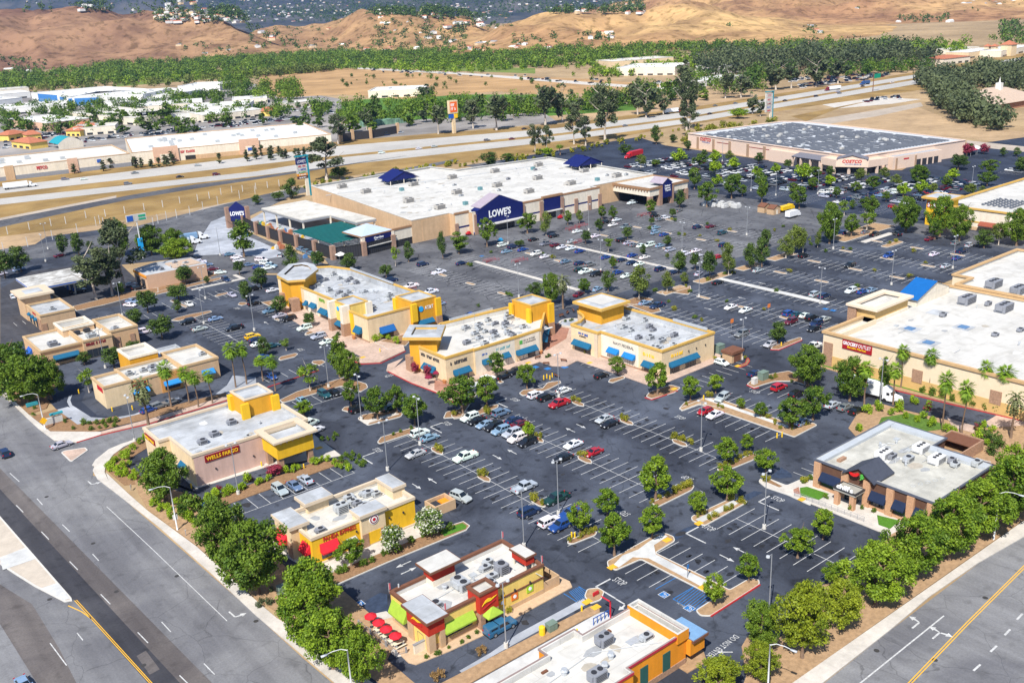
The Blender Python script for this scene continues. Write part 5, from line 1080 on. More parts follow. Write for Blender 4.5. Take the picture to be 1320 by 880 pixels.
MB().add([(256,130.4,13.3),(256,136.8,13.3),(264.6,136.8,10.3),(264.6,130.4,10.3)],[(0,3,2,1)]).build('tan_roof_slope',M('grocery_trim',(.52,.34,.17),.85,.08,1),b)
MB().add([(246.6,130.85,10),(264,130.85,10),(256,130.85,13.1),(246.6,136.3,10),(264,136.3,10),(256,136.3,13.1)],[(0,1,2),(4,3,5)]).build('gable_wall',OFFW,b)
for u,v in ((1173,424),(1242,422),(1197,442),(1208,403)):
 x,y = G(u,v,GH-1.3); w = MB().box(x-2.2,x+2.2,y-2.2,y+2.2,GH-1.3,GH-1.22); k = w.build('skylight',ROOFG,b)
 if v > 404: MB().box(x-1.1,x+1.1,y-1.1,y+1.1,GH-1.22,GH-1.0).build('dome',M('skylight_blue',(.10,.20,.36),.2,.15,1),k)
x,y = G(1181,404,GH-1.3);
for u,v in ((1246,388),(1294,398),(1281,363),(1313,371)):
 x,y = G(u,v+3,GH-1.3 if v > 380 else 9.6); roof_unit(b,x,y,GH-1.3 if v > 380 else 8.6,5.2,2.8,2.2,UNITG,3)
pipes(b,[(214,62),(236,66),(244,84),(262,92)],GH-1.2,.12);
p2 = [(268,25),(420,25),(420,60),(318,60),(318,136.6),(277,136.6),(277,131),(268,131)]
shell(b,p2,9.8,8.6,GC,ROOFW,.5,None,name='second_wall'); MB().ring(off(ccw(p2),-.3),off(ccw(p2),.6),9.4,9.92).build('cornice',M('grocery_trim',()),b)
roof_unit(b,232,92,GH-1.3,4,2.4,1.7,UNITG,2); patches(b,212,264,60,128,GH-1.3,22,10); clutter(b,214,262,60,126,GH-1.3,12,92)
mem = [(210.5,79),(214,71),(219,68),(226,66),(231,60),(226,62),(219,64.5),(215,63),(212.5,66),(210,72)]
MB().poly(ccw(mem),GH-1.27).build('roof_patch',UNITM,b)
# --- office-supply store far right
b = thing('office_store','cream flat-roofed store with a yellow sign tower half hidden by trees','store',400,160)
p = [(374.2,95),(450,95),(450,193),(374.2,193)]
shell(b,p,8.5,7.5,OFFW,ROOFW,.5,None); MB().ring(off(ccw(p),-.4),off(ccw(p),.5),8.0,8.62).build('cornice',TRIMG,b)
MB().box(371.8,380.2,188.4,197.2,0,10.8).build('sign_tower',YELL,b); MB().prism(rect(370.4,381.6,187,198.6),10.8,11.4).build('tower_roof',ROOFG,b); MB().ring(rect(370.2,381.8,186.8,198.8),rect(371,381,187.6,198),10.7,11.5).build('tower_eave',TRIMG,b)
lettering('STAPLES',b,SIGNW,(371.75,196.6),(371.75,189.2),7.4,1.9,.15,bold=.03); panel(b,'sign_board',(371.8,196.9),(371.8,188.8),7.1,9.6,M('sign_red',(.5,.02,.02),.5),.08)
panel(b,'gold_band',(374.2,188),(374.2,95),3.0,3.6,TRIMG,.1); awning(b,(374.2,176),(374.2,166),2.6,3.8,2,M('brick_awning',(.26,.07,.04),.8)); panel(b,'tan_base',(374.2,188),(374.2,95),0,1.4,TANS,.08)
mb = MB()
for cx,cy in ((394,176),(412,166),(398,148),(418,142)):
 for i in range(7):
  for j in range(6): mb.add([(cx-8+i*2.4,cy-6+j*2.2,7.6),(cx-6.2+i*2.4,cy-6+j*2.2,7.6),(cx-6.2+i*2.4,cy-4.9+j*2.2,8.05),(cx-8+i*2.4,cy-4.9+j*2.2,8.05)],[(0,1,2,3)])
mb.build('solar_panel',M('solar_glass',()),b)
# --- left pads
b = thing('tan_restaurant','tan stepped-roof restaurant behind the big roadside trees, blue awnings','restaurant',70,296)
T2 = M('pad_tan',(.56,.36,.20),.9,.06,1)
shell(b,rect(57,68.4,287,306),5.2,4.1,T2,ROOFW,.6,TRIMT); shell(b,rect(68.4,76.5,285.6,303),5.8,4.6,TANS,ROOFW,.5,TRIMT,name='middle_wall'); shell(b,rect(76.5,84.6,287,303.4),6.4,4.6,T2,ROOFW,.9,TRIMT,name='tall_wall'); shell(b,rect(66.6,75.6,299,308.4),6.6,4.6,TANS,ROOFW,.5,OFFW,name='back_tower')
panel(b,'brown_frieze',(57,287),(68.4,287),4.0,5.0,M('frieze_brown',(.26,.15,.08),.8),.1); awning(b,(60,287),(67,287),2.2,3.1,1.3,TEALA); window(b,(60.4,287),(66.6,287),.9,2.3,5); awning(b,(57,301),(57,297),2.0,3.4,1.3,SIGNB); scrawl(b,MAROON,(69,285.6),(74.6,285.6),4.0,.8,21)
for x in (77.6,82): panel(b,'stone_base',(x,287),(x+1.4,287),0,4.2,STONE,.2)
window(b,(69,285.6),(75,285.6),.2,2.8,4); roof_unit(b,62,293,4.1,2.4,2,1.4,UNITG,2); roof_unit(b,72.4,291,4.6,2.6,1.8,1.3,UNITM,2); roof_unit(b,70,297,4.6,1.6,1.4,1.2,DARKM,1); roof_unit(b,73,297.4,4.6,1.6,1.4,1.2,DARKM,1); clutter(b,77.8,83,289,301,4.6,5,61)
b = thing('palm_side_restaurant','cream fast-food restaurant with orange wall panels behind the palm row','restaurant',76,249)
shell(b,rect(60.6,67.4,242.4,252),6.0,5.0,CREAM,ROOFW,.5,TRIMT); shell(b,rect(67.4,81,243,255),5.5,4.5,TANS,ROOFW,.5,TRIMT,name='middle_wall'); shell(b,rect(81,91,243,258),5.8,4.7,TANS,ROOFW,.5,TRIMT,name='right_wall'); shell(b,rect(72,79.6,256.2,266),7.2,6.0,GOLD,ROOFW,.7,OFFW,name='back_tower'); shell(b,rect(79.6,88,258,266),4.6,4.0,TANS,ROOFG,.4,None,name='back_wall')
panel(b,'orange_panel',(67.5,243),(71.6,243),0,5.2,M('burnt_orange',(.56,.27,.08),.9,.06,1),.25); panel(b,'orange_panel',(75,243),(80.5,243),0,5.2,M('burnt_orange',()),.25)
for x0,x1 in ((67.6,71.6),(75.6,80)): awning(b,(x0,242.7),(x1,242.7),2.2,3.0,1.2,M('sky_awning',(.02,.22,.55),.7)); window(b,(x0+.2,242.7),(x1-.2,242.7),.7,2.3,3)
awning(b,(86,243),(89.4,243),2.2,3.2,1.3,M('sky_awning',())); panel(b,'sign_board',(60.6,247.6),(60.6,243.4),4.0,5.2,SIGNR,.12); panel(b,'sign_board',(68,242.7),(71,242.7),3.8,5.0,MAROON,.12); clutter(b,69,90,245,253,4.6,8,71)
b = thing('corner_shops','tan shop building with a flat-capped corner tower next to the petrol canopy','shops',71,335)
shell(b,rect(66.5,77,324,341),5.6,4.6,TANS,ROOFG,.45,TRIMT); MB().box(66.2,74.4,341,351,0,7.8).build('corner_tower',TANS,b); MB().prism(rect(64.9,75.6,340,352.4),7.8,8.5).build('tower_roof',CREAMT,b); MB().prism(rect(67.5,73,343,349),8.5,8.56).build('tower_deck',ROOFG,b); shell(b,rect(74.4,77,341,352),5.6,4.6,TANS,ROOFG,.4,TRIMT,name='rear_wall')
for y in (339,335,331): window(b,(66.5,y),(66.5,y-2.4),.2,3.0,2,'shop_window'); awning(b,(66.5,y),(66.5,y-2.4),3.0,3.5,.8,TEALA)
for y in (328,325.4): panel(b,'stone_base',(66.5,y),(66.5,y-1.2),0,4,STONE,.2)
panel(b,'stone_base',(66.5,324),(68,324),0,2.6,STONE,.15); panel(b,'stone_base',(75.4,324),(77,324),0,2.6,STONE,.15); scrawl(b,SIGNR,(66.5,334),(66.5,329),4.2,.7,31); roof_unit(b,72,331,4.6,1.5,1.5,.9,UNITM,1)
b = thing('petrol_canopy','petrol station canopy with a brown and white stained roof and blue edge','petrol canopy',82,371)
MB().prism(rect(73,92,360,381),4.9,5.6).build('canopy_roof',M('stained_canopy',(.42,.38,.33),.8,.5,.35,.2,hue=(.66,.66,.64),big=.3,bigscale=.15),b)
MB().ring(off(rect(73,92,360,381),-.1),off(rect(73,92,360,381),.2),4.85,5.75).build('canopy_edge',ROOFW,b); panel(b,'blue_stripe',(73,360),(92,360),5.1,5.5,SIGNB,.16); panel(b,'blue_stripe',(73,381),(73,360),5.1,5.5,SIGNB,.16)
for x in (77,88):
 for y in (364,371,377): MB().cyl(x,y,0,4.9,.3).build('canopy_post',ROOFW,b); MB().box(x-.45,x+.45,y+.8,y+2.0,0,1.9).build('fuel_pump',SIGNB,b)
b = thing('garage_building','plain tan flat-roofed garage building beside the petrol station','building',120,356)
shell(b,[(109,348.6),(131.4,348.2),(131.4,363),(118,366),(109,362)],5.3,4.6,M('garage_tan',(.56,.37,.25),.9,.05,1),ROOFG,.4,None); MB().box(121,131,353,362.6,4.6,5.0).build('raised_roof',M('garage_roof',(.48,.36,.27),.85,.1,1),b); panel(b,'orange_edge',(109,362),(109,348.6),4.2,4.9,ORAN,.3); panel(b,'garage_door',(109,360),(109,356.4),.1,3.2,DARKM,.05); panel(b,'garage_door',(109,354.6),(109,351),.1,3.2,DARKM,.05); clutter(b,112,129,351,361,4.6,7,81)
# --- bin stores and utility boxes
b = thing('bin_store','small brown-roofed stucco bin store at the shop row corner','bin store',*G(944,464)); x,y = G(944,464)
MB().box(x-2.2,x+2.2,y-1.6,y+1.6,0,2.4).build('wall',TANS,b); MB().prism(rect(x-2.5,x+2.5,y-1.9,y+1.9),2.4,3.1).build('roof',BROWN,b); panel(b,'gate',(x-1.4,y-1.6),(x+1.4,y-1.6),.1,2.1,BROWN,.06)
UG = M('utility_green',(.16,.22,.18),.6,.1,1)
for (u,v),l,s in (((927,454),'green utility cabinet beside the shop row bin store',1.3),((983.5,489),'green utility cabinet on the red-kerbed island near the trees',1.2),((366.5,765.5),'green utility box in the roadside planting by the yellow restaurant',1.0),((711,812),'dark green utility box in the bare planting strip beside the orange restaurant',.8)):
 x,y = G(u,v); o = MB().box(x-s,x+s,y-s*.7,y+s*.7,0,1.7*s).box(x-s-.05,x+s+.05,y-s*.7-.05,y+s*.7+.05,1.7*s,1.8*s).box(x-.03,x+.03,y-s*.7-.04,y-s*.7,.1,1.6*s).build('utility_box',UG); tag(o,l,'utility box')
x,y = G(972.5,495); tag(MB().box(x-.7,x+.7,y-.5,y+.5,0,1.6).box(x-.75,x+.75,y-.55,y+.55,1.6,1.7).build('utility_box',ROOFW),'white utility cabinet on the red-kerbed island near the green one','utility box')
x,y = G(568,656); b = thing('bin_enclosure','tan walled bin enclosure with orange lids behind the yellow restaurant','bin store',x,y)
MB().ring(rect(x-2.4,x+2.4,y-1.8,y+1.8),rect(x-2.1,x+2.1,y-1.5,y+1.5),0,2).build('wall',TANS,b); MB().box(x-1.9,x-.2,y-1.2,y+1.2,0,1.5).build('bin',DARKM,b); MB().box(x+.2,x+1.9,y-1.2,y+1.2,0,1.4).build('bin',ORAN,b)
# --- vegetation
import numpy as np
BARK = M('bark',(.17,.115,.08),.95,.25,3.0,.1,bump=.5); BARKP = M('pale_bark',(.42,.36,.30),.95,.2,3.0,.1)
L_BR = leafmat('leaf_bright',(.050,.108,.009),(.205,.292,.018),.22); L_MD = leafmat('leaf_mid',(.034,.078,.010),(.140,.212,.018),.22)
L_DK = leafmat('leaf_dark',(.026,.055,.011),(.090,.142,.022),.18); L_EU = leafmat('leaf_grey',(.045,.065,.032),(.120,.145,.062))
L_LI = leafmat('leaf_lime',(.10,.19,.010),(.30,.41,.018),.26); L_YE = leafmat('leaf_yellow',(.13,.15,.012),(.34,.31,.03))
L_PA = leafmat('leaf_palm',(.06,.14,.012),(.24,.35,.03),.34); L_WH = leafmat('leaf_white',(.30,.33,.22),(.66,.66,.56)); L_RD = leafmat('leaf_red',(.12,.015,.03),(.36,.05,.09)); L_DR = leafmat('leaf_dry',(.17,.10,.035),(.34,.22,.09))
def leaf_mesh(name,cen,rad,n,size,seed,mats,frac=None,flat=.5,squash=1.0,tv=.55):
 """leaf faces scattered through clumps; every face has its own tone"""
 g = np.random.default_rng(seed); cen = np.array(cen,float); rad = np.array(rad,float)
 w = rad**2; k = g.choice(len(cen),n,p=w/w.sum())
 d = g.normal(size=(n,3)); d /= np.linalg.norm(d,axis=1)[:,None]
 r = rad[k]*(g.random(n)**.45); p = cen[k]+d*r[:,None]*np.array([1,1,squash])
 nr = d*flat+g.normal(size=(n,3))*.55+np.array([0,0,.35]); nr /= np.linalg.norm(nr,axis=1)[:,None]
 a = np.cross(nr,g.normal(size=(n,3))); a /= np.linalg.norm(a,axis=1)[:,None]; b = np.cross(nr,a)
 s = size*(.55+.9*g.random(n))[:,None]
 v = np.stack([p-a*s*.5,p+b*s*.32,p+a*s*.5,p-b*s*.32],1).reshape(-1,3)
 me = bpy.data.meshes.new(name); me.vertices.add(4*n); me.loops.add(4*n); me.polygons.add(n)
 me.vertices.foreach_set('co',v.ravel()); me.loops.foreach_set('vertex_index',np.arange(4*n)); me.polygons.foreach_set('loop_start',np.arange(0,4*n,4)); me.polygons.foreach_set('loop_total',np.full(n,4))
 mats = mats if isinstance(mats,list) else [mats]
 for m in mats: me.materials.append(m)
 if frac is not None: me.polygons.foreach_set('material_index',(g.random(n) < frac).astype(np.int32))
 at = me.attributes.new('tone','FLOAT','FACE'); ct = g.random(len(cen)); at.data.foreach_set('value',np.clip(.5+(ct[k]-.5)*tv+(g.random(n)-.5)*.6,0,1))
 me.update(); return me
def clumps(seed,z0,z1,R_,n,fill=.62,irr=.25,top=.75,cr=.42):
 """clump centres filling an uneven crown"""
 g = random.Random(seed); out = []; zc,hz = (z0+z1)/2,(z1-z0)/2; ph = [g.uniform(0,6.28) for _ in range(4)]
 for i in range(n):
  a = g.uniform(0,2*PI); t = g.uniform(-1,1); prof = math.sqrt(max(0,1-abs(t)**2.2))*(1 if t < 0 else top+(1-top)*(1-t))
  e = 1+irr*(math.sin(2*a+ph[0])*.5+math.sin(3*a+ph[1]+2*t)*.5); rr = R_*prof*e*math.sqrt(g.uniform(.12,1))*(1-cr*.55); q = R_*cr*g.uniform(.6,1.15)
  out.append(((rr*math.cos(a),rr*math.sin(a),zc+t*hz*(1-cr*.35)),q))
 return [c for c,_ in out],[q for _,q in out]
def trunk_mesh(name,h,r,seed,limbs=5,z0=.35,spread=.5,m=BARK,lean=0.0):
 g = random.Random(seed); mb = MB(); pts = [(0,0,-.05)]
 for k in range(1,6): t = k/5; pts.append((lean*h*t*t+g.uniform(-.03,.03)*h*t,g.uniform(-.03,.03)*h*t,h*t*.82))
 mb.tube(pts,[r*1.35]+[r*(1-.16*k) for k in range(1,6)],7)
 for k in range(limbs):
  t = z0+(.78-z0)*k/max(1,limbs-1); a = k*2.4+g.uniform(-.4,.4); i = min(4,int(t/.82*5)); b = Vector(pts[i]).lerp(Vector(pts[i+1]),t/.82*5-i)
  L = h*spread*g.uniform(.6,1); e = b+Vector((math.cos(a)*L*.62,math.sin(a)*L*.62,L*.62)); mid = b.lerp(e,.5)+Vector((0,0,-.04*L)); mb.tube([b,mid,e],[r*.5,r*.33,r*.12],5)
 return mb.mesh(name,m,True)
PROTO = {}
def proto(kind,H,Wd,parts):
 """a tree prototype: an Empty with trunk and crown below it, H metres tall and Wd wide"""
 PROTO.setdefault(kind,[]).append((H,Wd,parts))
def crownset(kind,H,Wd,z0,n,leaf,size,seeds,nc=26,irr=.25,top=.75,cr=.42,frac=None,bark=BARK,tr=.16,limbs=5,flat=.5,lean=0,tz=.35):
 for s in seeds:
  c,q = clumps(s,z0,H,Wd/2,nc,irr=irr,top=top,cr=cr)
  proto(kind,H,Wd,[('trunk',trunk_mesh('trunk',H,tr,s,limbs,z0=tz,m=bark,lean=lean)),('crown',leaf_mesh('crown',c,q,n,size,s,leaf,frac,flat))])
crownset('round',6.2,4.5,1.7,3900,L_MD,.30,(1,2,3,93,94),60,.36,.95,.25)
crownset('bright',6.2,4.6,1.7,3900,L_BR,.30,(4,5,6,95,96),60,.36,.95,.25)
crownset('lime',6.0,4.6,1.5,1500,L_LI,.46,(7,8),22,.18,.98)
crownset('big',9.0,8.2,1.8,12000,L_BR,.34,(9,10,11,90,91),130,.36,.9,.20,tr=.26)
crownset('golden',9.0,8.2,1.8,11000,leafmat('leaf_golden',(.085,.125,.008),(.25,.29,.018),.22),.34,(97,98),120,.36,.9,.20,tr=.24)
crownset('dense',9.0,8.2,1.4,12000,L_MD,.34,(12,13,92),130,.36,.92,.20,tr=.28)
crownset('dark',8.0,5.6,1.8,2600,L_DK,.42,(14,15,16),26,.3,.7)
crownset('olive',8.5,6.4,2.0,2800,leafmat('leaf_olive',(.060,.095,.016),(.17,.215,.036)),.44,(17,18),26,.34,.75,bark=BARKP)
crownset('upright',8.0,4.0,1.6,2400,L_MD,.38,(19,20,21),24,.3,.55,.46)
crownset('euc',17,9.5,4.5,3600,L_EU,.62,(22,23,24),20,.5,.7,.34,bark=BARKP,tr=.32,limbs=8,lean=.08)
crownset('thin',6.5,4.2,2.2,900,L_BR,.36,(25,26),16,.4,.7,.36,bark=BARKP,tr=.11,limbs=6)
crownset('flower',5.2,5.0,1.2,2800,[L_MD,L_WH],.34,(27,28),26,.2,frac=.32)
crownset('redtree',3.2,3.2,.6,1300,L_RD,.3,(29,),16,.25)
crownset('conifer',8,5.4,.8,2400,L_DK,.4,(30,),30,.15,.25,.36)
crownset('far',9,7.5,.8,260,L_DK,1.5,(31,32,33),14,.35,.8); crownset('far_green',8,7.5,.8,260,L_MD,1.4,(34,35),14,.3,.8); crownset('far_euc',17,9.5,3,420,L_EU,1.7,(36,37,38),14,.5,.7,.4,bark=BARKP,tr=.3); crownset('slim',9,2.4,.3,420,L_EU,.7,(39,40),12,.2,.4,.6)
def palm_mesh(name,H,L,n,m,seed,fan=True):
 g = random.Random(seed); mb = MB()
 for k in range(n):
  a = k*2.39996+g.uniform(-.2,.2); el = math.radians(78-125*(k/n)**.85); l = L*g.uniform(.85,1.1); d = Vector((math.cos(a),math.sin(a),0)); sd = Vector((-math.sin(a),math.cos(a),0)); p = Vector((0,0,H)); pts = [p.copy()]; e = el
  for i in range(6): p = p+(d*math.cos(e)+Vector((0,0,1))*math.sin(e))*(l/6); pts.append(p.copy()); e -= .16 if fan else .3
  if fan:
   c = pts[2]
   for j in range(11):
    t = (j-5)/5; q = c+(pts[6]-c)*(1.0-.18*abs(t))+sd*t*l*.33+Vector((0,0,-.16*l*abs(t)-.05*l)); r = sd*.034*l; dn = (pts[6]-c).normalized()*.05
    mb.add([tuple(c+sd*t*.03),tuple(c.lerp(q,.55)-r*.9+dn),tuple(q),tuple(c.lerp(q,.55)+r*.9-dn)],[(0,1,2,3)])
   mb.tube([pts[0],pts[2],pts[3]],[.04,.03,.02],3)
  else:
   for i in range(1,6):
    for s_ in (-1,1): mb.add([tuple(pts[i]),tuple(pts[i]+sd*s_*l*.16+(pts[i]-pts[i-1])*.7+Vector((0,0,-.05*l))),tuple(pts[min(i+1,6)])],[(0,1,2) if s_ > 0 else (0,2,1)])
 me = mb.mesh(name,m); at = me.attributes.new('tone','FLOAT','FACE'); gg = np.random.default_rng(seed); at.data.foreach_set('value',np.clip(gg.normal(.5,.25,len(me.polygons)),0,1)); return me
def palm_trunk(name,H,r,seed):
 g = random.Random(seed); mb = MB(); mb.tube([(0,0,-.05),(.02*H*g.uniform(-1,1),0,H*.3),(.03*H*g.uniform(-1,1),.02*H*g.uniform(-1,1),H*.7),(0,0,H-.1)],[r*1.3,r,r*.9,r*.95],8); mb.tube([(0,0,H-1.3),(0,0,H-.5),(0,0,H+.1)],[r*.95,r*1.7,r*.8],8); return mb.mesh(name,BARK,True)
for s in (51,52,53): proto('palm',11.0,4.6,[('trunk',palm_trunk('trunk',9,.19,s)),('crown',palm_mesh('crown',8.9,2.55,50,L_PA,s))])
proto('feather_palm',8.8,6.0,[('trunk',palm_trunk('trunk',7,.3,54)),('crown',palm_mesh('crown',7,3.3,44,leafmat('leaf_feather',(.06,.085,.03),(.20,.21,.09)),54,False))])
def shrubset(kind,leaf,seeds,n=420,frac=None,h=1.0):
 for s in seeds:
  c,q = clumps(s,.1,h,.8,9,.25,.2,.85,.5); proto(kind,h,1.7,[(None,leaf_mesh('shrub',c,q,n,.19,s,leaf,frac))])
shrubset('shrub',L_MD,(61,62)); shrubset('shrub_lime',L_YE,(63,64)); shrubset('shrub_bright',L_LI,(65,66)); shrubset('shrub_dark',L_DK,(67,)); shrubset('shrub_red',L_RD,(68,)); shrubset('shrub_dry',L_DR,(69,)); shrubset('shrub_grey',L_EU,(70,)); shrubset('shrub_flower',[L_MD,L_RD],(71,),frac=.5)
PLANTS = []
def plant(kind,x,y,h,w,name,desc,cat,group,z=0.0):
 ps = PROTO[kind]; H,Wd,parts = R.choice(ps); sx,sz = w/Wd,h/H; rz = R.uniform(0,6.28)
 if parts[0][0] is None:
  o = bpy.data.objects.new(name,parts[0][1]); COL.objects.link(o)
 else:
  o = bpy.data.objects.new(name,None); COL.objects.link(o); o.empty_display_size = .5
  for nm,me in parts:
   c = bpy.data.objects.new(nm,me); COL.objects.link(c); c.parent = o
 o.location = (x,y,z); o.rotation_euler = (0,0,rz); o.scale = (sx*R.uniform(.95,1.05),sx*R.uniform(.95,1.05),sz)
 o['category'] = cat; o['group'] = group; PLANTS.append((o,desc,x,y)); return o
def tree(kind,u,v,vt,wpx,desc=None,name=None,z=0.1,cat='tree',group=None):
 x,y = G(u,v); d = math.sqrt(x*x+y*y+CAM_H**2); h = max(2.2,solve_h(x,y,vt)); w = max(1.5,wpx*d/CAM_F)*{'palm': .88,'big': .93,'golden': .93,'dense': .95}.get(kind,1)
 nm = name or {'palm': 'palm_tree','feather_palm': 'palm_tree','euc': 'eucalyptus_tree','far_euc': 'eucalyptus_tree','conifer': 'conifer_tree','flower': 'flowering_tree','redtree': 'flowering_tree'}.get(kind,'leafy_tree')
 ds = desc or {'palm': 'shaggy fan palm','feather_palm': 'feather palm','euc': 'tall eucalyptus','conifer': 'dense dark conifer','flower': 'white-blossomed tree','redtree': 'crimson-leaved tree','round': 'round mid-green tree','bright': 'round bright green tree','lime': 'lime green rounded tree','big': 'broad bright tree','golden': 'broad yellow-green tree','dense': 'broad dense tree','dark': 'dark bushy tree','olive': 'loose olive-green tree','upright': 'upright oval tree','thin': 'thin young tree','far': 'dark green tree','far_green': 'mid-green bushy tree','far_euc': 'grey-green eucalyptus','slim': 'slim columnar tree'}[kind]
 return plant(kind,x,y,h,w,nm,ds,cat,group or ds.split(' ',1)[0]+' '+('palms' if 'palm' in ds else 'trees'),z)
for t in [ # near lot trees: kind, foot, top, width
 ('bright',845,644,591,45),('bright',783,667,631,35),('bright',748,689,649,33),('bright',792,716,665,45),('bright',841,694,653,35),('round',596,533,487,48),('round',628,524,486,36),('lime',682,565,544,16),
 ('round',535,548,511,38),('round',487,541,500,34),('round',512,533,498,28),('round',453,524,492,24),('upright',438,486,433,26),('dense',449,494,452,32),('thin',400,504,467,30),('dark',361,405,382,25),('dark',400,421,401,18),('bright',392,536,518,26),('bright',453,730,697,40),
 ('dark',341,461,436,20),('thin',369,452,436,14),('dark',498,358,340,18),('dark',318,389,362,20),('dark',337,371,346,26),('dark',309,354,335,15),('round',641,488,455,25),('round',679.5,501,470,26),('round',796,484,461,24),('bright',847.5,509,469,35),('bright',890,517,486,29),('bright',922.5,507,484,20),
 ('dark',784,376,349,19),('round',753,378,360,21),('dense',711,392,353,29),('dark',690,384,364,22),('olive',824,386,346,34),('olive',860,377,352,18),('olive',882,367,352,13),
 ('dark',896,348,323,15),('dark',915,361,320,23),('olive',939,355,331,18),('olive',937,338,315,19),('dark',967.5,347,315,22),('dark',982,344,307,23),('dark',987,320,293,16),('olive',1013,333,306,20),('olive',1023,328,291,22),('olive',1035,327,296,18),('olive',1054,319,300,11),('olive',1069,314,296,11),('dark',880,349,328,12),
 ('round',911,267,235,24),('round',943,256,226,24),('round',982,262,230,18),('round',1030,269,241,22),('round',895,244,217,18),('dense',1069,314,262,34),('round',1097,305,277,24),('thin',1117,298,270,23),('upright',1123,280,252,20),('thin',1088,278,257,17),('dense',1167,300,255,37),('big',1211,305,254,35),('dense',1236,311,265,30),('round',1205,309,286,16),('dark',1268,320,296,23),('olive',1287,316,288,20),('dense',1310,317,270,34),
 ('dense',1041,498,447,48),('dense',1095,517,461,40),('round',1048,541,500,38),('round',1018,553,515,39),('dark',1002,443,416,28),('bright',955,528,514,12),('round',980,538,520,20),('upright',1138,512,460,16),
 ('bright',937,599,565,31),('bright',962,583,560,18),('bright',987,611,581,33),('bright',937,646,603,39),('bright',900,666,635,25),('bright',965,751,715,28),('bright',920,783,741,29),('bright',1061,695,660,33),('bright',1028,719,682,36),
 ('dense',980,836,777,50),('golden',1034,848,753,73),('golden',980,880,830,46),('golden',924,905,851,60),('golden',1084,813,750,56),('big',1128,782,703,76),('bright',1074,757,726,29),('big',1176,749,668,80),('big',1222,722,643,76),('big',1259,692,622,72),('big',1300,674,591,76),('big',1326,650,572,66),('big',1366,640,555,66),
 ('dense',214,645,583,66),('dense',290,731,645,74),('dense',333,766,673,88),('big',405,806,724,86),('big',398,832,764,88),('big',430,862,790,80),('big',467,886,816,58),('dense',38,521,461,68),('dense',14,502,446,68),('dense',66,515,466,44),('dense',-4,488,450,50),
 ('dark',148,476,446,30),('dark',173,457,440,22),('thin',115,506,474,22),('dark',109,470,454,20),('flower',556,692,659,46),('flower',507,714,680,40),('redtree',355,613,600,24),('redtree',552,489,472,16),('redtree',535,482,468,12),
 ('dark',240,366,341,26),('dark',231,387,365,30),('dark',229,403,388,15),('dark',191,403,373,30),('dark',176,418,398,23),('dark',209,437,405,32),('upright',315,331,284,29),('dark',267,366,356,8),('dark',376,355,318,24),('dark',410,346,322,20),('dark',450,350,327,24),('thin',510,343,316,12),('dark',527,338,313,17),
 ('dark',82,330,302,18),('dark',102,329,300,19),('dark',7,359,322,26),('dark',28,351,317,27),('dark',116,321,311,9),('dense',196,329,291,34),('dense',226,330,296,34),('big',229,337,308,42),('dense',158,330,285,30),('euc',160,371,284,52),('euc',124,386,322,52),('euc',145,381,318,40),('dark',157,380,364,13),('conifer',377,256,229,25),('euc',421,232,178,50),('dark',438,231,214,26),('dark',359,259,246,16),('dark',332,264,252,16),
 ('dark',567,300,288,12),('round',628,318,282,24),('round',680,301,275,24),('olive',704,304,275,18),('round',732,290,272,12),('olive',747,288,272,12),('upright',592,327,299,24),('dark',571,333,300,14),('dark',773,298,283,15),('upright',790,283,265,13),('round',776,283,266,12),('dark',755,314,296,16),('thin',784,325,304,14),('dark',809,308,293,15),('dark',829,330,316,11),('dark',860,317,305,15),('upright',839,276,257,14),('dark',876,268,246,18),('dark',867,281,268,10),('dark',840,290,280,8),('dark',670,318,309,13),('olive',860,334,329,6),('upright',790,347,330,12),('dark',875,352,326,24),
 ('palm',1161,500,441,20),('palm',1197,508,447,22),('palm',1214.5,553,476,25),('palm',1239.6,563,486,25),('palm',1267,526,462,22),('palm',1291,532,468,28),('feather_palm',1303,565,503,24),('palm',1114,522,463,24),('palm',1151,522,466,24),('feather_palm',1330,560,500,26),
 ('feather_palm',192,551,486,29),('palm',221,525,464,26),('palm',256,525,476,24),('palm',244,520,471,22),('palm',274,520,475,20),('palm',304,499,439,24),('palm',318,495,437,22),('palm',339,491,458,24),('palm',355,504,456,22),('feather_palm',726,398,353,22)]:
 tree(*t)
tree('shrub_bright' if False else 'lime',1133,566,552,24,'low lime bush')
for u,v,w,k in ((874.5,207,20,'lime'),(902,212,18,'round'),(921,207,18,'lime'),(922,221,18,'lime'),(946,216,18,'lime'),(924,237,15,'lime'),(950,234,14,'round'),(975.5,225,14,'lime'),(980,238,20,'round'),(957,249,14,'round'),(1000,221,14,'lime'),(1022,247,15,'round'),(1034,230,26,'lime'),(1051,227,16,'round'),(1048,241,16,'round'),(1071,237,16,'lime'),(1078,251,13,'round'),(1103,245,14,'round'),(1110,231,18,'olive'),(1126,242,20,'round'),(1115,264,14,'upright'),(1142,256,12,'round'),(1164,250,18,'lime'),(1140,227,14,'olive'),(1155,236,14,'olive'),(1184,233,27,'dense'),(1187,246,18,'lime'),(1202,245,12,'olive'),(1228,229,16,'lime'),(1219,238,14,'round'),(1272,236,20,'round'),(1276,221,20,'round'),(1235,215,24,'dark'),(1250,248,15,'olive'),(1266,247,9,'olive'),(1318,218,22,'dark'),(887,190,12,'dark'),(908,200,10,'dark'),(940,204,12,'olive'),(978,207,14,'dark'),(1016,214,13,'dark'),(1070,224,14,'dark'),(1099,266,11,'dark'),(1246,197,15,'redtree'),(1268,195,12,'redtree'),(1250,195,14,'dark'),(1310,198,10,'dark'),(1293,198,10,'dark')):
 d = math.hypot(*G(u,v)); tree(k,u,v+4,v-w*.72,w*1.02,group='trees of the warehouse store lot')
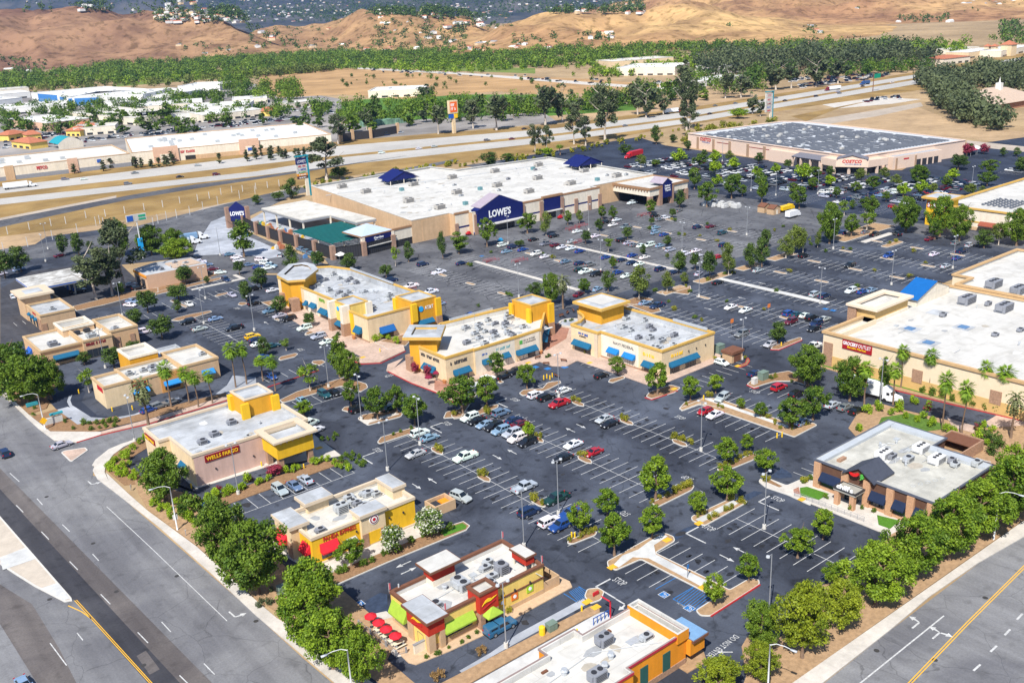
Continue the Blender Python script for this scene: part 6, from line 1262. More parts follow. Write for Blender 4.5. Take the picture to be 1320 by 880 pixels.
for k,u,v,vt,w in (('euc',690,197,160,22),('euc',705,199,162,18),('euc',740,186,140,26),('euc',780,182,108,40),('euc',755,188,150,24),('euc',885,168,95,30),('euc',888,175,140,26),('far_euc',565,173,134,28),('far_euc',640,168,120,36),('far_euc',610,166,126,26),('far_euc',703,162,108,36),('far_euc',725,158,106,30),('far_euc',833,152,108,30),('far_euc',855,148,118,22),('far_euc',822,148,100,26),('far_euc',880,122,76,30),('far_euc',935,127,92,24),('far_euc',955,126,90,28),('far_euc',1000,116,78,28),('far_euc',1020,114,82,26),('far_euc',1052,112,72,30),('far_euc',1080,108,76,26),('far_euc',970,147,118,18),('far_euc',980,150,128,16),('euc',436,186,148,28),('far_euc',550,130,108,24),('dark',632,214,196,26),('round',655,210,198,20),('dark',1015,100,92,20),('lime',951,153,140,26),('palm',722,200,186,14),('lime',706,202,190,16),('palm',662,152,128,10),('dark',846,186,163,18),('dark',806,200,186,18),('olive',826,216,200,16),('dark',868,184,174,14),('round',845,215,206,14)): tree(k,u,v,vt,w,group='trees beside the freeway')
def shrubs(lst,kind,desc,grp,o=(0,0),s=1.0,sz=1.5,hh=1.0):
 for a,b in lst:
  x,y = G(o[0]+a/s,o[1]+b/s); q = sz*R.uniform(.8,1.25); plant(kind,x,y,q*.62*hh,q,'shrub',desc,'shrub',grp,.12)
S4 = ((0,400),4)
shrubs([(600,780),(630,760),(660,745),(690,720),(720,690),(745,670),(760,675),(575,815),(610,830),(640,820),(670,800),(650,845),(625,860),(690,850),(700,870),(590,790),(655,770),(560,815)],'shrub_bright','bright green shrub','shrubs by the bank entrance',*S4,sz=2.2)
shrubs([(430,590),(465,590),(500,590),(535,585),(570,580),(600,578)],'shrub','clipped green hedge shrub','hedge by the drive-through',*S4,sz=2.0)
shrubs([(335,580),(590,600),(515,612),(380,615),(470,618),(175,545),(545,605),(180,510)],'shrub','small round green shrub','shrubs by the avenue corner',*S4,sz=1.4)
S5 = ((250,480),4)
shrubs([(70,650),(120,645),(160,640),(200,625),(240,610),(260,600),(330,580),(350,570),(380,560),(480,520),(510,515),(540,505),(640,470),(620,480),(660,460),(690,460),(720,475),(740,490),(760,500),(800,510)],'shrub_bright','bright green shrub','shrubs along the bank drive lane',*S5,sz=2.0)
shrubs([(790,440),(815,455),(840,470),(865,485),(820,430),(850,445),(880,470),(760,465),(785,480)],'shrub','clipped hedge shrub','hedges at the bank footpath',*S5,sz=1.9)
shrubs([(280,565),(130,610),(290,560)],'shrub_red','dark red shrub','red shrubs by the bank',*S5,sz=1.8)
shrubs([(740,330),(725,325),(660,355),(690,350),(720,350),(1030,325),(1065,310),(1120,295)],'shrub','low green shrub','shrubs at the island ends',*S5,sz=1.3)
S6 = ((560,500),4)
shrubs([(235,450),(262,455),(505,575),(520,585),(560,605),(750,350),(775,360),(525,255),(545,262),(970,162),(990,170),(1235,262),(1275,272),(745,75),(720,68),(10,320),(30,330),(105,140),(280,135),(270,125)],'shrub_lime','yellow-green cap shrub','shrubs on the stall-row caps',*S6,sz=1.9)
shrubs([(750,775),(780,760),(810,748),(830,740),(700,790),(1120,595),(1160,575),(1200,560),(1240,540),(1280,520),(1305,510)],'shrub_lime','yellow-green shrub','shrubs on the long islands',*S6,sz=1.7)
S7 = ((840,540),6.285)
shrubs([(175,155),(225,178),(262,178),(315,205),(560,400),(590,390),(640,370),(680,350),(720,325),(760,305),(800,295),(225,580),(260,560),(300,545),(190,600),(370,790),(420,780),(470,820),(510,795),(600,745),(640,735),(730,690),(650,660),(910,505),(940,500),(1225,520),(1250,515)],'shrub_lime','yellow-green shrub','shrubs on the front islands',*S7,sz=1.7)
S8 = ((840,420),6)
shrubs([(430,545),(460,545),(545,640),(520,630),(870,705),(900,715),(950,760),(1000,800),(1150,780),(1200,770),(1080,800),(270,615),(490,265),(725,255),(960,405),(700,640)],'shrub_lime','yellow-green shrub','shrubs on the median walk',*S8,sz=1.5)
shrubs([(540,410),(500,690),(250,235),(600,245),(540,250),(920,410),(935,415),(1080,440)],'shrub_dark','dark green shrub','dark shrubs by the shop rows',*S8,sz=1.4)
S9 = ((930,380),3.385)
shrubs([(700,370),(740,385),(790,395),(830,405),(880,425),(920,440),(960,450),(1010,465),(1060,478),(1100,490),(1150,500),(1200,515),(1250,528)],'shrub','clipped wall-side shrub','hedge along the grocery wall',*S9,sz=2.4)
shrubs([(600,595),(690,510),(680,490),(770,510),(780,490),(850,480),(830,470),(900,500),(920,560),(910,575),(980,605),(1010,610),(1140,580),(1180,600),(1130,620),(1160,660),(1110,640),(800,540),(850,555),(880,540),(740,525),(640,520)],'shrub_bright','leafy green shrub','shrubs behind the brick grill',*S9,sz=2.6)
shrubs([(1200,660),(1150,640),(1180,700)],'shrub_dark','dark green shrub','shrubs behind the brick grill',*S9,sz=3.5)
shrubs([(905,505),(1110,590),(780,500)],'shrub_flower','flowering shrub','shrubs behind the brick grill',*S9,sz=2.6)
S10 = ((1020,520),4.714)
shrubs([(75,485),(110,468),(360,650),(430,645),(500,665),(210,580),(405,165),(420,155),(130,470)],'shrub','round clipped shrub','shrubs by the brick grill',*S10,sz=1.5)
shrubs([(70,475)],'shrub_lime','golden round shrub','shrubs by the brick grill',*S10,sz=1.6)
S11 = ((330,660),4)
shrubs([(430,315),(460,305),(655,225),(685,215),(860,130),(890,120),(740,200),(800,160),(960,110),(1000,95),(600,260),(560,280)],'shrub','round green hedge shrub','shrubs by the yellow restaurant',*S11,sz=1.8)
shrubs([(1140,628),(1095,655),(1060,678),(995,705),(945,735),(880,755),(930,740)],'shrub','tiny green shrub','shrubs by the grill drive-through',*S11,sz=.9)
shrubs([(1155,735),(960,845),(930,865),(1180,720)],'shrub_dry','dry brown shrub','dry shrubs in the bare strip',*S11,sz=1.5)
shrubs([(340,500),(1310,520)],'shrub_lime','yellow-green shrub','shrubs by the grill',*S11,sz=2)
shrubs([(85,410),(30,470),(70,480),(20,490)],'shrub_grey','low grey-green shrub','shrubs under the roadside trees',*S11,sz=1.6)
S12 = ((0,600),3.143)
shrubs([(450,25),(480,30),(510,45),(540,60),(630,165),(650,185),(690,215),(740,190),(760,200),(790,250),(770,230),(720,160),(680,185),(820,175),(850,140),(880,130),(930,110),(980,100),(1005,70)],'shrub_bright','bright green shrub','shrubs along the avenue',*S12,sz=2.6)
shrubs([(760,170),(790,190),(740,210)],'shrub','spreading mid-green shrub','shrubs along the avenue',*S12,sz=4.2)
shrubs([(225,85),(500,655),(520,640),(535,620)],'shrub_dark','dark shrub','odd shrubs',*((340,320),5.5),sz=1.6)
shrubs([(790,665),(830,650),(870,640),(910,620),(940,680),(890,650),(980,600),(1010,560),(1050,530),(1110,500),(940,600)],'shrub_bright','leafy border shrub','shrubs beside the shop row',(340,320),5.5,sz=2.6)
shrubs([(1085,500),(1065,505),(1040,335),(1205,255),(1235,250),(1255,245),(590,140)],'shrub_dark','dark shrub','plaza shrubs',(510,370),5.5,sz=1.4)
for u,v in ((604,342.5),(607,343.5),(633,326.5),(653,380),(658,382),(700,328),(707,331.5),(713,333),(837,296),(838,295),(875,303),(882,304),(866,284),(870,285),(902,305),(925,312),(941,297),(912,290),(1010,293),(998,298),(1087,321),(1096,322.5),(1146,314.5),(1154,312),(1178,325),(1193,340),(1127,350),(1172,357),(1104,370),(1018,351),(895,410),(905,414),(937,389.5),(985,400),(1000,376),(1028,408),(1064,325),(1045,316),(945,353),(934,354),(913,362),(884,370),(890,377),(845,376),(862,390),(868,400),(755,455)):
 x,y = G(u,v); q = R.uniform(1.2,1.9); plant(R.choice(['shrub','shrub_lime']),x,y,q*.6,q*1.5,'shrub','low shrub','shrub','shrubs on the stall-row caps of the big lots',.12)
# --- vehicles
PAINT = paintmat('car_paint'); HEADL = M('headlight',(.75,.77,.80),.15,.03,3,.6); TAILL = M('tail_light',(.40,.01,.01),.25,.05,3,.5); RIM = M('wheel_rim',(.42,.43,.45),.35,.08,4,.5,.5); CARG = M('car_glass',(.010,.016,.024),.05,.3,1,.9); TRIMB = M('bumper_black',(.03,.03,.032),.6,.1,3)
CARK = { # length, half width, floor, stations (x, shoulder, top, top width), windscreen pair, rear pair, wheels
'sedan': (4.7,.90,[(-2.35,.60,.62,.84),(-2.2,.88,.90,.84),(-1.62,.95,.97,.82),(-.98,.96,1.42,.68),(.30,.95,1.43,.68),(1.08,.93,.95,.82),(2.08,.78,.80,.82),(2.35,.55,.57,.78)],(4,5),(3,2),1.42,.33),
'hatch': (4.1,.88,[(-2.05,.60,.62,.82),(-1.98,.95,.97,.82),(-1.55,.98,1.42,.70),(.35,.98,1.52,.70),(1.10,.95,.97,.80),(1.85,.80,.82,.80),(2.05,.55,.57,.76)],(3,4),(2,1),1.28,.32),
'suv': (4.75,.95,[(-2.37,.62,.64,.88),(-2.3,1.05,1.07,.88),(-1.98,1.08,1.70,.76),(.28,1.08,1.76,.76),(1.05,1.06,1.08,.86),(2.12,.95,.97,.86),(2.37,.60,.62,.82)],(3,4),(2,1),1.42,.38),
'van': (5.1,.98,[(-2.55,.65,.67,.90),(-2.5,1.10,1.12,.90),(-2.32,1.12,1.80,.80),(.75,1.10,1.84,.80),(1.65,1.06,1.08,.86),(2.4,.88,.90,.84),(2.55,.58,.60,.8)],(3,4),(2,1),1.5,.36),
'pickup': (5.7,.98,[(-.95,1.08,1.10,.90),(-.72,1.10,1.78,.78),(.78,1.10,1.82,.78),(1.45,1.08,1.10,.88),(2.62,1.00,1.02,.88),(2.85,.62,.64,.84)],(2,3),(1,0),1.78,.40)}
def loft_car(kind):
 L,W,st,ws,rs,wb,wr = CARK[kind]; body = MB(); zb = .30
 rows = []
 for x,zs,zr,wt in st:
  e = 1.0 if abs(x) < L*.46 else .93
  rows.append([(x,-W*.90*e,zb),(x,-W*e,zb+.16),(x,-W*e,zs-.14),(x,-W*.95*e,zs),(x,-wt*W*(1.0),zr),(x,wt*W,zr),(x,W*.95*e,zs),(x,W*e,zs-.14),(x,W*e,zb+.16),(x,W*.90*e,zb)])
 n = 10
 for i,r in enumerate(rows): body.v.extend(r)
 for i in range(len(rows)-1):
  for k in range(n):
   j = (k+1) % n; body.f.append((i*n+k,i*n+j,(i+1)*n+j,(i+1)*n+k)[::-1]); body.m.append(0)
 body.f.append(tuple(range(n))); body.m.append(0); e = (len(rows)-1)*n; body.f.append(tuple(e+k for k in reversed(range(n)))); body.m.append(0)
 if kind == 'pickup':
  x0,x1 = -2.85,-.93; body.box(x0,x1,-W*.98,W*.98,zb+.05,.78); body.box(x0,x1,-W*.98,-W*.86,.78,1.10); body.box(x0,x1,W*.86,W*.98,.78,1.10); body.box(x0,x0+.09,-W*.86,W*.86,.78,1.10)
 for s in (-1,1): body.box(st[ws[1]][0]-.28,st[ws[1]][0]-.06,s*(W+.02),s*(W+.17),st[ws[1]][1]+.02,st[ws[1]][1]+.16)
 g = MB(); o = .014
 a,b = rows[ws[0]],rows[ws[1]]; c,d = rows[rs[0]],rows[rs[1]]
 def q(p,r,t): return tuple(p[i]*(1-t)+r[i]*t for i in range(3))
 def lift(p,dx,dy,dz): return (p[0]+dx,p[1]+dy,p[2]+dz)
 def screen(top,bot,dx):
  t0,t1 = q(top[4],bot[4],.07),q(top[5],bot[5],.07); b0,b1 = q(top[4],bot[4],.92),q(top[5],bot[5],.92)
  f = [lift(t0,dx,.05,o*1.6),lift(t1,dx,-.05,o*1.6),lift(b1,dx,-.06,o*1.6),lift(b0,dx,.06,o*1.6)]
  g.add(f,[(0,1,2,3) if dx < 0 else (3,2,1,0)])
 screen(a,b,.012); screen(c,d,-.012)
 for s in (0,1):
  i4,i3 = (4,3) if s == 0 else (5,6); sy = -1 if s == 0 else 1
  segs = [(rs[0],ws[0])]
  A,B = rows[rs[0]],rows[ws[0]]
  cut = [0,.5,1.0] if kind in ('sedan','pickup') else [0,.30,.66,1.0]
  for k in range(len(cut)-1):
   u0,u1 = cut[k]+.02,cut[k+1]-.02
   p0,p1 = q(A[i4],B[i4],u0),q(A[i4],B[i4],u1); r0,r1 = q(A[i3],B[i3],u0),q(A[i3],B[i3],u1)
   f = [lift(q(r0,p0,.14),0,sy*o*1.5,o),lift(q(r1,p1,.14),0,sy*o*1.5,o),lift(q(r1,p1,.86),0,sy*o*1.5,o),lift(q(r0,p0,.86),0,sy*o*1.5,o)]
   g.add(f,[(0,1,2,3) if sy < 0 else (3,2,1,0)])
  for (M_,N_) in ((A,rows[rs[1]]),(B,rows[ws[1]])):
   f = [lift(q(M_[i3],M_[i4],.16),0,sy*o*1.6,o),lift(q(M_[i3],M_[i4],.78),0,sy*o*1.6,o),lift(q(M_[i3],N_[i3],.55),0,sy*o*1.6,.05)]
   g.add(f,[(0,1,2),(2,1,0)])
 w = []
 for sx in (-1,1):
  for s in (-1,1):
   m = MB(); x = sx*wb*.98; k = 14
   for (y0,y1,r,mi) in ((s*(W-.20),s*(W+.015),wr,0),(s*(W+.0),s*(W+.03),wr*.62,1)):
    v = [(x+r*math.cos(2*PI*i/k),y0,wr+r*math.sin(2*PI*i/k)) for i in range(k)]+[(x+r*math.cos(2*PI*i/k),y1,wr+r*math.sin(2*PI*i/k)) for i in range(k)]
    m.add(v,[tuple(range(k)),tuple(range(2*k-1,k-1,-1))]+[(i,k+i,k+(i+1) % k,(i+1) % k) for i in range(k)],mi)
   w.append(m)
 hl,tl = [],[]
 for s in (-1,1):
  y = s*W*.66; xf = st[-1][0]; zf = st[-1][1]; hl.append(MB().box(xf-.30,xf-.02,y-.2,y+.2,zf-.02,zf+.16)); xr = -2.85 if kind == 'pickup' else st[0][0]; zr = .85 if kind in ('suv','van','pickup') else .70
  tl.append(MB().box(xr-.03,xr+.14,s*W*.78-.14,s*W*.78+.14,zr,zr+.26))
 bp = MB().box(L/2-.10,L/2+.05,-W*.86,W*.86,.28,.46).box(-L/2-.05,-L/2+.10,-W*.86,W*.86,.30,.48)
 return body,g,w,hl,tl,bp
def join(lst):
 o = MB()
 for m,mi in lst:
  k = len(o.v); o.v.extend(m.v)
  for f,i in zip(m.f,m.m): o.f.append(tuple(k+a for a in f)); o.m.append(mi+i)
 return o
CARP = {}
for k in CARK:
 body,g,w,hl,tl,bp = loft_car(k)
 full = [('body',body.mesh('body',PAINT)),('windows',g.mesh('windows',CARG)),('bumper',bp.mesh('bumper',TRIMB))]
 full += [('wheel',m.mesh('wheel',[BLACK,RIM])) for m in w]+[('headlight',m.mesh('headlight',HEADL)) for m in hl]+[('tail_light',m.mesh('tail_light',TAILL)) for m in tl]
 simple = join([(body,0),(g,1)]+[(m,2) for m in w]+[(m,4) for m in hl]+[(m,5) for m in tl]).mesh('car',[PAINT,CARG,BLACK,RIM,HEADL,TAILL])
 CARP[k] = (full,simple)
CC = {'white': (.78,.79,.80),'silver': (.42,.45,.49),'grey': (.17,.18,.20),'black': (.012,.012,.014),'dark blue': (.012,.028,.085),'blue': (.015,.06,.26),'light blue': (.22,.33,.46),'red': (.42,.012,.02),'maroon': (.12,.010,.022),'teal': (.012,.07,.095),'green': (.010,.045,.035),'yellow': (.86,.58,.01),'tan': (.42,.34,.24),'steel blue': (.12,.20,.31)}
KN = {'sedan': ('sedan','car'),'hatch': ('hatchback','car'),'suv': ('SUV','car'),'van': ('van','van'),'pickup': ('pickup truck','pickup')}
CARS = []
def car(kind,col,x,y,ang,grp='parked cars',detail=None,extra=None):
 full,simple = CARP[kind]; nm = {'pickup': 'pickup_truck','van': 'parked_van'}.get(kind,'parked_car'); c4 = (*[min(1,c*R.uniform(.92,1.08)) for c in CC[col]],1)
 if detail is None: detail = DIST(x,y) < 290
 if detail:
  o = bpy.data.objects.new(nm,None); COL.objects.link(o); o.empty_display_size = .5
  for pn,me in full:
   p = bpy.data.objects.new(pn,me); COL.objects.link(p); p.parent = o; p.color = c4
 else:
  o = bpy.data.objects.new(nm,simple); COL.objects.link(o)
 o.color = c4; o.location = (x,y,.008); o.rotation_euler = (0,0,math.radians(ang)); o['category'] = KN[kind][1]; o['group'] = grp; CARS.append((o,col+' '+KN[kind][0],x,y,extra)); return o
for kind,col,u,v,ang in [
 ('suv','white',691,511,0),('suv','black',704,514,0),('hatch','white',727,505,0),('pickup','red',721,522,180),('suv','white',606,540,180),('sedan','black',615,544,180),('sedan','light blue',625.5,549,180),('suv','black',637,552,180),('suv','light blue',646,557,180),('suv','silver',660,560.5,180),('suv','white',667,567,180),('suv','black',680,572,180),('suv','steel blue',646,534,0),('sedan','dark blue',662.5,543,0),('sedan','maroon',671,548,0),
 ('sedan','white',739,575,180),('sedan','black',726,592,180),('sedan','red',765,585,180),('sedan','silver',779,542,180),('sedan','black',786,548,180),('pickup','white',600,591,180),('pickup','silver',676,630,0),('pickup','green',717.5,645,180),('suv','dark blue',682.5,662,0),('suv','white',709,675,0),('suv','blue',722.5,680,180),('sedan','blue',735,663,180),('suv','silver',594,643,-80),
 ('sedan','light blue',553.8,566,0),('suv','white',541.5,560,0),('sedan','silver',536,587,180),('suv','black',462,529,0),('sedan','green',504,527,0),('van','white',399,548,15),('sedan','white',407,556,15),('sedan','light blue',390,518,-90),('suv','teal',418,510,-90),('sedan','black',431,507,-90),('suv','silver',361,633.5,-90),('sedan','steel blue',380,628,-90),('sedan','silver',394,620,90),
 ('pickup','black',302.5,424,180),('suv','yellow',326,435,0),('sedan','dark blue',330.5,439,0),('sedan','white',333.5,445,0),('sedan','teal',351,447,0),('hatch','blue',339,462,0),('hatch','blue',350,487,-90),('suv','white',393,424,180),('suv','black',373,412,180),('sedan','silver',361,408,180),('suv','steel blue',348,402,180),('suv','silver',411,435,180),('sedan','white',422,442,180),('sedan','black',436,449,180),
 ('suv','dark blue',291.5,361.5,-90),('sedan','silver',299,381,-90),('hatch','white',244,393,-90),('suv','black',242,416,180),('sedan','light blue',278,412,0),('sedan','silver',258,425,0),('sedan','black',328,392,0),('suv','black',329,373,0),('sedan','white',352,375,0),('sedan','steel blue',267,342,-20),('sedan','maroon',274,347.5,-20),('sedan','white',284,352,-20),('suv','white',259,338.5,-20),('suv','white',308,336.5,-10),('sedan','steel blue',321,342,-10),('sedan','blue',333,345,-10),('van','white',337,336,-60),('van','white',343,340,-60),('suv','light blue',350,343.5,-60),('pickup','white',345,346.5,-10),('sedan','steel blue',296,328.5,-10),('sedan','white',305,332,-10),('suv','silver',361,330,60),('suv','steel blue',387,322,90),('suv','steel blue',394,325,90),('suv','steel blue',400,328,90),
 ('van','white',185,429,0),('sedan','silver',169,367.5,0),('suv','black',178,372,0),('sedan','white',168,394,-60),('sedan','light blue',170,389.5,-60),('pickup','black',101,376,0),('sedan','maroon',77.5,330,15),('suv','light blue',25,348,15),('sedan','white',2,354,15),('hatch','white',17,383,80),('suv','grey',205,525,10),('sedan','grey',222,519,10),('hatch','blue',192,530,10),
 ('pickup','white',815,262,0),('suv','white',648,316.5,0),('sedan','light blue',653,325,0),('sedan','black',688,309.5,0),('suv','dark blue',661,319,0),('sedan','blue',674,322.5,0),('suv','black',714,305,0),('pickup','grey',704,315,180),('sedan','maroon',716,316.5,0),('sedan','white',724,319.5,180),('sedan','white',736,321,180),('sedan','blue',747.5,324.5,0),('sedan','silver',737.5,312,0),('sedan','white',744,299,0),('sedan','white',767.5,305,0),('suv','white',691,328,180),('sedan','white',703,331.5,0),('sedan','steel blue',729,338,0),('sedan','dark blue',747,340,0),('suv','grey',760,342,0),('sedan','green',747,348,0),('pickup','white',755,351,180),('pickup','black',769,354,180),('sedan','blue',796,352,0),('sedan','white',807.5,356.5,180),
 ('sedan','white',795,284,0),('sedan','white',790,290.5,180),('suv','black',781,287,0),('pickup','grey',807,293,180),('suv','black',801,310.5,0),('sedan','silver',810,314,0),('sedan','grey',817.5,316.5,0),('sedan','white',827,317.5,0),('van','white',837,317,180),('sedan','blue',781,332.5,0),('sedan','dark blue',801,336,0),('sedan','dark blue',814,339.5,180),('sedan','white',824,341.5,180),('sedan','blue',815,330,0),('sedan','white',831,332.5,0),('sedan','blue',856,303,0),('sedan','light blue',845,294,0),('suv','light blue',845,300.5,0),('suv','black',844,279,0),('sedan','grey',850,283.5,0),('suv','white',857.5,281.5,0),('sedan','grey',875,272,10),('suv','silver',864,323,0),('sedan','light blue',851,317.5,0),('suv','white',882.5,328.5,0),('suv','dark blue',851,348,0),('sedan','dark blue',867.5,352,0),('sedan','light blue',770,373.5,15),('sedan','maroon',746,380.5,15),('sedan','dark blue',595,340,0),('pickup','white',566,352,0),('sedan','light blue',831,391.5,0),('pickup','dark blue',847.5,395.5,180),
 ('suv','dark blue',505,362,0),('pickup','white',530,370,180),('pickup','white',555,377.5,180),('sedan','light blue',566,393,180),('sedan','blue',607.5,407,0),('suv','dark blue',545,341.5,0),
 ('suv','dark blue',899,293.5,0),('sedan','maroon',916,292.5,0),('suv','teal',931,301,0),('suv','dark blue',933,317,0),('sedan','white',897.5,324,0),('sedan','white',884.5,327.5,0),('sedan','white',898,330.5,0),('hatch','red',925.5,332,0),('sedan','silver',900.5,353.5,20),('sedan','black',925.5,365,0),('sedan','silver',977,349.5,0),('suv','black',1036,331,0),('sedan','white',942,397,180),('sedan','white',961,401,180),('suv','silver',1051,380.5,0),('suv','dark blue',1062.5,383,0),('suv','blue',1017,405.5,0),('sedan','teal',1027,406.5,0),('sedan','white',1038,408,0),('suv','black',1046,411,0),('suv','maroon',1019,416,180),('sedan','silver',1062.5,412.5,0),('suv','dark blue',1052,418.5,180),
 ('suv','dark blue',1083,301,80),('pickup','black',1128,303,0),('suv','black',1156,302.5,60),('suv','black',1095.5,343,180),('suv','blue',1145,330.5,180),('sedan','white',1204,328.5,0),('pickup','dark blue',1239,325,0),('sedan','blue',1233.5,333.5,0),('sedan','silver',1219,344,0),('suv','silver',1250,317,0),('suv','grey',1232,314.5,0),('sedan','maroon',1198,309,0),('suv','white',1097,376,180),('sedan','blue',1112,377,0),('sedan','light blue',1123,375,0),
 ('suv','grey',956,432,180),('hatch','silver',992.5,445.5,180),('pickup','white',1049,448,180),('sedan','dark blue',973,483,0),('suv','red',1004,501,0),('suv','black',1027,510,0),('suv','silver',931,514.5,190),('hatch','red',909,532,180),('sedan','white',921.5,536.5,180),('sedan','light blue',1034,546,0),('sedan','black',1049,425,180),('sedan','silver',1073,523.5,0),('sedan','grey',1089.5,526.5,0),('sedan','black',1104,531,0),('hatch','black',775,485.5,0),('sedan','black',649,487,0),('sedan','black',658,482.5,0),('sedan','black',666.5,478,0),('suv','white',629,490.5,0),('sedan','white',608,498.5,0),('hatch','white',930,469,-90),
 ('sedan','silver',80,575,8),('suv','dark blue',6,586,92),('sedan','light blue',32,886,-88),('sedan','steel blue',574,742,0) if False else ('sedan','grey',1115,300,0)]:
 x,y = G(u,v+1); car(kind,col,x,y,ang)
x,y = G(645.5,812); o = car('pickup','steel blue',x,y,0,detail=True); o.color = (.03,.13,.25,1)
for c in o.children: c.color = o.color
tp = MB(); tp.box(-2.8,-.9,-.9,.9,1.10,1.12); tp.v += []; tp.box(-2.78,-.92,-.86,.86,1.11,1.78); q = tp.mesh('cargo_cap',PAINT); c = bpy.data.objects.new('cargo_cap',q); COL.objects.link(c); c.parent = o; c.color = o.color
gw = MB(); gw.box(-2.4,-1.2,-.875,.875,1.3,1.62); c = bpy.data.objects.new('cap_window',gw.mesh('cap_window',CARG)); COL.objects.link(c); c.parent = o
CARS[-1] = (CARS[-1][0],'blue pickup truck with a boxed cargo cap',x,y,'driving')
qq = random.Random(77); pal = ['white']*6+['silver']*3+['grey']*3+['black']*5+['dark blue']*4+['blue']*2+['red','maroon','light blue','steel blue','tan']
spots = []
for yy in (188.5,207,225.5,244,262.5,281,299.5,318,336.5,355,373.5,392):
 for s in (-1,1):
  xx = 381.0
  while xx < (448 if yy > 245 else 466):
   u,v = proj(xx,yy)
   occ = .05 if xx < 392 else .30 if xx < 405 else (.84 if xx > 420 else .6)
   if yy < 215: occ *= .4
   if qq.random() < occ and u < 1320: spots.append((xx,yy+s*2.8,90 if qq.random() < .5 else -90))
   xx += 2.74
for yy in (168.5,187,205.5,224):
 for s in (-1,1):
  xx = 505.0
  while xx < 620:
   if qq.random() < .42 and proj(xx,yy)[0] < 1325: spots.append((xx,yy+s*2.8,90 if qq.random() < .5 else -90))
   xx += 2.74
spots.sort(key=lambda p: p[0]**2+p[1]**2); nmax = 300-len([c for c in CARS])
for k,(x,y,a) in enumerate(spots[:max(0,nmax)]):
 car(qq.choice(['sedan','sedan','suv','suv','hatch','van','pickup']),qq.choice(pal),x,y,a,'cars parked at the warehouse store',False)
fc = MB(); FARC = []
def far_car(mb,x,y,a,mi,L=4.6,W=.9,h=1.45):
 c,s = math.cos(a),math.sin(a)
 v = [(-L/2,-W,.3),(L/2,-W,.3),(L/2,W,.3),(-L/2,W,.3),(-L/2,-W,.9),(L/2,-W,.85),(L/2,W,.85),(-L/2,W,.9),(-L*.32,-W*.8,h),(L*.12,-W*.8,h),(L*.12,W*.8,h),(-L*.32,W*.8,h),(L*.28,-W*.9,.9),(L*.28,W*.9,.9),(-L*.45,-W*.9,.92),(-L*.45,W*.9,.92)]
 v = [(c*p-s*q+x,s*p+c*q+y,z) for p,q,z in v]
 mb.add(v,[(0,1,5,4),(1,2,6,5),(2,3,7,6),(3,0,4,7),(4,5,6,7),(8,9,10,11)],mi); mb.add([v[i] for i in (8,9,10,11,12,13,14,15)],[(1,4,5,2),(3,7,6,0),(0,6,4,1),(2,5,7,3)],6)
FCM = [M('far_white',CC['white'],.3),M('far_silver',CC['silver'],.3),M('far_grey',CC['grey'],.3),M('far_black',CC['black'],.3),M('far_blue',CC['dark blue'],.3),M('far_red',CC['maroon'],.3),CARG]
for x,y,a in spots[max(0,nmax):]: far_car(fc,x,y,math.radians(a),qq.choice([0,0,0,1,2,3,3,4,5]))
# --- lorries
LORRY = []
def lorry(name,label,x,y,ang,cab,box,L=13.5,boxh=3.9,mark=None):
 t = thing(name,label,'lorry',x,y,0,math.radians(ang)); loc = Matrix.Identity(4)
 def b(mb,n,m,p=t):
  o = bpy.data.objects.new(n,mb.mesh(n,m)); COL.objects.link(o); o.parent = p; return o
 tr = b(MB().box(-L,-.4,-1.28,1.28,1.15,boxh),'trailer',box); b(MB().box(-L-.01,.3,-.5,.5,.8,1.16),'chassis',DARKM)
 for k in range(9): b(MB().box(-L+.8+k*(L-1.6)/8,-L+.86+k*(L-1.6)/8,-1.30,1.30,1.2,boxh-.05),'rib',box,tr)
 m = MB(); st = [(.3,3.6,1.2),(1.6,3.2,1.2),(2.1,2.6,1.18),(2.5,1.9,1.1),(4.2,1.65,.95),(4.5,1.0,.9)]
 for i,(xx,z,w) in enumerate(st): m.v += [(xx,-w,.55),(xx,-w,z),(xx,w,z),(xx,w,.55)]
 for i in range(len(st)-1):
  for k in range(4): m.f.append((i*4+k,(i+1)*4+k,(i+1)*4+(k+1) % 4,i*4+(k+1) % 4)); m.m.append(0)
 m.f += [(0,1,2,3),(23,22,21,20)]; m.m += [0,0]; cb = b(m,'cab',cab)
 b(MB().add([(2.13,-1.0,2.58),(2.13,1.0,2.58),(2.5,1.0,1.98),(2.5,-1.0,1.98)],[(0,3,2,1)]).box(1.3,2.05,-1.215,-1.2,1.9,2.55).box(1.3,2.05,1.2,1.215,1.9,2.55),'windscreen',CARG,cb)
 for xx in (3.6,.9,-.4,-L+1.2,-L+2.5):
  for s in (-1,1):
   w = MB(); k = 12; v = [(xx+.5*math.cos(2*PI*i/k),s*.8,.5+.5*math.sin(2*PI*i/k)) for i in range(k)]+[(xx+.5*math.cos(2*PI*i/k),s*1.22,.5+.5*math.sin(2*PI*i/k)) for i in range(k)]
   w.add(v,[tuple(range(k)),tuple(range(2*k-1,k-1,-1))]+[(i,k+i,k+(i+1) % k,(i+1) % k) for i in range(k)]); b(w,'wheel',BLACK)
 for s in (-.7,.7): b(MB().box(4.42,4.52,s-.18,s+.18,.95,1.2),'headlight',HEADL,cb)
 return t
TW = M('trailer_white',(.76,.77,.78),.4,.05,1); TR = M('trailer_red',(.48,.02,.03),.4,.08,1); TBL = M('trailer_blue',(.20,.33,.50),.4,.08,1)
x,y = G(1136,512); lorry('lorry','white articulated lorry parked below the tall palms by the grocery wall',x-1,y-1,-86,TW,TW,11)
x,y = G(812,204); lorry('lorry','red lorry with a red trailer at the back of the warehouse lot',x,y,188,TR,TR,12)
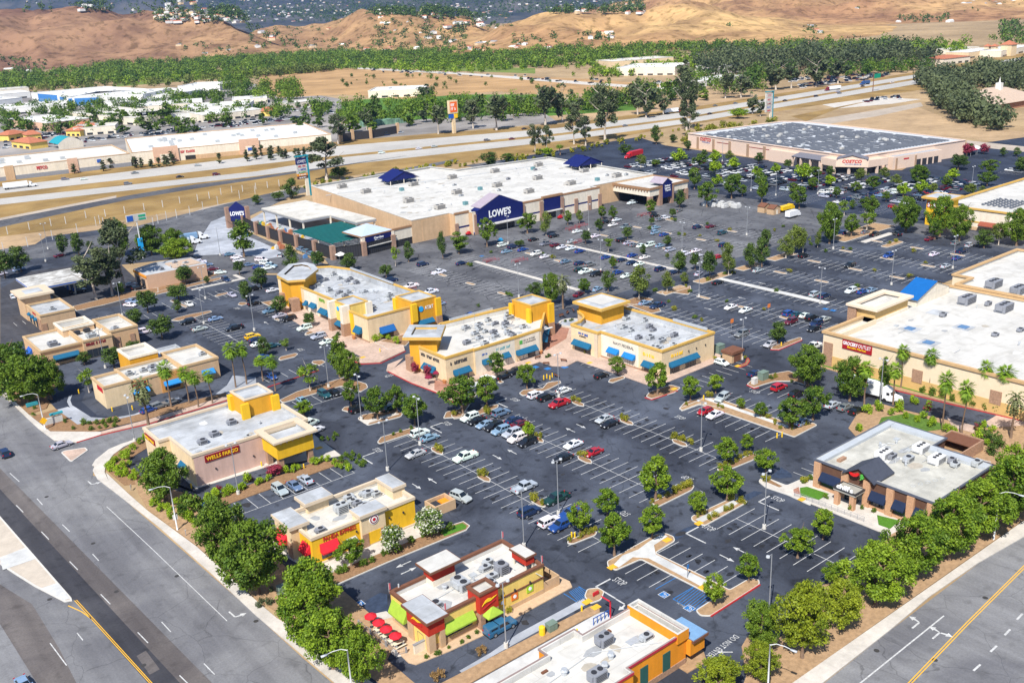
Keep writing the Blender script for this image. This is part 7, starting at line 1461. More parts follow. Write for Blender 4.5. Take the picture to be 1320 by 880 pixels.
x,y = G(256,309); lorry('lorry','pale blue lorry with a white cab nearest the blue-gabled yard',x,y,-12,TW,TBL,10,3.4); x,y = G(246,315); lorry('lorry','white short lorry parked alongside the pale blue one',x,y,-12,TW,M('trailer_paleblue',(.45,.52,.60),.4),7,3.0)
# --- lamp posts, street lights, signs
LAMPW = M('lamp_lens',(.48,.50,.52),.4,.05,2)
def lamp_mesh(heads=2,H=11.4):
 parts = [('base',MB().cyl(0,0,0,.85,.38,.34,12).mesh('base',KW)),('pole',MB().cyl(0,0,.8,H,.11,.075,8).mesh('pole',GREYM))]
 arm = MB()
 for s in ((-1,1) if heads == 2 else (1,)):
  arm.box(min(0,s*.75),max(0,s*.75),-.04,.04,H-.1,H)
  parts.append(('lamp_head',MB().cyl(s*.95,0,H-.16,H+.08,.33,.28,10).mesh('lamp_head',LAMPW)))
 parts.append(('arm',arm.mesh('arm',GREYM))); return parts
LMP = {2: lamp_mesh(2),1: lamp_mesh(1)}
LAMPS = []
def lamp(u,v,heads=2,dark=False,rot=0.0):
 x,y = G(u,v); o = bpy.data.objects.new('parking_lamp',None); COL.objects.link(o); o.empty_display_size = .5
 for n,me in LMP[heads]:
  c = bpy.data.objects.new(n,me); COL.objects.link(c); c.parent = o
 o.location = (x,y,0); o.rotation_euler = (0,0,rot); o['category'] = 'lamp post'; o['group'] = 'parking lot lamp posts'; LAMPS.append((o,'twin-headed lamp post' if heads == 2 else 'single-headed lamp post',x,y))
for u,v in ((903.6,581),(720,663),(652.4,834),(307.3,637),(675.5,705),(541.5,573),(499.7,606),(985,681),(720.5,512),(466,541),(423.7,499),(265,385),(263,417),(328,426),(774.5,349),(879,324.5),(669,383),(759,297),(655,314),(962.5,303),(901,382.5),(1057,391),(956.5,463),(1149,367),(1228,346),(1074,321),(62,321),(59,337),(158,407),(284,329),(136,474),(174,569),(1134,522),(1000,252),(968,246),(1252,246),(1054,250),(931,208)): lamp(u,v,2,rot=PI/2 if R.random() < .5 else 0)
lamp(991,796,1,rot=PI)
def street_light(u,v,ang,label,pole=9.2,arm=3.0):
 x,y = G(u,v); t = thing('street_light',label,'street light',x,y,0,math.radians(ang))
 def b(mb,n,m):
  o = bpy.data.objects.new(n,mb.mesh(n,m,True)); COL.objects.link(o); o.parent = t
 b(MB().tube([(0,0,0),(0,0,pole*.5),(0,0,pole)],[.15,.12,.09],8),'pole',POLEW); b(MB().tube([(0,0,pole-.05),(arm*.3,0,pole+.5),(arm*.7,0,pole+.62),(arm,0,pole+.5)],.06,6),'arm',POLEW)
 m = MB(); m.box(arm-.1,arm+.75,-.17,.17,pole+.38,pole+.56); b(m,'lamp_head',LAMPW); return t
t = street_light(228.9,683.5,168,'pale street light with a white sign by the avenue opposite the bank');
m = MB().box(-.45,.45,-.12,-.09,2.3,3.4); o = bpy.data.objects.new('sign_plate',m.mesh('sign_plate',ROOFW)); COL.objects.link(o); o.parent = t; t2 = MB().box(-.25,.25,-.14,-.121,2.5,2.75).box(-.25,.25,-.14,-.121,2.9,2.97); o = bpy.data.objects.new('sign_marks',t2.mesh('sign_marks',SIGND)); COL.objects.link(o); o.parent = t
street_light(1280.6,696,-75,'pale street light among the big trees of the right-hand street'); street_light(989,903,-78,'pale street light at the bottom edge beside the right-hand street'); street_light(456,908,172,'pale street light at the bottom edge among the avenue trees')
t = street_light(58.5,554,172,'pale street light carrying a yellow diamond sign at the avenue corner')
m = MB().add([(0,-.16,1.5),(.95,-.16,2.45),(0,-.16,3.4),(-.95,-.16,2.45),(0,-.12,1.5),(.95,-.12,2.45),(0,-.12,3.4),(-.95,-.12,2.45)],[(0,1,2,3),(7,6,5,4),(0,4,5,1),(1,5,6,2),(2,6,7,3),(3,7,4,0)]); o = bpy.data.objects.new('warning_sign',m.mesh('warning_sign',M('sign_yellow',(.85,.45,.01),.5))); COL.objects.link(o); o.parent = t; o.rotation_euler = (0,0,math.radians(-172+0))
def post_sign(u,v,label,h,w,d,m,ang=0,marks=None,cat='sign',pw=.06):
 x,y = G(u,v); t = thing('post_sign',label,cat,x,y,.1,math.radians(ang))
 o = bpy.data.objects.new('post',MB().cyl(0,0,0,h,pw,n=6).mesh('post',GREYM)); COL.objects.link(o); o.parent = t
 o = bpy.data.objects.new('sign_plate',MB().box(-w/2,w/2,-pw-.06,-pw-.02,h-d,h).mesh('sign_plate',m)); COL.objects.link(o); o.parent = t; return t
post_sign(886,745,'blue accessible-parking sign on the footpath of the front island',2.6,.5,.8,BLUEP); post_sign(169,632,'small white sign in the avenue planting by the bank trees',1.2,.9,.7,ROOFW,60) ; post_sign(240,691,'short brown post marker near the avenue pavement',1.4,.25,.3,ROOFW)
post_sign(1032,380,'orange banner sign on a stall-row cap',2.6,.9,.9,M('sign_orange',(.75,.22,.05),.6)) if False else None
for u,v,l in ((990.5,404,'orange square sign with a yellow edge, farther of the two in the grocery lot'),(943,424,'orange square sign with a yellow edge, nearer of the two in the grocery lot')): post_sign(u,v,l,3.0,1.3,1.2,M('sign_orange',(.75,.22,.05),.6))
x,y = G(70,547); t = thing('monument_sign','white monument sign under a small teal cap at the avenue corner','sign',x,y,.1); MB().box(x-2.2,x+2.2,y-.4,y+.4,.1,.5).build('plinth',STONE,t); MB().box(x-2.1,x+2.1,y-.3,y+.3,.5,2.0).build('sign_face',ROOFW,t); MB().box(x-.6,x+2.4,y-.4,y+.4,2.5,2.95).build('cap',M('teal_cap',(.04,.30,.36),.5),t); MB().box(x+.3,x+.5,y-.15,y+.15,2.0,2.5).box(x+1.4,x+1.6,y-.15,y+.15,2.0,2.5).build('bracket',GREYM,t)
x,y = G(42,524); t = thing('monument_sign','low teal-topped board among the trunks of the dense roadside trees','sign',x,y,.1); MB().box(x-1.4,x+1.4,y-.2,y+.2,.3,1.2).build('sign_face',M('teal_cap',()),t)
def pylon(x,y,H,label,rows,w,side=(0,1)):
 t = thing('pylon_sign',label,'sign',x,y); cx = M('teal_column',(.02,.26,.33),.5,.08,1)
 MB().box(x+w*.5,x+w*.5+1.0,y-.6,y+.6,0,H).build('column',cx,t); MB().box(x+w*.2,x+w*.5,y-.4,y+.4,0,H*.45).build('column_back',OFFW,t); MB().box(x-w*.5,x+w*.5+1.3,y-.9,y+.9,H,H+.5).build('cap',cx,t)
 z = H-.8
 for h,m,mk in rows:
  o = MB().box(x-w*.5,x+w*.5,y-.45,y+.45,z-h,z).build('sign_panel',m,t)
  if mk: mk(t,x,y,z,h)
  z -= h+.12
 return t
def tx(word,m,fr=.7): return lambda t,x,y,z,h: lettering(word,t,m,(x-3*fr,y-.45),(x+3*fr,y-.45),z-h*.78,h*.5,.05)
def sq(m,seed,fr=.7): return lambda t,x,y,z,h: scrawl(t,m,(x-3*fr,y-.45),(x+3*fr,y-.45),z-h*.75,h*.45,seed)
x,y = G(393,253); pylon(x,y,21,'tall teal pylon sign with stacked name panels behind the garden yard',[(3.2,NAVY,tx("LOWE'S",SIGNW,.8)),(1.6,ROOFW,sq(SIGNR,1)),(1.6,ROOFW,sq(SIGNB,2)),(1.2,ROOFW,sq(SIGNG,3)),(1.2,ORAN,sq(SIGNW,4)),(1.4,M('panel_brown',(.10,.05,.05),.6),sq(SIGNW,5))],6)
x,y = G(990,158); pylon(x,y,22,'tall teal pylon sign with white panels behind the solar-roofed warehouse',[(3,ROOFW,tx('COSTCO',SIGNR,.7)),(3,ROOFW,sq(SIGNR,7)),(2.4,ROOFW,sq(MAROON,8)),(2.4,ROOFW,sq(SIGNB,9)),(2.4,ROOFW,sq(SIGNR,10))],8)
x,y = G(585.5,172); t = thing('pylon_sign','orange and cream pylon sign rising from the trees beyond the freeway','sign',x,y); MB().box(x-1.2,x+1.2,y-1,y+1,0,24).build('column',CREAM,t); MB().box(x-4,x+4,y-1.2,y+1.2,15,24.6).build('sign_box',CREAM,t); MB().box(x-3.2,x+3.2,y-1.35,y-1.15,16,23.6).build('sign_panel',M('sign_hotorange',(.80,.14,.02),.5),t); scrawl(t,SIGNW,(x-2.6,y-1.35),(x+2.6,y-1.35),20.4,2,3); scrawl(t,SIGNW,(x-2.6,y-1.35),(x+2.6,y-1.35),17.4,2,4); MB().box(x-3.4,x-.2,y-1.2,y+1.2,11.5,14.6).build('sign_panel',SIGNB,t); MB().box(x+.2,x+3.4,y-1.2,y+1.2,11.5,14.6).build('sign_panel',SIGNY,t)
x,y = G(184.5,333); t = thing('pole_sign','white pole sign with blue and green panels above the petrol station','sign',x,y); hh = solve_h(x,y,285); MB().cyl(x,y,0,hh,.25).build('pole',POLEW,t); MB().box(x-4,x+4,y-.3,y+.3,hh,hh+2.8).build('sign_box',ROOFW,t); MB().box(x-3.8,x-1.4,y-.4,y-.31,hh+.3,hh+2.5).build('sign_panel',SIGNB,t); MB().box(x+.8,x+3.6,y-.4,y-.31,hh+.4,hh+1.1).box(x+.8,x+3.6,y-.4,y-.31,hh+1.6,hh+2.4).build('sign_panel',M('sign_green',(.02,.35,.18),.5),t); MB().box(x-.9,x+.9,y-.35,y+.35,2.5,8.5).build('price_board',SKYB,t)
# --- beyond the lots: freeway, town, river wood, hills
GRASS = M('golden_grass',(.36,.225,.085),.95,.22,.12,.1,hue=(.27,.185,.075),big=.3,bigscale=.03)
BARE = M('bare_earth',(.40,.28,.165),.95,.15,.2,.1,big=.2,bigscale=.03); TRACK = M('gravel_track',(.40,.34,.28),.95,.12,.3,.1,big=.12,bigscale=.05)
FWY = M('freeway_concrete',(.43,.41,.38),.85,.07,.15,.2,big=.10,bigscale=.02); RAMP = asphalt('ramp_asphalt',(.10,.10,.11),1.2)
BK = 0
def bsheet(n,p,z,m):
 global BK; BK += 1; return sheet(n,p,z+(BK % 9)*.0011,m)
def ext(pts,a=500,b=900):
 p = [Vector(q) for q in pts]; return [tuple(p[0]+(p[0]-p[1]).normalized()*a)]+pts+[tuple(p[-1]+(p[-1]-p[-2]).normalized()*b)]
F1,F2 = ext(PXS([(0,241),(440,188),(720,165),(880,145),(1213,91)])),ext(PXS([(0,249.5),(440,200),(720,172),(880,151.5),(1213,95)]))
N1,N2 = ext(PXS([(0,256),(330,221),(440,203),(720,175),(880,154),(1213,97.5)])),ext(PXS([(0,264),(330,227),(440,213),(720,182),(880,160),(1213,103)]))
bsheet('verge',ext(PXS([(0,234),(440,182),(720,160),(880,140),(1213,86)]))+ext(PXS([(0,305),(100,293),(240,270),(330,255),(400,236),(480,222),(560,215),(700,196),(860,165),(1213,112)]))[::-1],-.045,GRASS)
bsheet('freeway',F1+F2[::-1],-.02,FWY); bsheet('freeway',N1+N2[::-1],-.02,FWY)
bsheet('frontage_road',ext(PXS([(0,284),(82,268),(165,252),(250,238),(330,228),(380,221)]),300,80)+ext(PXS([(0,293),(82,275),(165,257.5),(250,243.5),(330,231.5),(380,223.5)]),300,80)[::-1],-.018,RAMP)
bsheet('verge_shoulder',PXS([(-60,292),(0,281),(82,265),(150,252),(150,256),(82,270),(0,287),(-60,300)]),-.03,TRACK)
bsheet('gravel_track',PXS([(120,345),(175,300),(215,287),(262,268),(330,254),(380,240),(385,244),(335,262),(275,276),(245,292),(222,305),(200,330)]),-.015,TRACK)
bsheet('bare_field',PXS([(-60,320),(0,305),(60,298),(140,290),(150,300),(90,315),(0,330),(-60,340)]),-.03,BARE)
fl = MB()
for A,B in ((F1,F2),(N1,N2)):
 for t in (.06,.36,.66,.94):
  for i in range(len(A)-1):
   a = Vector(A[i]).lerp(Vector(B[i]),t); c = Vector(A[i+1]).lerp(Vector(B[i+1]),t); L = (c-a).length
   n = int(L/14) if t in (.36,.66) else 1
   for k in range(n):
    s0,s1 = (k/n,(k+.35)/n) if n > 1 else (0,1); p,q_ = a.lerp(c,s0),a.lerp(c,s1); d = (q_-p).normalized(); w = Vector((-d.y,d.x))*.12
    fl.add([(*(p+w),-.012),(*(p-w),-.012),(*(q_-w),-.012),(*(q_+w),-.012)],[(0,1,2,3)])
tag(fl.build('freeway_markings',FADEP),kind='structure')
for kind,col,u,v,L in (('suv','grey',84,232,''),('suv','grey',165,238,''),('sedan','white',108,232,''),('sedan','grey',174,224,''),('suv','maroon',279,226,''),('sedan','black',232,229,''),('sedan','silver',255,214,''),('suv','white',492,198,''),('suv','grey',628,182,''),('sedan','black',676,167,''),('sedan','maroon',660,180,''),('sedan','white',540,192.5,''),('sedan','silver',560,190,''),('sedan','grey',806,163,''),('sedan','white',900,147,''),('sedan','grey',922,137,''),('sedan','black',915,147.5,''),('sedan','grey',1000,127,''),('sedan','black',1012,130.5,''),('suv','black',1052,125,''),('sedan','silver',1080,119,''),('suv','grey',1082,121,''),('sedan','black',1112,112,''),('sedan','grey',948,134,''),('sedan','white',1150,107,'')):
 x,y = G(u,v); car(kind,col,x,y,-10,'traffic on the freeway',False,'freeway')
TWH = TW
x,y = G(24,243); lorry('lorry','white lorry on the freeway at the left edge',x+6,y,-10,TW,TW,14); x,y = G(868,146); lorry('lorry','white and red lorry on the freeway right of the eucalyptus trees',x+6,y,-10,TR,TW,15); x,y = G(1068,117); lorry('lorry','white lorry with a dark red cab on the far freeway lanes',x,y,170,M('cab_maroon',(.2,.02,.03),.4),TW,15); x,y = G(1113,109.5); lorry('lorry','dark blue lorry on the far freeway stretch by the green sign',x,y,170,M('cab_blue',(.03,.08,.25),.4),M('trailer_navy',(.04,.09,.22),.4),8)
x,y = G(1125,118); t = thing('freeway_sign','green freeway guide sign on a tall brown post','sign',x,y); MB().cyl(x,y,0,16,.35).build('post',BROWN,t); MB().box(x+.5,x+11,y-.3,y,11.5,15.5).build('sign_plate',M('guide_green',(.01,.30,.18),.5),t)
pw = PXS([(-20,315),(10,302),(38,296),(66,291),(85,288.5),(111,281),(136,279),(161,275),(186,271),(210,267),(232,262),(255,259),(270,256),(285,251),(299,248),(313,247),(330,244),(345,242),(360,240)])
f = thing('post_fence','long row of pale posts and wire along the gravel track below the freeway','fence',*pw[5])
for (x,y) in pw: MB().box(x-.13,x+.13,y-.13,y+.13,-.1,3.6).build('fence_post',POLEW,f)
wr = MB()
for z in (1.2,2.4,3.4): wr.tube([(x,y,z) for x,y in pw],.02,3)
wr.build('fence_wire',GREYM,f)
pw = PXS([(5,325),(36,318),(68,309),(100,300),(124,291),(129,289),(134,292),(198,292),(204,288),(215,284),(228,281),(245,277),(262,271),(281,264),(309,256),(329,250)])
f = thing('post_fence','second row of slim pale posts nearer the service road','fence',*pw[3])
for (x,y) in pw: MB().box(x-.10,x+.10,y-.10,y+.10,-.1,4.4).build('fence_post',POLEW,f)
wr = MB()
for z in (1.6,4.2): wr.tube([(x,y,z) for x,y in pw],.02,3)
wr.build('fence_wire',GREYM,f)
bsheet('plowed_field',PXS([(330,112),(338,96),(420,88),(520,88),(620,96),(760,102),(860,110),(860,118),(700,122),(640,118),(520,128),(440,122),(360,126)]),-.04,M('ploughed',(.40,.25,.12),.95,.18,.03,.1,big=.2,bigscale=.012))
LW = M('park_lawn',(.085,.175,.03),.9,.22,.05,.1,big=.2,bigscale=.02); bsheet('park_lawn',PXS([(420,135),(470,128),(560,122),(700,122),(740,130),(820,134),(820,142),(700,150),(560,160),(470,160),(430,150)]),-.035,LW); bsheet('meadow',PXS([(150,112),(330,97),(440,89),(600,92),(690,95),(690,88),(560,84),(440,84),(300,95),(150,108)]),-.035,M('meadow_green',(.16,.21,.05),.9,.2,.02,.1))
bsheet('town_ground',PXS([(-200,232),(-200,130),(40,118),(160,116),(330,108),(440,128),(440,182),(0,233)]),-.035,M('town_paving',(.27,.25,.235),.9,.15,.02,.2,big=.3,bigscale=.01)); bsheet('town_ground',PXS([(440,160),(700,145),(720,158),(440,182)]),-.03,M('town_paving',()))
bsheet('dirt_lot',PXS([(1010,170),(1130,140),(1180,137),(1240,160),(1330,172),(1330,190),(1250,178),(1100,168)]),-.03,BARE); bsheet('side_road',PXS([(1035,157),(1130,142),(1187,132),(1190,137),(1130,150),(1050,163)]),-.02,TRACK); bsheet('storage_yard',PXS([(1060,135),(1130,126),(1188,128),(1150,134),(1080,140)]),-.015,CONC); bsheet('verge',PXS([(1020,150),(1130,128),(1080,140),(1040,156)]),-.01,GRASS); bsheet('side_road',PXS([(1246,181),(1330,190),(1330,197),(1246,188)]),-.01,TRACK); bsheet('bare_earth_bank',PXS([(690,118),(820,105),(960,122),(1000,118),(1213,84),(1213,88),(880,140),(720,158)]),-.036,BARE)
bsheet('highway',PXS([(460,87),(600,94),(760,106),(900,116),(900,118.5),(750,109),(600,96.5),(460,89)]),-.03,CONC)
BN = 0
ROOFW = M('far_white_roof',(.72,.71,.68),.75,.06,.3,.2,big=.08,bigscale=.05); ROOFC = M('far_cream_roof',(.62,.59,.53),.8,.08,.3,.2,big=.1,bigscale=.05)
def far_building(pl,pr_,h,depth,wall,roof,label,cat='building',name='warehouse',wins=0,wcol=None,par=.8,band=None,gab=None,units=0,tall=2.2):
 global BN; BN += 1; a,c = Vector(G(*pl)),Vector(G(*pr_)); d = (c-a).normalized(); n = Vector((-d.y,d.x)); L = (c-a).length
 p = [tuple(a),tuple(c),tuple(c+n*depth),tuple(a+n*depth)]; m = (a+c)/2+n*depth/2; b = thing(name,label,cat,m.x,m.y)
 if gab is None: shell(b,p,h,h-par,wall,roof,.5,None); MB().ring(off(ccw(p),-.15),off(ccw(p),.6),h-.35,h+.06).build('coping',band or roof,b)
 else:
  shell(b,p,h,h-.1,wall,roof,.4,None); hip(b,off(ccw(p),-.8),h,h+gab,.75,roof)
 for k in range(wins):
  s = L*(k+.5)/wins; w = L/wins*.28; panel(b,'window',tuple(a+d*(s-w)),tuple(a+d*(s+w)),.4 if tall < 3 else 1,tall if h > 4 else 1.8,wcol or GLASS,.12)
 for k in range(units):
  q = R.uniform(.1,.9); e = R.uniform(.2,.8); z = a+d*(L*q)+n*(depth*e); roof_unit(b,z.x,z.y,h-par,3,2,1.6,UNITM,1,detail=False)
 return b,a,d,n,L
SAL = M('salmon_wall',(.62,.40,.28),.9,.06,.5); BLUW = M('far_blue_wall',(.05,.20,.50),.7,.08,.5); TILE = M('terracotta_tiles',(.42,.15,.08),.85,.15,.6)
b,a,d,n,L = far_building((-60,241),(170,214),8.5,62,OFFW,ROOFC,'long cream shop block beyond the freeway at the left edge, red letters on its wall','shops','shop_block',0,units=7,band=TANS)
s = L*.36; panel(b,'tan_bay',tuple(a+d*s*.78),tuple(a+d*s*.92),0,9.2,TANS,.4); s = L*.57; panel(b,'tan_bay',tuple(a+d*(L*.63)),tuple(a+d*(L*.69)),0,9.4,SAL,.4); lettering('PETCO',b,SIGNR,tuple(a+d*(L*.455)),tuple(a+d*(L*.515)),4.6,2.2,.3,bold=.04); panel(b,'blue_sign',tuple(a+d*(L*.80)),tuple(a+d*(L*.825)),4.8,6.8,SIGNB,.3); panel(b,'grey_base',tuple(a),tuple(a+d*L),0,2.6,UNITG,.15)
b,a,d,n,L = far_building((172,213),(428,188),8.5,92,OFFW,ROOFW,'very long white-roofed shop block beyond the freeway with salmon entrance bays','shops','shop_block',0,units=22,band=TANS)
for s0,s1 in ((.10,.22),(.52,.62)): panel(b,'salmon_bay',tuple(a+d*L*s0),tuple(a+d*L*s1),0,10.5,SAL,1.2); panel(b,'bay_glass',tuple(a+d*L*(s0+.03)),tuple(a+d*L*(s1-.03)),0,5.5,OFFW,1.4)
panel(b,'blue_sign',tuple(a+d*L*.56),tuple(a+d*L*.585),2.4,4.4,SIGNB,1.7); scrawl(b,SIGNR,tuple(a+d*L*.23),tuple(a+d*L*.30),5,1.6,3,.2); panel(b,'tan_base',tuple(a+d*L*.3),tuple(a+d*L),0,3,TANS,.12); panel(b,'shop_window',tuple(a+d*L*.25),tuple(a+d*L*.30),.3,3,GLASS,.2)
far_building((96,176),(150,172),7,30,OFFW,ROOFC,'cream flat block just behind the red-lettered shops','shops','shop_block',4,units=3)
b,a,d,n,L = far_building((42,131),(94,136),11,95,ROOFW,ROOFW,'big white warehouse with blue wall panels, left of the pair','warehouse','warehouse',0,units=4); panel(b,'blue_panel',tuple(a+d*L*.18),tuple(a+d*L*.66),1,10.5,BLUW,.3); panel(b,'window_band',tuple(a+d*L*.22),tuple(a+d*L*.62),2,5,M('far_glass',(.12,.25,.42),.2),.5); panel(b,'blue_panel',tuple(a+d*L*.72),tuple(a+d*L*.86),1,9,BLUW,.3)
b,a,d,n,L = far_building((88,138),(186,134),11,85,ROOFW,ROOFW,'big white warehouse with blue wall panels, right of the pair','warehouse','warehouse',0,units=5); panel(b,'blue_panel',tuple(a+d*L*.10),tuple(a+d*L*.42),1,9.5,BLUW,.3); panel(b,'window_band',tuple(a+d*L*.14),tuple(a+d*L*.38),1.5,4,M('far_glass',()),.5); panel(b,'blue_panel',tuple(a+d*L*.02),tuple(a+d*L*.07),1,9.5,BLUW,.3)
for i,(pl,pr_,h,dp,w,r,l,wn) in enumerate((
 ((-40,142),(30,134),8,60,ROOFW,ROOFW,'white flat warehouse with a blue corner sign at the left edge',3),((-30,152),(88,143),8,60,ROOFW,ROOFW,'wide white-roofed warehouse in front of the blue-panelled pair',5),((10,164),(62,170),8,40,SAL,ROOFW,'salmon-walled flat building with dark window slits',6),((88,154),(175,162),7,55,OFFW,ROOFC,'broad cream building behind the terracotta roofs',7),((150,133),(222,131),8,70,ROOFW,ROOFW,'white warehouse right of the blue-panelled pair',3),((178,146),(262,140),7,55,OFFW,ROOFW,'white industrial block amid dark trees, nearer one',6),((236,148),(322,143),7,45,ROOFW,ROOFW,'white industrial block amid dark trees, right-hand one',7),((262,158),(338,150),7,45,OFFW,ROOFW,'white flat store before the terracotta kiosk',6),((178,160),(250,154),7,50,ROOFW,ROOFC,'pale flat store between two rows of garden trees',5),((-30,132),(40,126),8,60,ROOFW,ROOFW,'white hall farthest left, behind the blue-cornered one',3),((190,128),(236,124),8,60,ROOFW,ROOFW,'white shed left of the one before the field',3),((300,136),(345,133),6,40,OFFW,ROOFW,'white shed under the tall dark tree clump',3),((230,119),(284,117),8,60,ROOFW,ROOFW,'white shed standing before the field by the dense trees',3),((160,140),(210,134),7,40,ROOFW,ROOFW,'narrow white shed between the industrial blocks',2),((0,122),(38,119),7,40,OFFW,ROOFC,'low cream building far left before the river trees',4),((475,127),(546,124),8,50,OFFW,ROOFW,'white gabled hall standing in the brown field',5),((795,98),(870,97),10,70,OFFW,ROOFW,'big pale industrial hall right of the ploughed field',6),((790,90),(868,84),11,50,CREAM,ROOFC,'cream industrial hall farther behind the big pale one',7),((930,96),(962,92),9,40,ROOFW,ROOFW,'white building glimpsed between the eucalyptus trees',3),((880,116),(960,104),6,30,ROOFW,ROOFW,'long low white shed behind the freeway eucalyptus',6),((370,140),(420,134),5,30,OFFW,ROOFC,'row of low pale sheds right of the dense trees',5),((1250,150),(1330,156),6,30,OFFW,TANS,'church hall with brown hip roof',0))):
 if 'church' in l: continue
 far_building(pl,pr_,h,dp,w,r,l,wins=wn,units=2)
for pl,pr_,l in (((16,190),(40,193),'terracotta-roofed restaurant nearest the freeway shops'),((12,182),(36,178),'terracotta-roofed yellow house at far left'),((36,182),(54,180),'terracotta-roofed yellow house, right one of the left pair'),((86,176),(104,176),'small terracotta-roofed building by the tan shops'),((100,170),(122,168),'terracotta-roofed tan shop building'),((116,172),(134,170),'terracotta-roofed shop, right of the tan one'),((348,150),(362,147),'terracotta-roofed kiosk with a blue base near the palms')):
 far_building(pl,pr_,5,14,PALEY,TILE,l,'house','tiled_building',3,gab=3)
a = Vector(G(76,193)); c = Vector(G(108,189)); b = thing('arched_hall','hall with a teal arched roof beyond the freeway','hall',*a); d = (c-a).normalized(); n = Vector((-d.y,d.x)); L = (c-a).length; mb = MB(); k = 12
for o in (0,22):
 for i in range(k+1): t = i/k; q = a+d*L*t+n*o; mb.v.append((q.x,q.y,4+4.5*math.sin(PI*t)))
for i in range(k): mb.f.append((i,i+1,k+2+i,k+1+i)); mb.m.append(0)
mb.build('arched_roof',M('teal_roof',(.02,.28,.34),.5),b); MB().add([(*(a+d*L*i/k),4+4.5*math.sin(PI*i/k)-.05) for i in range(k+1)]+[(*c,0),(*a,0)],[tuple(range(k+3))[::-1]]).build('wall',OFFW,b)
f = thing('walled_yard','tan walled yard with black screens beyond the freeway, left of the park lawn','yard',*G(480,170))
pts = PXS([(440,183),(455,181),(478,178.5),(513,172)]);
for (x,y) in pts: MB().box(x-1,x+1,y-1,y+1,0,8).build('pillar',TANS,f)
for p_,q_ in zip(pts[:-1],pts[1:]): panel(f,'screen',p_,q_,0,6,DARKM,.1)
mb = MB()
for k in range(9): x,y = G(470+k*6,163-k*.6); mb.box(x-3,x+3,y-3,y+3,0,2.5+R.random()*2)
mb.build('stock',M('yard_stock',(.16,.28,.20),.8,.6,.2),f)
x,y = G(1285,138); b = thing('church','church with a broad tan hip roof and small white steeple','church',x,y); an = math.radians(-8)
hip(b,[(x-28,y-14),(x+34,y-20),(x+38,y+22),(x-24,y+28)],5,14,.8,M('church_roof',(.47,.36,.28),.9,.08,.5)); shell(b,[(x-26,y-12),(x+32,y-18),(x+36,y+20),(x-22,y+26)],5,4.8,M('church_brick',(.36,.17,.10),.9),ROOFC,.4,None); MB().box(x-2,x+2,y-2,y+2,12,18).build('steeple_base',ROOFW,b); MB().cyl(x,y,18,22.5,.8,.05,8).build('steeple',ROOFW,b)
for k,(pl,pr_,h,w,r) in enumerate((((1216,84),(1250,80),7,OFFW,TILE),((1248,76),(1290,70),8,CREAM,ROOFW),((1290,74),(1330,66),8,OFFW,ROOFW),((1225,70),(1262,66),6,OFFW,ROOFC))): far_building(pl,pr_,h,30,w,r,['long red-roofed outlet building at the far right','cream outlet block below the red-capped tower','white outlet block at the right edge under the hills','low pale outlet row beside the river trees'][k],'shops','outlet_block',4,gab=2.5 if k == 0 else None)
for u,v,l in ((1299,72,'red-capped square outlet tower at the right edge'),(1272,71,'small red-capped turret, left of the pair'),(1281,71,'small red-capped turret, right of the pair')): x,y = G(u,v); b = thing('outlet_tower',l,'tower',x,y); w = 7 if u == 1299 else 3; MB().box(x-w,x+w,y-w,y+w,0,14 if w > 3 else 11).build('wall',CREAM,b); hip(b,rect(x-w-1,x+w+1,y-w-1,y+w+1),14 if w > 3 else 11,19 if w > 3 else 14,.95,TILE)
mb = MB(); q = random.Random(3)
for (u0,v0,u1,v1,n_) in ((1030,112,1145,97,70),(1010,104,1130,98,40),(1115,131,1165,126,16),(880,108,950,100,24),(330,145,430,138,40),(180,118,330,122,60),(255,158,330,150,30),(0,190,150,178,60),(150,178,330,158,70),(330,158,430,146,50),(0,182,130,168,40),(440,176,520,172,14),(820,112,880,104,20),(470,90,780,106,46)):
 for k in range(n_):
  t = q.random(); x,y = G(u0+(u1-u0)*t,v0+(v1-v0)*t+q.uniform(-2.5,2.5)); far_car(mb,x,y,q.choice([-.2,1.4,-.2]),q.choice([0,0,0,1,2,3,4,5]),q.choice([4.6,4.8,8]),.95,q.choice([1.5,1.6,2.6]))
mb.v += []; k0 = len(mb.v)
for f_,m_ in zip(fc.f,fc.m): mb.f.append(tuple(k0+i for i in f_)); mb.m.append(m_)
mb.v.extend(fc.v)
tag(mb.build('distant_vehicles',FCM),'mass of small parked vehicles in the far yards and town lots','vehicles',kind='stuff')
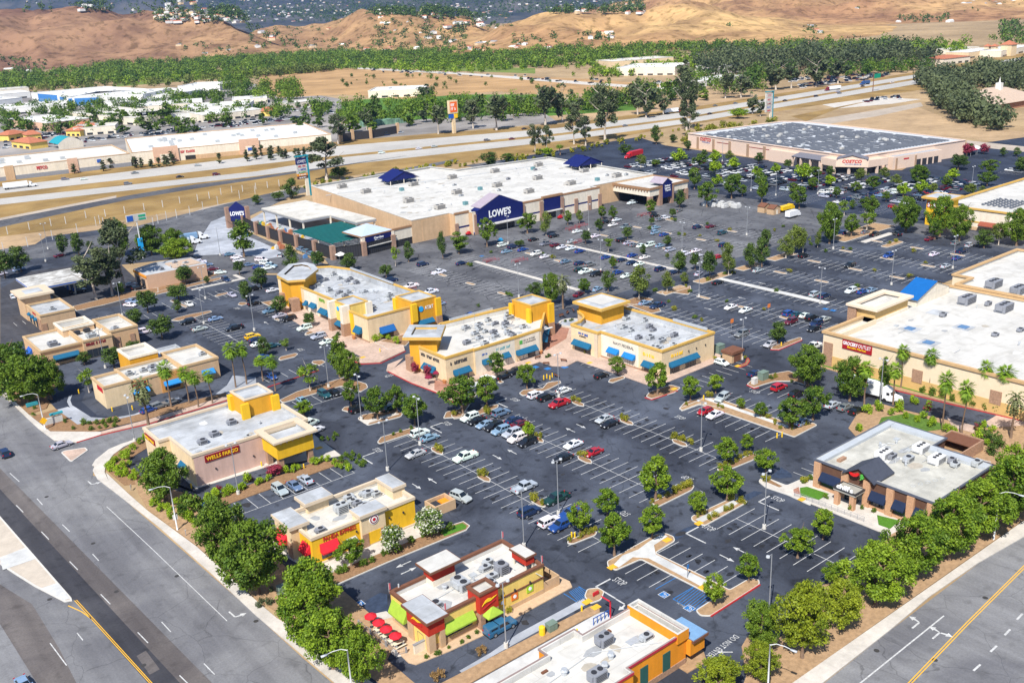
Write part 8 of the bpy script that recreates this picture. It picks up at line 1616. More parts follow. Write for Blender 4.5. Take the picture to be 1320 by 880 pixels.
# ---- distant trees
from mathutils import noise as mnoise
def wood(name,polys,n,h,leaf,label,seed,size=2.3,per=34,zf=None,hs=.35):
 g = random.Random(seed); cs,rs = [],[]
 for p_ in polys:
  us = [a for a,b_ in p_]; vs = [b_ for a,b_ in p_]; W = PXS(p_); xs = [a for a,_ in W]; ys = [b_ for _,b_ in W]; k = 0; tries = 0
  while k < n*(1/len(polys)) and tries < n*60:
   tries += 1; x,y = g.uniform(min(xs),max(xs)),g.uniform(min(ys),max(ys)); ins = False
   for i in range(len(W)):
    (x0,y0),(x1,y1) = W[i-1],W[i]
    if (y0 > y) != (y1 > y) and x < (x1-x0)*(y-y0)/(y1-y0)+x0: ins = not ins
   if not ins or (name == 'river_wood' and g.random() > .62+1.1*mnoise.noise(Vector((x*.006,y*.006,3)))): continue
   k += 1; hh = h*g.choice([g.uniform(.4,.9),g.uniform(.8,1.2),g.uniform(1.1,1.6)]); z = zf(x,y) if zf else 0; r = hh*.46*g.uniform(.8,1.2); cs.append((x,y,z+hh*.55)); rs.append(r)
   if g.random() < .6: cs.append((x+g.uniform(-1,1)*r*.7,y+g.uniform(-1,1)*r*.7,z+hh*.4)); rs.append(r*.7)
 o = bpy.data.objects.new(name,leaf_mesh(name,cs,rs,int(len(cs)*per),size,seed,leaf,flat=.7,tv=1.0)); COL.objects.link(o); tag(o,label,'trees',kind='stuff'); return o
wood('river_wood',[[(-40,122),(60,116),(150,110),(330,96),(440,86),(560,84),(700,88),(800,84),(900,76),(1000,72),(1100,66),(1320,60),(1320,52),(1100,58),(1000,61),(880,62),(700,67),(440,70),(330,76),(150,86),(-40,104)]],3600,12,L_MD,'long green belt of river trees below the brown hills',101,3.0,30)
wood('river_wood',[[(640,96),(800,100),(900,92),(1000,84),(1240,70),(1240,58),(1000,70),(900,78),(700,84),(440,83),(330,93),(150,106),(150,112),(330,99),(440,90)]],1300,8,L_BR,'paler green scrub along the near side of the river trees',102,2.6,26)
wood('eucalyptus_grove',[[(900,100),(1000,96),(1100,92),(1205,86),(1205,78),(1100,80),(1000,84),(900,88)]],230,22,L_EU,'dark eucalyptus grove left of the outlet buildings',103,3.0,70)
wood('eucalyptus_grove',[[(1195,100),(1260,98),(1330,92),(1330,108),(1250,110),(1200,118)],[(1200,120),(1238,126),(1262,150),(1300,165),(1280,172),(1235,158),(1205,135)],[(1180,106),(1330,96),(1330,126),(1262,118),(1200,126)]],210,14,L_EU,'dark grove round the church at the far right',104,2.4,110)
wood('town_trees',[[(0,180),(130,170),(300,158),(430,150),(430,135),(300,138),(130,140),(0,152)],[(0,142),(200,128),(330,120),(330,128),(200,140),(0,150)]],420,9,L_MD,'scattered garden trees among the white industrial roofs',105,1.9,55)
wood('town_trees',[[(440,160),(560,160),(700,152),(830,142),(830,130),(700,134),(560,132),(440,140)]],210,10,L_MD,'trees scattered over the park lawn',106,1.7,60)
wood('town_trees',[[(330,132),(385,132),(385,118),(335,116)]],36,15,L_MD,'dense dark tree clump in front of the ploughed field',107,2.2,90); wood('town_trees',[[(285,122),(325,118),(325,106),(290,108)]],26,16,L_MD,'tall dark clump left of the ploughed field',108,2.2,90)
wood('mixed_trees',[[(560,160),(700,148),(860,132),(1000,118),(1000,106),(860,116),(700,136),(560,146)],[(880,104),(1010,96),(1200,88),(1200,94),(1010,104),(880,112)]],260,12,L_MD,'mixed trees behind the far freeway lanes',112,2.0,60); wood('mixed_trees',[[(330,100),(430,92),(430,88),(330,95)],[(40,112),(330,92),(440,82),(440,90),(330,104),(40,124)]],420,9,leafmat('leaf_scrub',(.06,.085,.018),(.20,.24,.045)),'pale scrub trees along the near side of the river belt',113,2.6,30)
wood('field_bushes',[[(440,118),(800,116),(800,104),(440,96)]],46,5,L_MD,'small bushes dotted over the ploughed field',109,1.5,40); wood('roadside_scrub',[[(330,258),(400,240),(560,214),(700,198),(860,172),(900,160),(900,166),(700,206),(560,218),(400,246)]],110,2.4,L_YE,'dry olive scrub on the bank behind the blue-gabled store',110,.9,46); wood('lot_edge_scrub',[[(880,190),(860,200),(900,170),(960,160),(1000,158),(960,166),(905,182)]],60,4,L_YE,'yellow-green scrub beside the warehouse store',111,1.1,46)
q = random.Random(12)
for k in range(64):
 u = q.uniform(0,430); v = q.uniform(150,180) if k < 36 else 214-u*.062+q.uniform(8,16)
 if k >= 36: tree('slim',u,v,v-q.uniform(13,17),8,'slim street tree','street_tree',group='street trees of the freeway shops')
 else: tree(q.choice(['far','far_green']),u,v,v-q.uniform(10,18),q.uniform(12,22),'bushy town tree','town_tree',group='town trees beyond the freeway')
for k in range(34):
 u = q.uniform(440,1000); v = 168-(u-440)*.075+q.uniform(-14,6); tree(q.choice(['far','far_green','far_euc']),u,v,v-q.uniform(12,30),q.uniform(14,26),'tall roadside tree','roadside_tree',group='trees on the far side of the freeway')
# ---- hills
from mathutils import noise as mnoise
def ray_az(u):
 x,y = G(u,300); L = math.hypot(x,y); return x/L,y/L
def crest_z(u,v,dist):
 d = AF*CAM_F+AX*(u-660)+AY*(v-440); return CAM_H+dist*d.z/math.hypot(d.x,d.y)
def itp(t,pts):
 if t <= pts[0][0]: return pts[0][1:]
 for a,b_ in zip(pts[:-1],pts[1:]):
  if t <= b_[0]:
   s = (t-a[0])/(b_[0]-a[0]); s = s*s*(3-2*s); return tuple(a[i]*(1-s)+b_[i]*s for i in range(1,len(a)))
 return pts[-1][1:]
RIDGES = [ # u, v of the crest, its distance, reach of the near slope, of the far slope
 [(-260,20,3100,700,900),(0,2,3100,680,900),(140,1,3050,600,800),(210,9,3000,560,700),(300,24,2900,480,600),(352,44,2750,380,500),(400,60,2600,300,400)],
 [(330,50,3300,400,600),(390,34,3300,600,700),(440,29,3200,600,700),(500,10,3100,700,700),(560,12,3000,700,700),(610,24,2950,600,600),(660,40,2900,500,500)],
 [(560,62,2250,200,300),(620,52,2300,400,500),(680,31,2400,600,600),(730,21,2450,650,600),(800,22,2450,650,600),(860,12,2500,700,700),(900,2,2600,700,700),(960,24,2500,700,700),(1050,36,2500,640,700),(1200,34,2600,700,800),(1560,20,2600,700,800)],
 [(760,18,4200,1200,1200),(860,-12,4000,1300,1400),(960,-34,3900,1300,1500),(1060,-30,3900,1200,1500),(1180,-12,3800,1100,1500),(1300,-8,3900,1200,1500),(1560,-30,4000,1200,1500)]]
def terr(u,dist,x,y):
 z = 0.0
 for rg in RIDGES:
  v,dc,wn,wf = itp(u,rg)
  if u < rg[0][0]-60: continue
  fade = 1.0
  if u < rg[0][0]: fade = 1-(rg[0][0]-u)/60
  h = crest_z(u,v,dc)*fade; t = (dist-dc)/(wn if dist < dc else wf)
  if abs(t) < 1 and h > 0: s = (1-abs(t)); z = max(z,h*(s*s*(3-2*s))**.85)
 if z > 0:
  k = min(1,z/40); p = Vector((x*.0022,y*.0022,.3)); p2 = Vector((x*.009,y*.009,2.1))
  z *= 1+.34*k*(mnoise.fractal(p,.9,2.1,5)) ; z += 7*k*mnoise.fractal(p2,.8,2.2,4); z += 52*k*(.22-abs(mnoise.noise(Vector((x*.0042,y*.0042,5)))))+22*k*(.2-abs(mnoise.noise(Vector((x*.011,y*.011,9)))))
 if dist > 4600:
  t = min(1,(dist-4600)/6000); p = Vector((x*.0005,y*.0005,7)); zz = t**1.6*(820+650*mnoise.fractal(p,.9,2.1,6)); z = max(z,zz-20)
 return z-1.2
def hillmat():
 m = bpy.data.materials.new('hill_grass'); m.use_nodes = True; nt = m.node_tree; b_ = nt.nodes['Principled BSDF']; b_.inputs['Roughness'].default_value = .95; b_.inputs['Specular IOR Level'].default_value = .05
 src = nd(nt,'ShaderNodeTexCoord').outputs['Object']
 def nz(sc,det,lo,hi,c0,c1):
  n_ = nd(nt,'ShaderNodeTexNoise'); n_.inputs['Scale'].default_value = sc; n_.inputs['Detail'].default_value = det; n_.inputs['Roughness'].default_value = .62; nt.links.new(src,n_.inputs['Vector'])
  r_ = nd(nt,'ShaderNodeValToRGB'); r_.color_ramp.elements[0].position = lo; r_.color_ramp.elements[1].position = hi; r_.color_ramp.elements[0].color = (*c0,1); r_.color_ramp.elements[1].color = (*c1,1); nt.links.new(n_.outputs['Fac'],r_.inputs['Fac']); return r_.outputs['Color']
 a_ = nz(.0011,5,.40,.58,(.36,.205,.105),(.54,.36,.165)); c_ = nz(.012,8,.35,.62,(.58,.54,.55),(1.16,1.13,1.07)); e_ = nz(.05,7,.52,.62,(1,1,1),(.50,.50,.42))
 sx = nd(nt,'ShaderNodeSeparateXYZ'); nt.links.new(src,sx.inputs[0]); ma = nd(nt,'ShaderNodeMath',operation='MULTIPLY_ADD'); ma.inputs[1].default_value = -.6; nt.links.new(sx.outputs[1],ma.inputs[0]); nt.links.new(sx.outputs[0],ma.inputs[2])
 mr = nd(nt,'ShaderNodeMapRange'); mr.inputs[1].default_value = -700; mr.inputs[2].default_value = 500; nt.links.new(ma.outputs[0],mr.inputs[0])
 rk = nz(.0016,6,.38,.62,(.200,.110,.072),(.340,.208,.120)); mw = nd(nt,'ShaderNodeMix',data_type='RGBA'); nt.links.new(mr.outputs[0],mw.inputs[0]); nt.links.new(rk,mw.inputs[6]); nt.links.new(a_,mw.inputs[7]); a_ = mw.outputs[2]
 m1 = nd(nt,'ShaderNodeMix',data_type='RGBA',blend_type='MULTIPLY'); m1.inputs[0].default_value = 1; nt.links.new(a_,m1.inputs[6]); nt.links.new(c_,m1.inputs[7])
 m2 = nd(nt,'ShaderNodeMix',data_type='RGBA',blend_type='MULTIPLY'); m2.inputs[0].default_value = .8; nt.links.new(m1.outputs[2],m2.inputs[6]); nt.links.new(e_,m2.inputs[7]); nt.links.new(m2.outputs[2],b_.inputs['Base Color']); return m
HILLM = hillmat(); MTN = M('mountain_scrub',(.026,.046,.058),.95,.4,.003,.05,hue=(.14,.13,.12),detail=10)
def hills():
 us = [-340+u*6 for u in range(0,335)]; ds = [1560+40*k for k in range(70)]; ds += [ds[-1]+90*k for k in range(1,26)]; ds += [ds[-1]+260*k for k in range(1,24)]
 vs,fs,ms = [],[],[]
 for u in us:
  cx,cy = ray_az(u)
  for d in ds: x,y = cx*d,cy*d; vs.append((x,y,terr(u,d,x,y)))
 n = len(ds)
 for i in range(len(us)-1):
  for k in range(n-1):
   a = i*n+k; q_ = (a,a+n,a+n+1,a+1)
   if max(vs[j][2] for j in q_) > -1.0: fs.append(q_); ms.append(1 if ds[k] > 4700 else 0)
 me = bpy.data.meshes.new('hills'); me.from_pydata(vs,[],fs); me.materials.append(HILLM); me.materials.append(MTN); me.polygons.foreach_set('material_index',ms); me.polygons.foreach_set('use_smooth',[True]*len(fs)); me.update()
 o = bpy.data.objects.new('hills',me); COL.objects.link(o); tag(o,kind='structure')
hills()
def u_of(x,y): return proj(x,y,0)[0]
def zat(x,y): return max(0,terr(u_of(x,y),math.hypot(x,y),x,y))
def onhill(u,v):
 """ground point seen along a survey ray over the hills"""
 d = AF*CAM_F+AX*(u-660)+AY*(v-440); L = math.hypot(d.x,d.y); d = d/L; t = 1500.0
 while t < 9500:
  x,y,z = d.x*t,d.y*t,CAM_H+d.z*t
  if z < zat(x,y): return x,y,z,t
  t += 12 if t < 4600 else 40
 return None
q = random.Random(31); cs,rs = [],[]; hb = MB();
def cluster(u0,u1,v0,v1,n_,h,houses=0):
 for k in range(n_):
  r_ = onhill(q.uniform(u0,u1),q.uniform(v0,v1))
  if not r_: continue
  x,y,z,t = r_; hh = h*q.uniform(.6,1.3); cs.append((x,y,z+hh*.5)); rs.append(hh*.5)
 for k in range(houses):
  r_ = onhill(q.uniform(u0,u1),q.uniform(v0,v1))
  if not r_: continue
  x,y,z,t = r_; w = q.uniform(5,11); d_ = q.uniform(4,8); h_ = q.uniform(3,5); a = q.uniform(0,3); k0 = len(hb.v)
  c_,s_ = math.cos(a),math.sin(a); pts = [(-w,-d_),(w,-d_),(w,d_),(-w,d_)]; W = [(x+c_*p-s_*r2,y+s_*p+c_*r2) for p,r2 in pts]
  hb.sides(W,z-2,z+h_,q.choice([0,0,1])); e0,e1 = ((W[0][0]+W[3][0])/2,(W[0][1]+W[3][1])/2),((W[1][0]+W[2][0])/2,(W[1][1]+W[2][1])/2)
  rm = q.choice([2,3,0]); hb.add([(*W[0],z+h_),(*W[1],z+h_),(*e1,z+h_+2.5),(*e0,z+h_+2.5),(*W[2],z+h_),(*W[3],z+h_)],[(0,1,2,3),(3,2,4,5),(0,3,5),(1,4,2)],rm)
for a_ in ((318,440,34,66,90,14,8),(440,520,28,64,90,16,14),(520,600,30,60,70,15,12),(600,660,18,40,50,12,8),(660,720,48,64,26,12,5),(745,790,44,55,30,10,5),(1155,1225,22,30,40,12,2),(1030,1062,36,46,24,9,3),(30,70,6,18,14,16,0),(95,150,4,16,24,16,4),(160,200,8,20,14,14,2),(1290,1320,30,55,30,18,0),(1100,1140,12,16,8,10,2),(230,318,58,74,30,10,3),(0,60,76,100,40,12,2),(1240,1262,10,18,5,10,0),(935,945,34,40,4,10,0),(270,660,-6,24,2400,16,190),(660,830,-6,18,800,16,70),(0,300,-8,8,420,16,20),(200,470,12,30,420,14,80),(440,640,56,70,60,11,16),(1240,1320,-8,8,30,10,30)): cluster(*a_)
o = bpy.data.objects.new('hill_trees',leaf_mesh('hill_trees',cs,rs,len(cs)*26,4.2,210,L_DK,flat=.7)); COL.objects.link(o); tag(o,'dark tree clumps strewn over the hills and the far town','trees',kind='stuff')
tag(hb.build('distant_town',[ROOFW,CREAM,M('far_roof_grey',(.30,.29,.30),.9),TILE]),'pale houses of the distant town scattered over the far slopes','houses',kind='stuff')
bsheet('pond',PXS([(430,68),(470,65),(482,68),(450,71),(430,71)]),-.02,M('pond_water',(.015,.06,.16),.05,.1,.05,.5))
# --- small things of the plaza and the lots
def umbrella(x,y,label,m,z=.14):
 t = thing('patio_umbrella',label,'umbrella',x,y,z,group='patio umbrellas'); MB().cyl(x,y,z,z+2.3,.035,n=6).build('pole',GREYM,t); MB().cyl(x,y,z,z+.12,.3,n=10).build('foot',DARKM,t)
 mb = MB(); k = 8
 for i in range(k):
  a,c = 2*PI*i/k,2*PI*(i+1)/k; mb.add([(x+1.02*math.cos(a),y+1.02*math.sin(a),z+2.05),(x+1.02*math.cos(c),y+1.02*math.sin(c),z+2.05),(x,y,z+2.6)],[(0,1,2)]); mb.add([(x+1.02*math.cos(a),y+1.02*math.sin(a),z+2.05),(x+1.02*math.cos(c),y+1.02*math.sin(c),z+2.05),(x+1.02*math.cos(c),y+1.02*math.sin(c),z+1.9),(x+1.02*math.cos(a),y+1.02*math.sin(a),z+1.9)],[(3,2,1,0)])
 mb.build('canopy',m,t)
TABW = M('table_cream',(.66,.60,.46),.7,.05,2)
def picnic(x,y,label,m=TABW,z=.14):
 t = thing('picnic_table',label,'table',x,y,z,group='patio tables'); MB().box(x-.9,x+.9,y-.38,y+.38,z+.70,z+.76).build('table_top',m,t)
 for s in (-1,1): MB().box(x-.9,x+.9,y+s*.75-.14,y+s*.75+.14,z+.42,z+.47).build('bench',m,t); MB().box(x+s*.6-.04,x+s*.6+.04,y-.7,y+.7,z,z+.7).build('leg',GREYM,t)
ORD = ['farthest from the avenue trees','second from the back of its row','third from the back of its row','nearest the camera in its row']
for k,(u,v) in enumerate(((477.5,792),(488,800),(497.5,808.5),(509.5,817))):
 x,y = G(u,v,2.4); umbrella(x,y,'red patio umbrella beside the yellow and red grill, '+['topmost of the four','second from the top','third from the top','lowest of the four'][k],REDA)
for k,(u,v) in enumerate(((489,808),(498,816),(512,826),(506,822))):
 x,y = G(u,v); picnic(x-.6,y-1.4,'cream picnic table on the red-umbrella patio, '+['topmost','second from the top','lowest and unshaded','third from the top'][k])
f = thing('patio_fence','grey metal patio fence round the red-umbrella terrace','fence',*G(500,825)); pts = PXS([(463,807),(478,818),(498,834),(511,846),(524,842)])
for p_ in pts: MB().box(p_[0]-.12,p_[0]+.12,p_[1]-.12,p_[1]+.12,.1,1.2).build('fence_post',GREYM,f)
mb = MB()
for z in (.3,1.1): mb.tube([(*p_,z) for p_ in pts],.03,4)
for p_,q_ in zip(pts[:-1],pts[1:]):
 L = (Vector(q_)-Vector(p_)).length
 for k in range(int(L/.3)): c = Vector(p_).lerp(Vector(q_),k*.3/L); mb.cyl(c.x,c.y,.3,1.1,.015,n=4,cap=False)
mb.build('fence_rail',GREYM,f)
x,y = G(545,838); t = thing('patio_wall','low pale stucco wall at the corner of the red-umbrella terrace','wall',x,y); MB().box(x-1.5,x+1,y-.2,y+.2,.1,1.7).build('wall',OFFW,t); MB().box(x-1.6,x+1.1,y-.25,y+.25,1.7,1.8).build('coping',GREYM,t)
for k,(u,v,l,m) in enumerate(((563,490,'dark red patio umbrella in front of the corner cafe, upper one',M('wine_canvas',(.20,.01,.04),.7)),(553,496,'dark red patio umbrella in front of the corner cafe, lower one',M('wine_canvas',())))): umbrella(*G(u,v),l,m)
POT = M('terracotta_pot',(.45,.19,.07),.8,.1,2)
for k,(u,v,l) in enumerate(((573.5,494,'terracotta pot at the cafe corner, left of the pair'),(582,494,'terracotta pot at the cafe corner, right of the pair'),(692,456,'terracotta pot by the plaza shopfront, left of the pair'),(697,456,'terracotta pot by the plaza shopfront, right of the pair'),(456.5,437,'terracotta pot under the white pilaster of the left shop row'))):
 x,y = G(u,v,.14); tag(MB().cyl(x,y,.14,.95,.42,.6,10).cyl(x,y,.95,1.1,.66,.66,10).build('plant_pot',POT),l,'pot','plaza pots')
x,y = G(737,418); t = thing('fountain_basin','round pale stone basin in the middle of the plaza','fountain',x,y); k = 20
MB().ring([(x+4*math.cos(2*PI*i/k),y+4*math.sin(2*PI*i/k)) for i in range(k)],[(x+3.4*math.cos(2*PI*i/k),y+3.4*math.sin(2*PI*i/k)) for i in range(k)],.1,.7).build('basin_rim',CONC,t); MB().poly([(x+3.5*math.cos(2*PI*i/k),y+3.5*math.sin(2*PI*i/k)) for i in range(k)],.4).build('basin_floor',CONCB,t)
def bench(x,y,label,z=.14,rz=0):
 t = thing('bench',label,'bench',x,y,z,rz,group='plaza seats')
 def b(mb,n,m): o = bpy.data.objects.new(n,mb.mesh(n,m)); COL.objects.link(o); o.parent = t
 b(MB().box(-.9,.9,-.22,.22,.42,.48),'seat',BROWN); b(MB().box(-.9,.9,.2,.26,.5,.9),'backrest',BROWN)
 for s in (-.7,.7): b(MB().box(s-.05,s+.05,-.2,.2,0,.42),'leg',DARKM)
for k,(u,v) in enumerate(((724,408),(732,404),(739,401),(718,486),(727,466),(704,470),(693,462))): bench(*G(u,v,.14),'dark plaza bench between the two right-hand shop rows, number counted from the back: '+['first','second','third','sixth','fifth, by the kerb','seventh','fourth'][k] if False else ['dark bench beside the plaza basin, left one','dark bench beside the plaza basin, middle one','dark bench beside the plaza basin, rightmost one','dark bench nearest the lot at the plaza mouth','dark bench in the middle of the plaza mouth','dark bench at the left of the plaza mouth','dark bench by the pots of the plaza shopfront'][k],rz=k*.5)
BOL = M('bollard_yellow',(.82,.52,.02),.6,.06,3)
BOLL = []
for u,v in ((737,692.5),(741,693),(1001.5,564),(1008,563),(701,489),(705,487.5),(709,489),(712,486),(399,620),(392,604),(337.5,601),(553,0),(951,465),(907,515),(750,788),(744,818),(699,816),(1186,752) if False else (700,815),(490,454),(1007,446),(247,629),(102,507),(145,530),(171,528)):
 if v == 0: continue
 x,y = G(u,v); o = MB().cyl(x,y,0,1.1,.16,n=8).cyl(x,y,1.1,1.2,.16,.06,8).build('bollard',BOL); o['category'] = 'bollard'; o['group'] = 'yellow bollards'; BOLL.append((o,'yellow bollard',x,y))
x,y = G(699,818); tag(MB().cyl(x,y,.1,1.5,.5,.5,10).cyl(x,y,1.5,1.7,.5,.2,10).build('water_drum',BOL),'fat yellow drum standing in the bare planting strip','drum')
x,y = G(787,797); t = thing('clearance_bar','red drive-through clearance frame with a blue and white rail','barrier',x,y); MB().box(x-.08,x+.08,y-.08,y+.08,0,3.2).box(x-.08,x+.08,y-.06,y+2.0,3.05,3.2).build('frame',M('bar_red',(.6,.02,.04),.5),t)
mb = MB()
for k in range(5): mb.box(x-3.2+k*.8,x-3.1+k*.8,y+.5,y+.6,0,1.3)
mb.box(x-3.2,x,y+.5,y+.6,1.2,1.3).build('rail',SIGNB,t)
x,y = G(768,768); tag(MB().box(x-.6,x+.6,y-.12,y+.12,.3,.85).box(x-.6,x-.5,y-.05,y+.05,0,.3).box(x+.5,x+.6,y-.05,y+.05,0,.3).build('direction_sign',SIGNR),'low red and white direction sign on the drive-through island','sign')
for k,(u,v,l) in enumerate(((670,337,'red trolley rails nearest the striped accessible bays'),(738,296,'red trolley rails below the cream wall, left one'),(750,292,'red trolley rails below the cream wall, right one'),(745,313,'red trolley rails beside the white median tip'),(830,278,'red trolley rails near the lumber canopy'),(525,374,'red trolley rails near two white pickups'),(633,337,'red trolley rails beside the low median hedge'))):
 x,y = G(u,v); t = thing('trolley_bay',l,'trolley bay',x,y,group='trolley bays'); mb = MB()
 for s in (-1,1):
  mb.tube([(x-3,y+s*1.2,0),(x-3,y+s*1.2,1),(x+3,y+s*1.2,1),(x+3,y+s*1.2,0)],.06,5); mb.tube([(x-3,y+s*1.2,.5),(x+3,y+s*1.2,.5)],.05,5)
 mb.build('rail',M('rail_red',(.42,.04,.06),.6),t); mb = MB()
 for i in range(4): mb.box(x-2.6+i*.5,x-2.25+i*.5,y-.35,y+.35,.35,.9)
 mb.build('trolleys',M('trolley_grey',(.22,.12,.12),.6),t)
WOODT = M('shed_wood',(.50,.34,.20),.8,.12,1)
for u,v,l in ((985,273,'tan display shed in the big lot, left of the pair'),(997,275.5,'tan display shed in the big lot, right of the pair')):
 x,y = G(u,v); t = thing('display_shed',l,'shed',x,y); MB().box(x-2.4,x+2.4,y-1.8,y+1.8,0,2.6).build('wall',WOODT,t); gable(t,(x-2.4,y-1.8),(x+2.4,y-1.8),3.6,2.6,3.8,BROWN,WOODT,.2); panel(t,'door',(x-.6,y-1.8),(x+.6,y-1.8),0,2,OFFW,.05)
x,y = G(1014,272); t = thing('tipper_truck','yellow tipper truck at the edge of the big lot','lorry',x,y); YP = M('truck_yellow',(.80,.50,.01),.4,.05,1); MB().box(x-4.5,x+1.6,y-1.25,y+1.25,1.0,2.6).build('tipper_body',YP,t); MB().box(x+1.9,x+4.2,y-1.2,y+1.2,.7,1.8).box(x+1.9,x+3.2,y-1.2,y+1.2,1.8,2.8).build('cab',YP,t); MB().box(x+3.18,x+3.24,y-1.0,y+1.0,1.9,2.6).build('windscreen',CARG,t)
for a_ in (-3.4,-2.2,3.0):
 for s in (-1,1): mb = MB(); k = 10; mb.add([(x+a_+.5*math.cos(2*PI*i/k),y+s*.85,.5+.5*math.sin(2*PI*i/k)) for i in range(k)]+[(x+a_+.5*math.cos(2*PI*i/k),y+s*1.27,.5+.5*math.sin(2*PI*i/k)) for i in range(k)],[tuple(range(k)),tuple(range(2*k-1,k-1,-1))]+[(i,k+i,k+(i+1) % k,(i+1) % k) for i in range(k)]); mb.build('wheel',BLACK,t)
x,y = G(1023,280); t = thing('box_truck','white box truck beside the yellow tipper','lorry',x,y); MB().box(x-4.5,x+1.4,y-1.2,y+1.2,.9,3.2).build('box',TW,t); MB().box(x+1.5,x+3.6,y-1.1,y+1.1,.6,1.6).box(x+1.5,x+2.8,y-1.1,y+1.1,1.6,2.5).build('cab',TW,t); MB().box(x+2.78,x+2.84,y-.9,y+.9,1.7,2.4).build('windscreen',CARG,t)
q = random.Random(14)
for k in range(26):
 u = 909+q.uniform(0,42); x,y = G(u,263.5+(u-909)*.10+q.uniform(-2,2)); w = q.uniform(1,2.2); o = MB().box(x-w,x+w,y-.8,y+.8,0,q.uniform(.8,1.6)).box(x-w*.8,x+w*.8,y-.6,y+.6,0,1.9).build('paver_stack',CONCW); tag(o,'white shrink-wrapped stack of pavers in the row along the big lot edge','pallet','white paver stacks along the lot edge')
for k,(u,v,m,l) in enumerate(((604,303,'trailer_red','red garden machine outside the blue-gabled store'),(612,302,'bar_blue','blue garden machine outside the blue-gabled store'),(722,282,'trailer_red','red machine by the cream wall of the blue-gabled store'),(645,312,'bar_sky','pale blue stand in the accessible bays'))):
 x,y = G(u,v); mm = M(m,(.02,.10,.40) if 'blue' in m else (.05,.35,.62),.5); t = thing('garden_machine',l,'machine',x,y); MB().box(x-1,x+1,y-.7,y+.7,.4,1.1).box(x-.3,x+.7,y-.5,y+.5,1.1,1.6).build('body',mm,t)
 for dx in (-.7,.7): MB().box(x+dx-.3,x+dx+.3,y-.8,y+.8,0,.55).build('wheel',BLACK,t)
x,y = G(498,322); t = thing('canopy_tent','small white tent outside the garden yard corner','tent',0,0) if False else thing('canopy_tent','small white tent outside the garden yard corner','tent',*G(440,335)); x,y = G(440,335); hip(t,rect(x-1.7,x+1.7,y-1.7,y+1.7),2.2,3.2,.9,ROOFW,'canopy')
for dx in (-1.6,1.6):
 for dy in (-1.6,1.6): MB().cyl(x+dx,y+dy,0,2.2,.05,n=5).build('pole',GREYM,t)
x,y = G(1253,200);
for k,(u,v,l) in enumerate(((1249,200,'pink market canopy at the back of the warehouse lot'),(1256,198,'white market canopy at the back of the warehouse lot'))):
 x,y = G(u,v); t = thing('canopy_tent',l,'tent',x,y); hip(t,rect(x-4,x+4,y-3,y+3),3,4.6,.9,M('pink_canvas',(.48,.06,.11),.7) if k == 0 else ROOFW,'canopy')
 for dx in (-3.7,3.7):
  for dy in (-2.7,2.7): MB().cyl(x+dx,y+dy,0,3,.1,n=5).build('pole',GREYM,t)
x,y = G(270,656); t = thing('skip','dark blue waste skip half hidden by bank drive-lane shrubs','skip',x,y); MB().prism([(x-1.4,y-.9),(x+1.4,y-.9),(x+1.4,y+.9),(x-1.4,y+.9)],.1,1.5).build('body',M('skip_blue',(.02,.09,.22),.6),t); MB().box(x-1.5,x+1.5,y-1.0,y+1.0,1.5,1.62).build('lid',M('skip_lid',(.015,.06,.15),.6),t)
# --- labels that tell one from another
def region(x,y):
 if y < 72 and x > 100: return 'by the right-hand street'
 if x < 60 and y < 135: return 'on the avenue by the grill patio'
 if x < 62 and y < 178: return 'on the avenue by the yellow restaurant'
 if x < 60 and y < 225: return 'by the bank corner of the avenue'
 if x < 62: return 'at the avenue edge on the left'
 if x < 95 and y < 178: return 'between the bank and the front restaurants'
 if x < 92 and y < 212: return 'beside the bank'
 if x < 100 and y < 235: return 'on the entrance drive of the bank'
 if x < 100 and y < 300: return 'beside the left pad restaurants'
 if x < 100: return 'near the petrol station'
 if x < 143 and y < 110 : return 'in the lot left of the brick grill'
 if y < 112 and x > 143 and x < 200: return 'near the brick grill'
 if x < 117 and y < 182: return 'in the front stall row nearest the grill'
 if x < 137 and y < 182: return 'in the middle front stall row'
 if x < 157 and y < 182: return 'in the third front stall row'
 if x < 172 and y < 192: return 'before the plaza shops'
 if x < 208 and y < 158: return 'by the median walk near the grocery store'
 if x < 128 and y < 225: return 'on the lane below the corner cafe'
 if y < 225 and x < 172: return 'at the middle shop row'
 if y < 230 and x < 206: return 'by the square-towered shop row'
 if y < 170 and x < 270: return 'in the grocery lot near the store'
 if y < 222 and x < 290: return 'in the grocery lot'
 if y < 222 and x < 366: return 'at the far end of the grocery lot'
 if x < 136 and y < 310: return 'in the lot beside the yellow shop row'
 if x < 150 and y < 350: return 'by the plain tan garage'
 if x < 185 and y > 290: return 'before the garden yard'
 if y < 300 and x < 205: return 'at the near edge of the big store lot'
 if y < 345 and x < 245: return 'in the big store lot, left part'
 if y < 345 and x < 290: return 'in the big store lot, middle part'
 if y < 345 and x < 366: return 'in the big store lot, right part'
 if x < 300 and y > 345: return 'by the service road behind'
 if x < 420: return 'in the near half of the warehouse lot'
 if x < 490: return 'along the front of the warehouse store'
 if y < 300: return 'in the side lot of the warehouse store'
 return 'beyond the freeway'
NUM = ['','first','second','third','fourth','fifth','sixth','seventh','eighth','ninth','tenth','eleventh','twelfth','thirteenth','fourteenth','fifteenth','sixteenth','seventeenth','eighteenth','nineteenth','twentieth']
def nth(k):
 if k <= 20: return NUM[k]
 s = {1: 'st',2: 'nd',3: 'rd'}.get(k % 10 if not 10 < k % 100 < 14 else 0,'th'); return '%d%s' % (k,s)
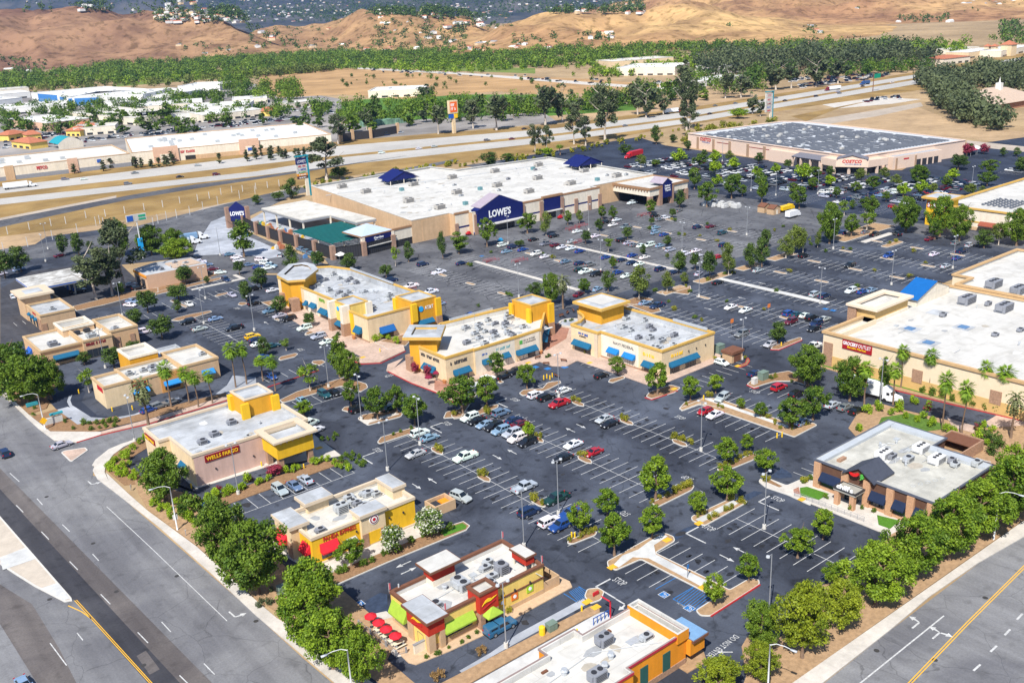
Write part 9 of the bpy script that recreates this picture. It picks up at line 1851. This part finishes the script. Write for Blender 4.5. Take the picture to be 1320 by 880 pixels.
def label_all(items,verb):
 lab = {}
 for o,d,x,y,rg in items: lab.setdefault((d,rg),[]).append((o,x,y))
 for (d,rg),lst in lab.items():
  lst.sort(key=lambda t: proj(t[1],t[2])[0]); n = len(lst)
  for k,(o,x,y) in enumerate(lst):
   base = (d+' '+verb).strip()+' '+rg
   if n == 1: o['label'] = base; continue
   near = None; best = 4.2
   for o2,d2,x2,y2,r2 in items:
    dd = math.hypot(x-x2,y-y2)
    if o2 != o and d2 != d and dd < best: best,near = dd,d2
   o['near'] = near or ''
   o['label'] = base
  if n > 1:
   cnt = {}
   for o,x,y in lst: cnt[o['near']] = cnt.get(o['near'],0)+1
   for k,(o,x,y) in enumerate(lst):
    if verb == 'parked' and o['near'] and cnt[o['near']] == 1: o['label'] = (d+' beside the '+o['near']+' '+rg)
    else:
     pos = 'leftmost of %s' % n if k == 0 else 'rightmost of %s' % n if k == n-1 else nth(k+1)+' from left'
     o['label'] = d+' '+rg+', '+pos
    del o['near']
label_all([(o,d,x,y,'on the freeway' if ex == 'freeway' else 'at the grill drive-through' if ex == 'driving' else 'on the avenue' if x < 50 else region(x,y)) for o,d,x,y,ex in CARS],'parked')
label_all([(o,d,x,y,region(x,y)) for o,d,x,y in PLANTS],'')
label_all([(o,d,x,y,region(x,y)) for o,d,x,y in LAMPS],'')
label_all([(o,d,x,y,region(x,y)) for o,d,x,y in BOLL],'')
# --- air, camera, light
hz = MB().box(-14600,14600,-14600,14600,-40,1700).build('haze',None); hm = bpy.data.materials.new('haze'); hm.use_nodes = True; nt = hm.node_tree
for n_ in list(nt.nodes):
 if n_.type == 'BSDF_PRINCIPLED': nt.nodes.remove(n_)
pv = nd(nt,'ShaderNodeVolumePrincipled'); pv.inputs['Color'].default_value = (.24,.47,1.0,1); pv.inputs['Density'].default_value = HAZE; pv.inputs['Anisotropy'].default_value = .2; nt.links.new(pv.outputs[0],nt.nodes['Material Output'].inputs['Volume'])
hz.data.materials.clear(); hz.data.materials.append(hm); tag(hz,'thin blue summer haze lying over the whole valley','haze',kind='stuff')
cam = bpy.data.cameras.new('camera'); co = bpy.data.objects.new('camera',cam); COL.objects.link(co); cam.sensor_width = 36; cam.lens = CAM_F/1320*36; cam.clip_start = 1; cam.clip_end = 40000
mw = Matrix((( AX.x,-AY.x,-AF.x,0),(AX.y,-AY.y,-AF.y,0),(AX.z,-AY.z,-AF.z,CAM_H),(0,0,0,1))); co.matrix_world = mw; scene.camera = co
SUN_EL,SUN_AZ = math.radians(50),math.radians(32)       # shadows run 32 degrees left of +x
sv = Vector((-math.cos(SUN_AZ)*math.cos(SUN_EL),-math.sin(SUN_AZ)*math.cos(SUN_EL),math.sin(SUN_EL)))
sl = bpy.data.lights.new('sun','SUN'); sl.energy = 5.0; sl.angle = math.radians(.55); sl.color = (1,.955,.88); so = bpy.data.objects.new('sun',sl); COL.objects.link(so); so.rotation_euler = (-sv).to_track_quat('-Z','Y').to_euler(); so.location = (0,0,400)
w = bpy.data.worlds.new('World'); scene.world = w; w.use_nodes = True; nt = w.node_tree; bg = nt.nodes['Background']; sk = nd(nt,'ShaderNodeTexSky'); sk.sky_type = 'NISHITA'; sk.sun_disc = False; sk.sun_elevation = SUN_EL; sk.sun_rotation = math.atan2(sv.x,sv.y); sk.altitude = 400; sk.dust_density = .6; nt.links.new(sk.outputs[0],bg.inputs['Color']); bg.inputs['Strength'].default_value = .09
scene.view_settings.view_transform = 'Standard'; scene.view_settings.look = 'None'; scene.view_settings.gamma = 1; scene.view_settings.exposure = EXPO
scene.cycles.max_bounces = 6; scene.cycles.transparent_max_bounces = 4; scene.cycles.diffuse_bounces = 2; scene.cycles.glossy_bounces = 2; scene.cycles.volume_bounces = 0; scene.cycles.use_denoising = True
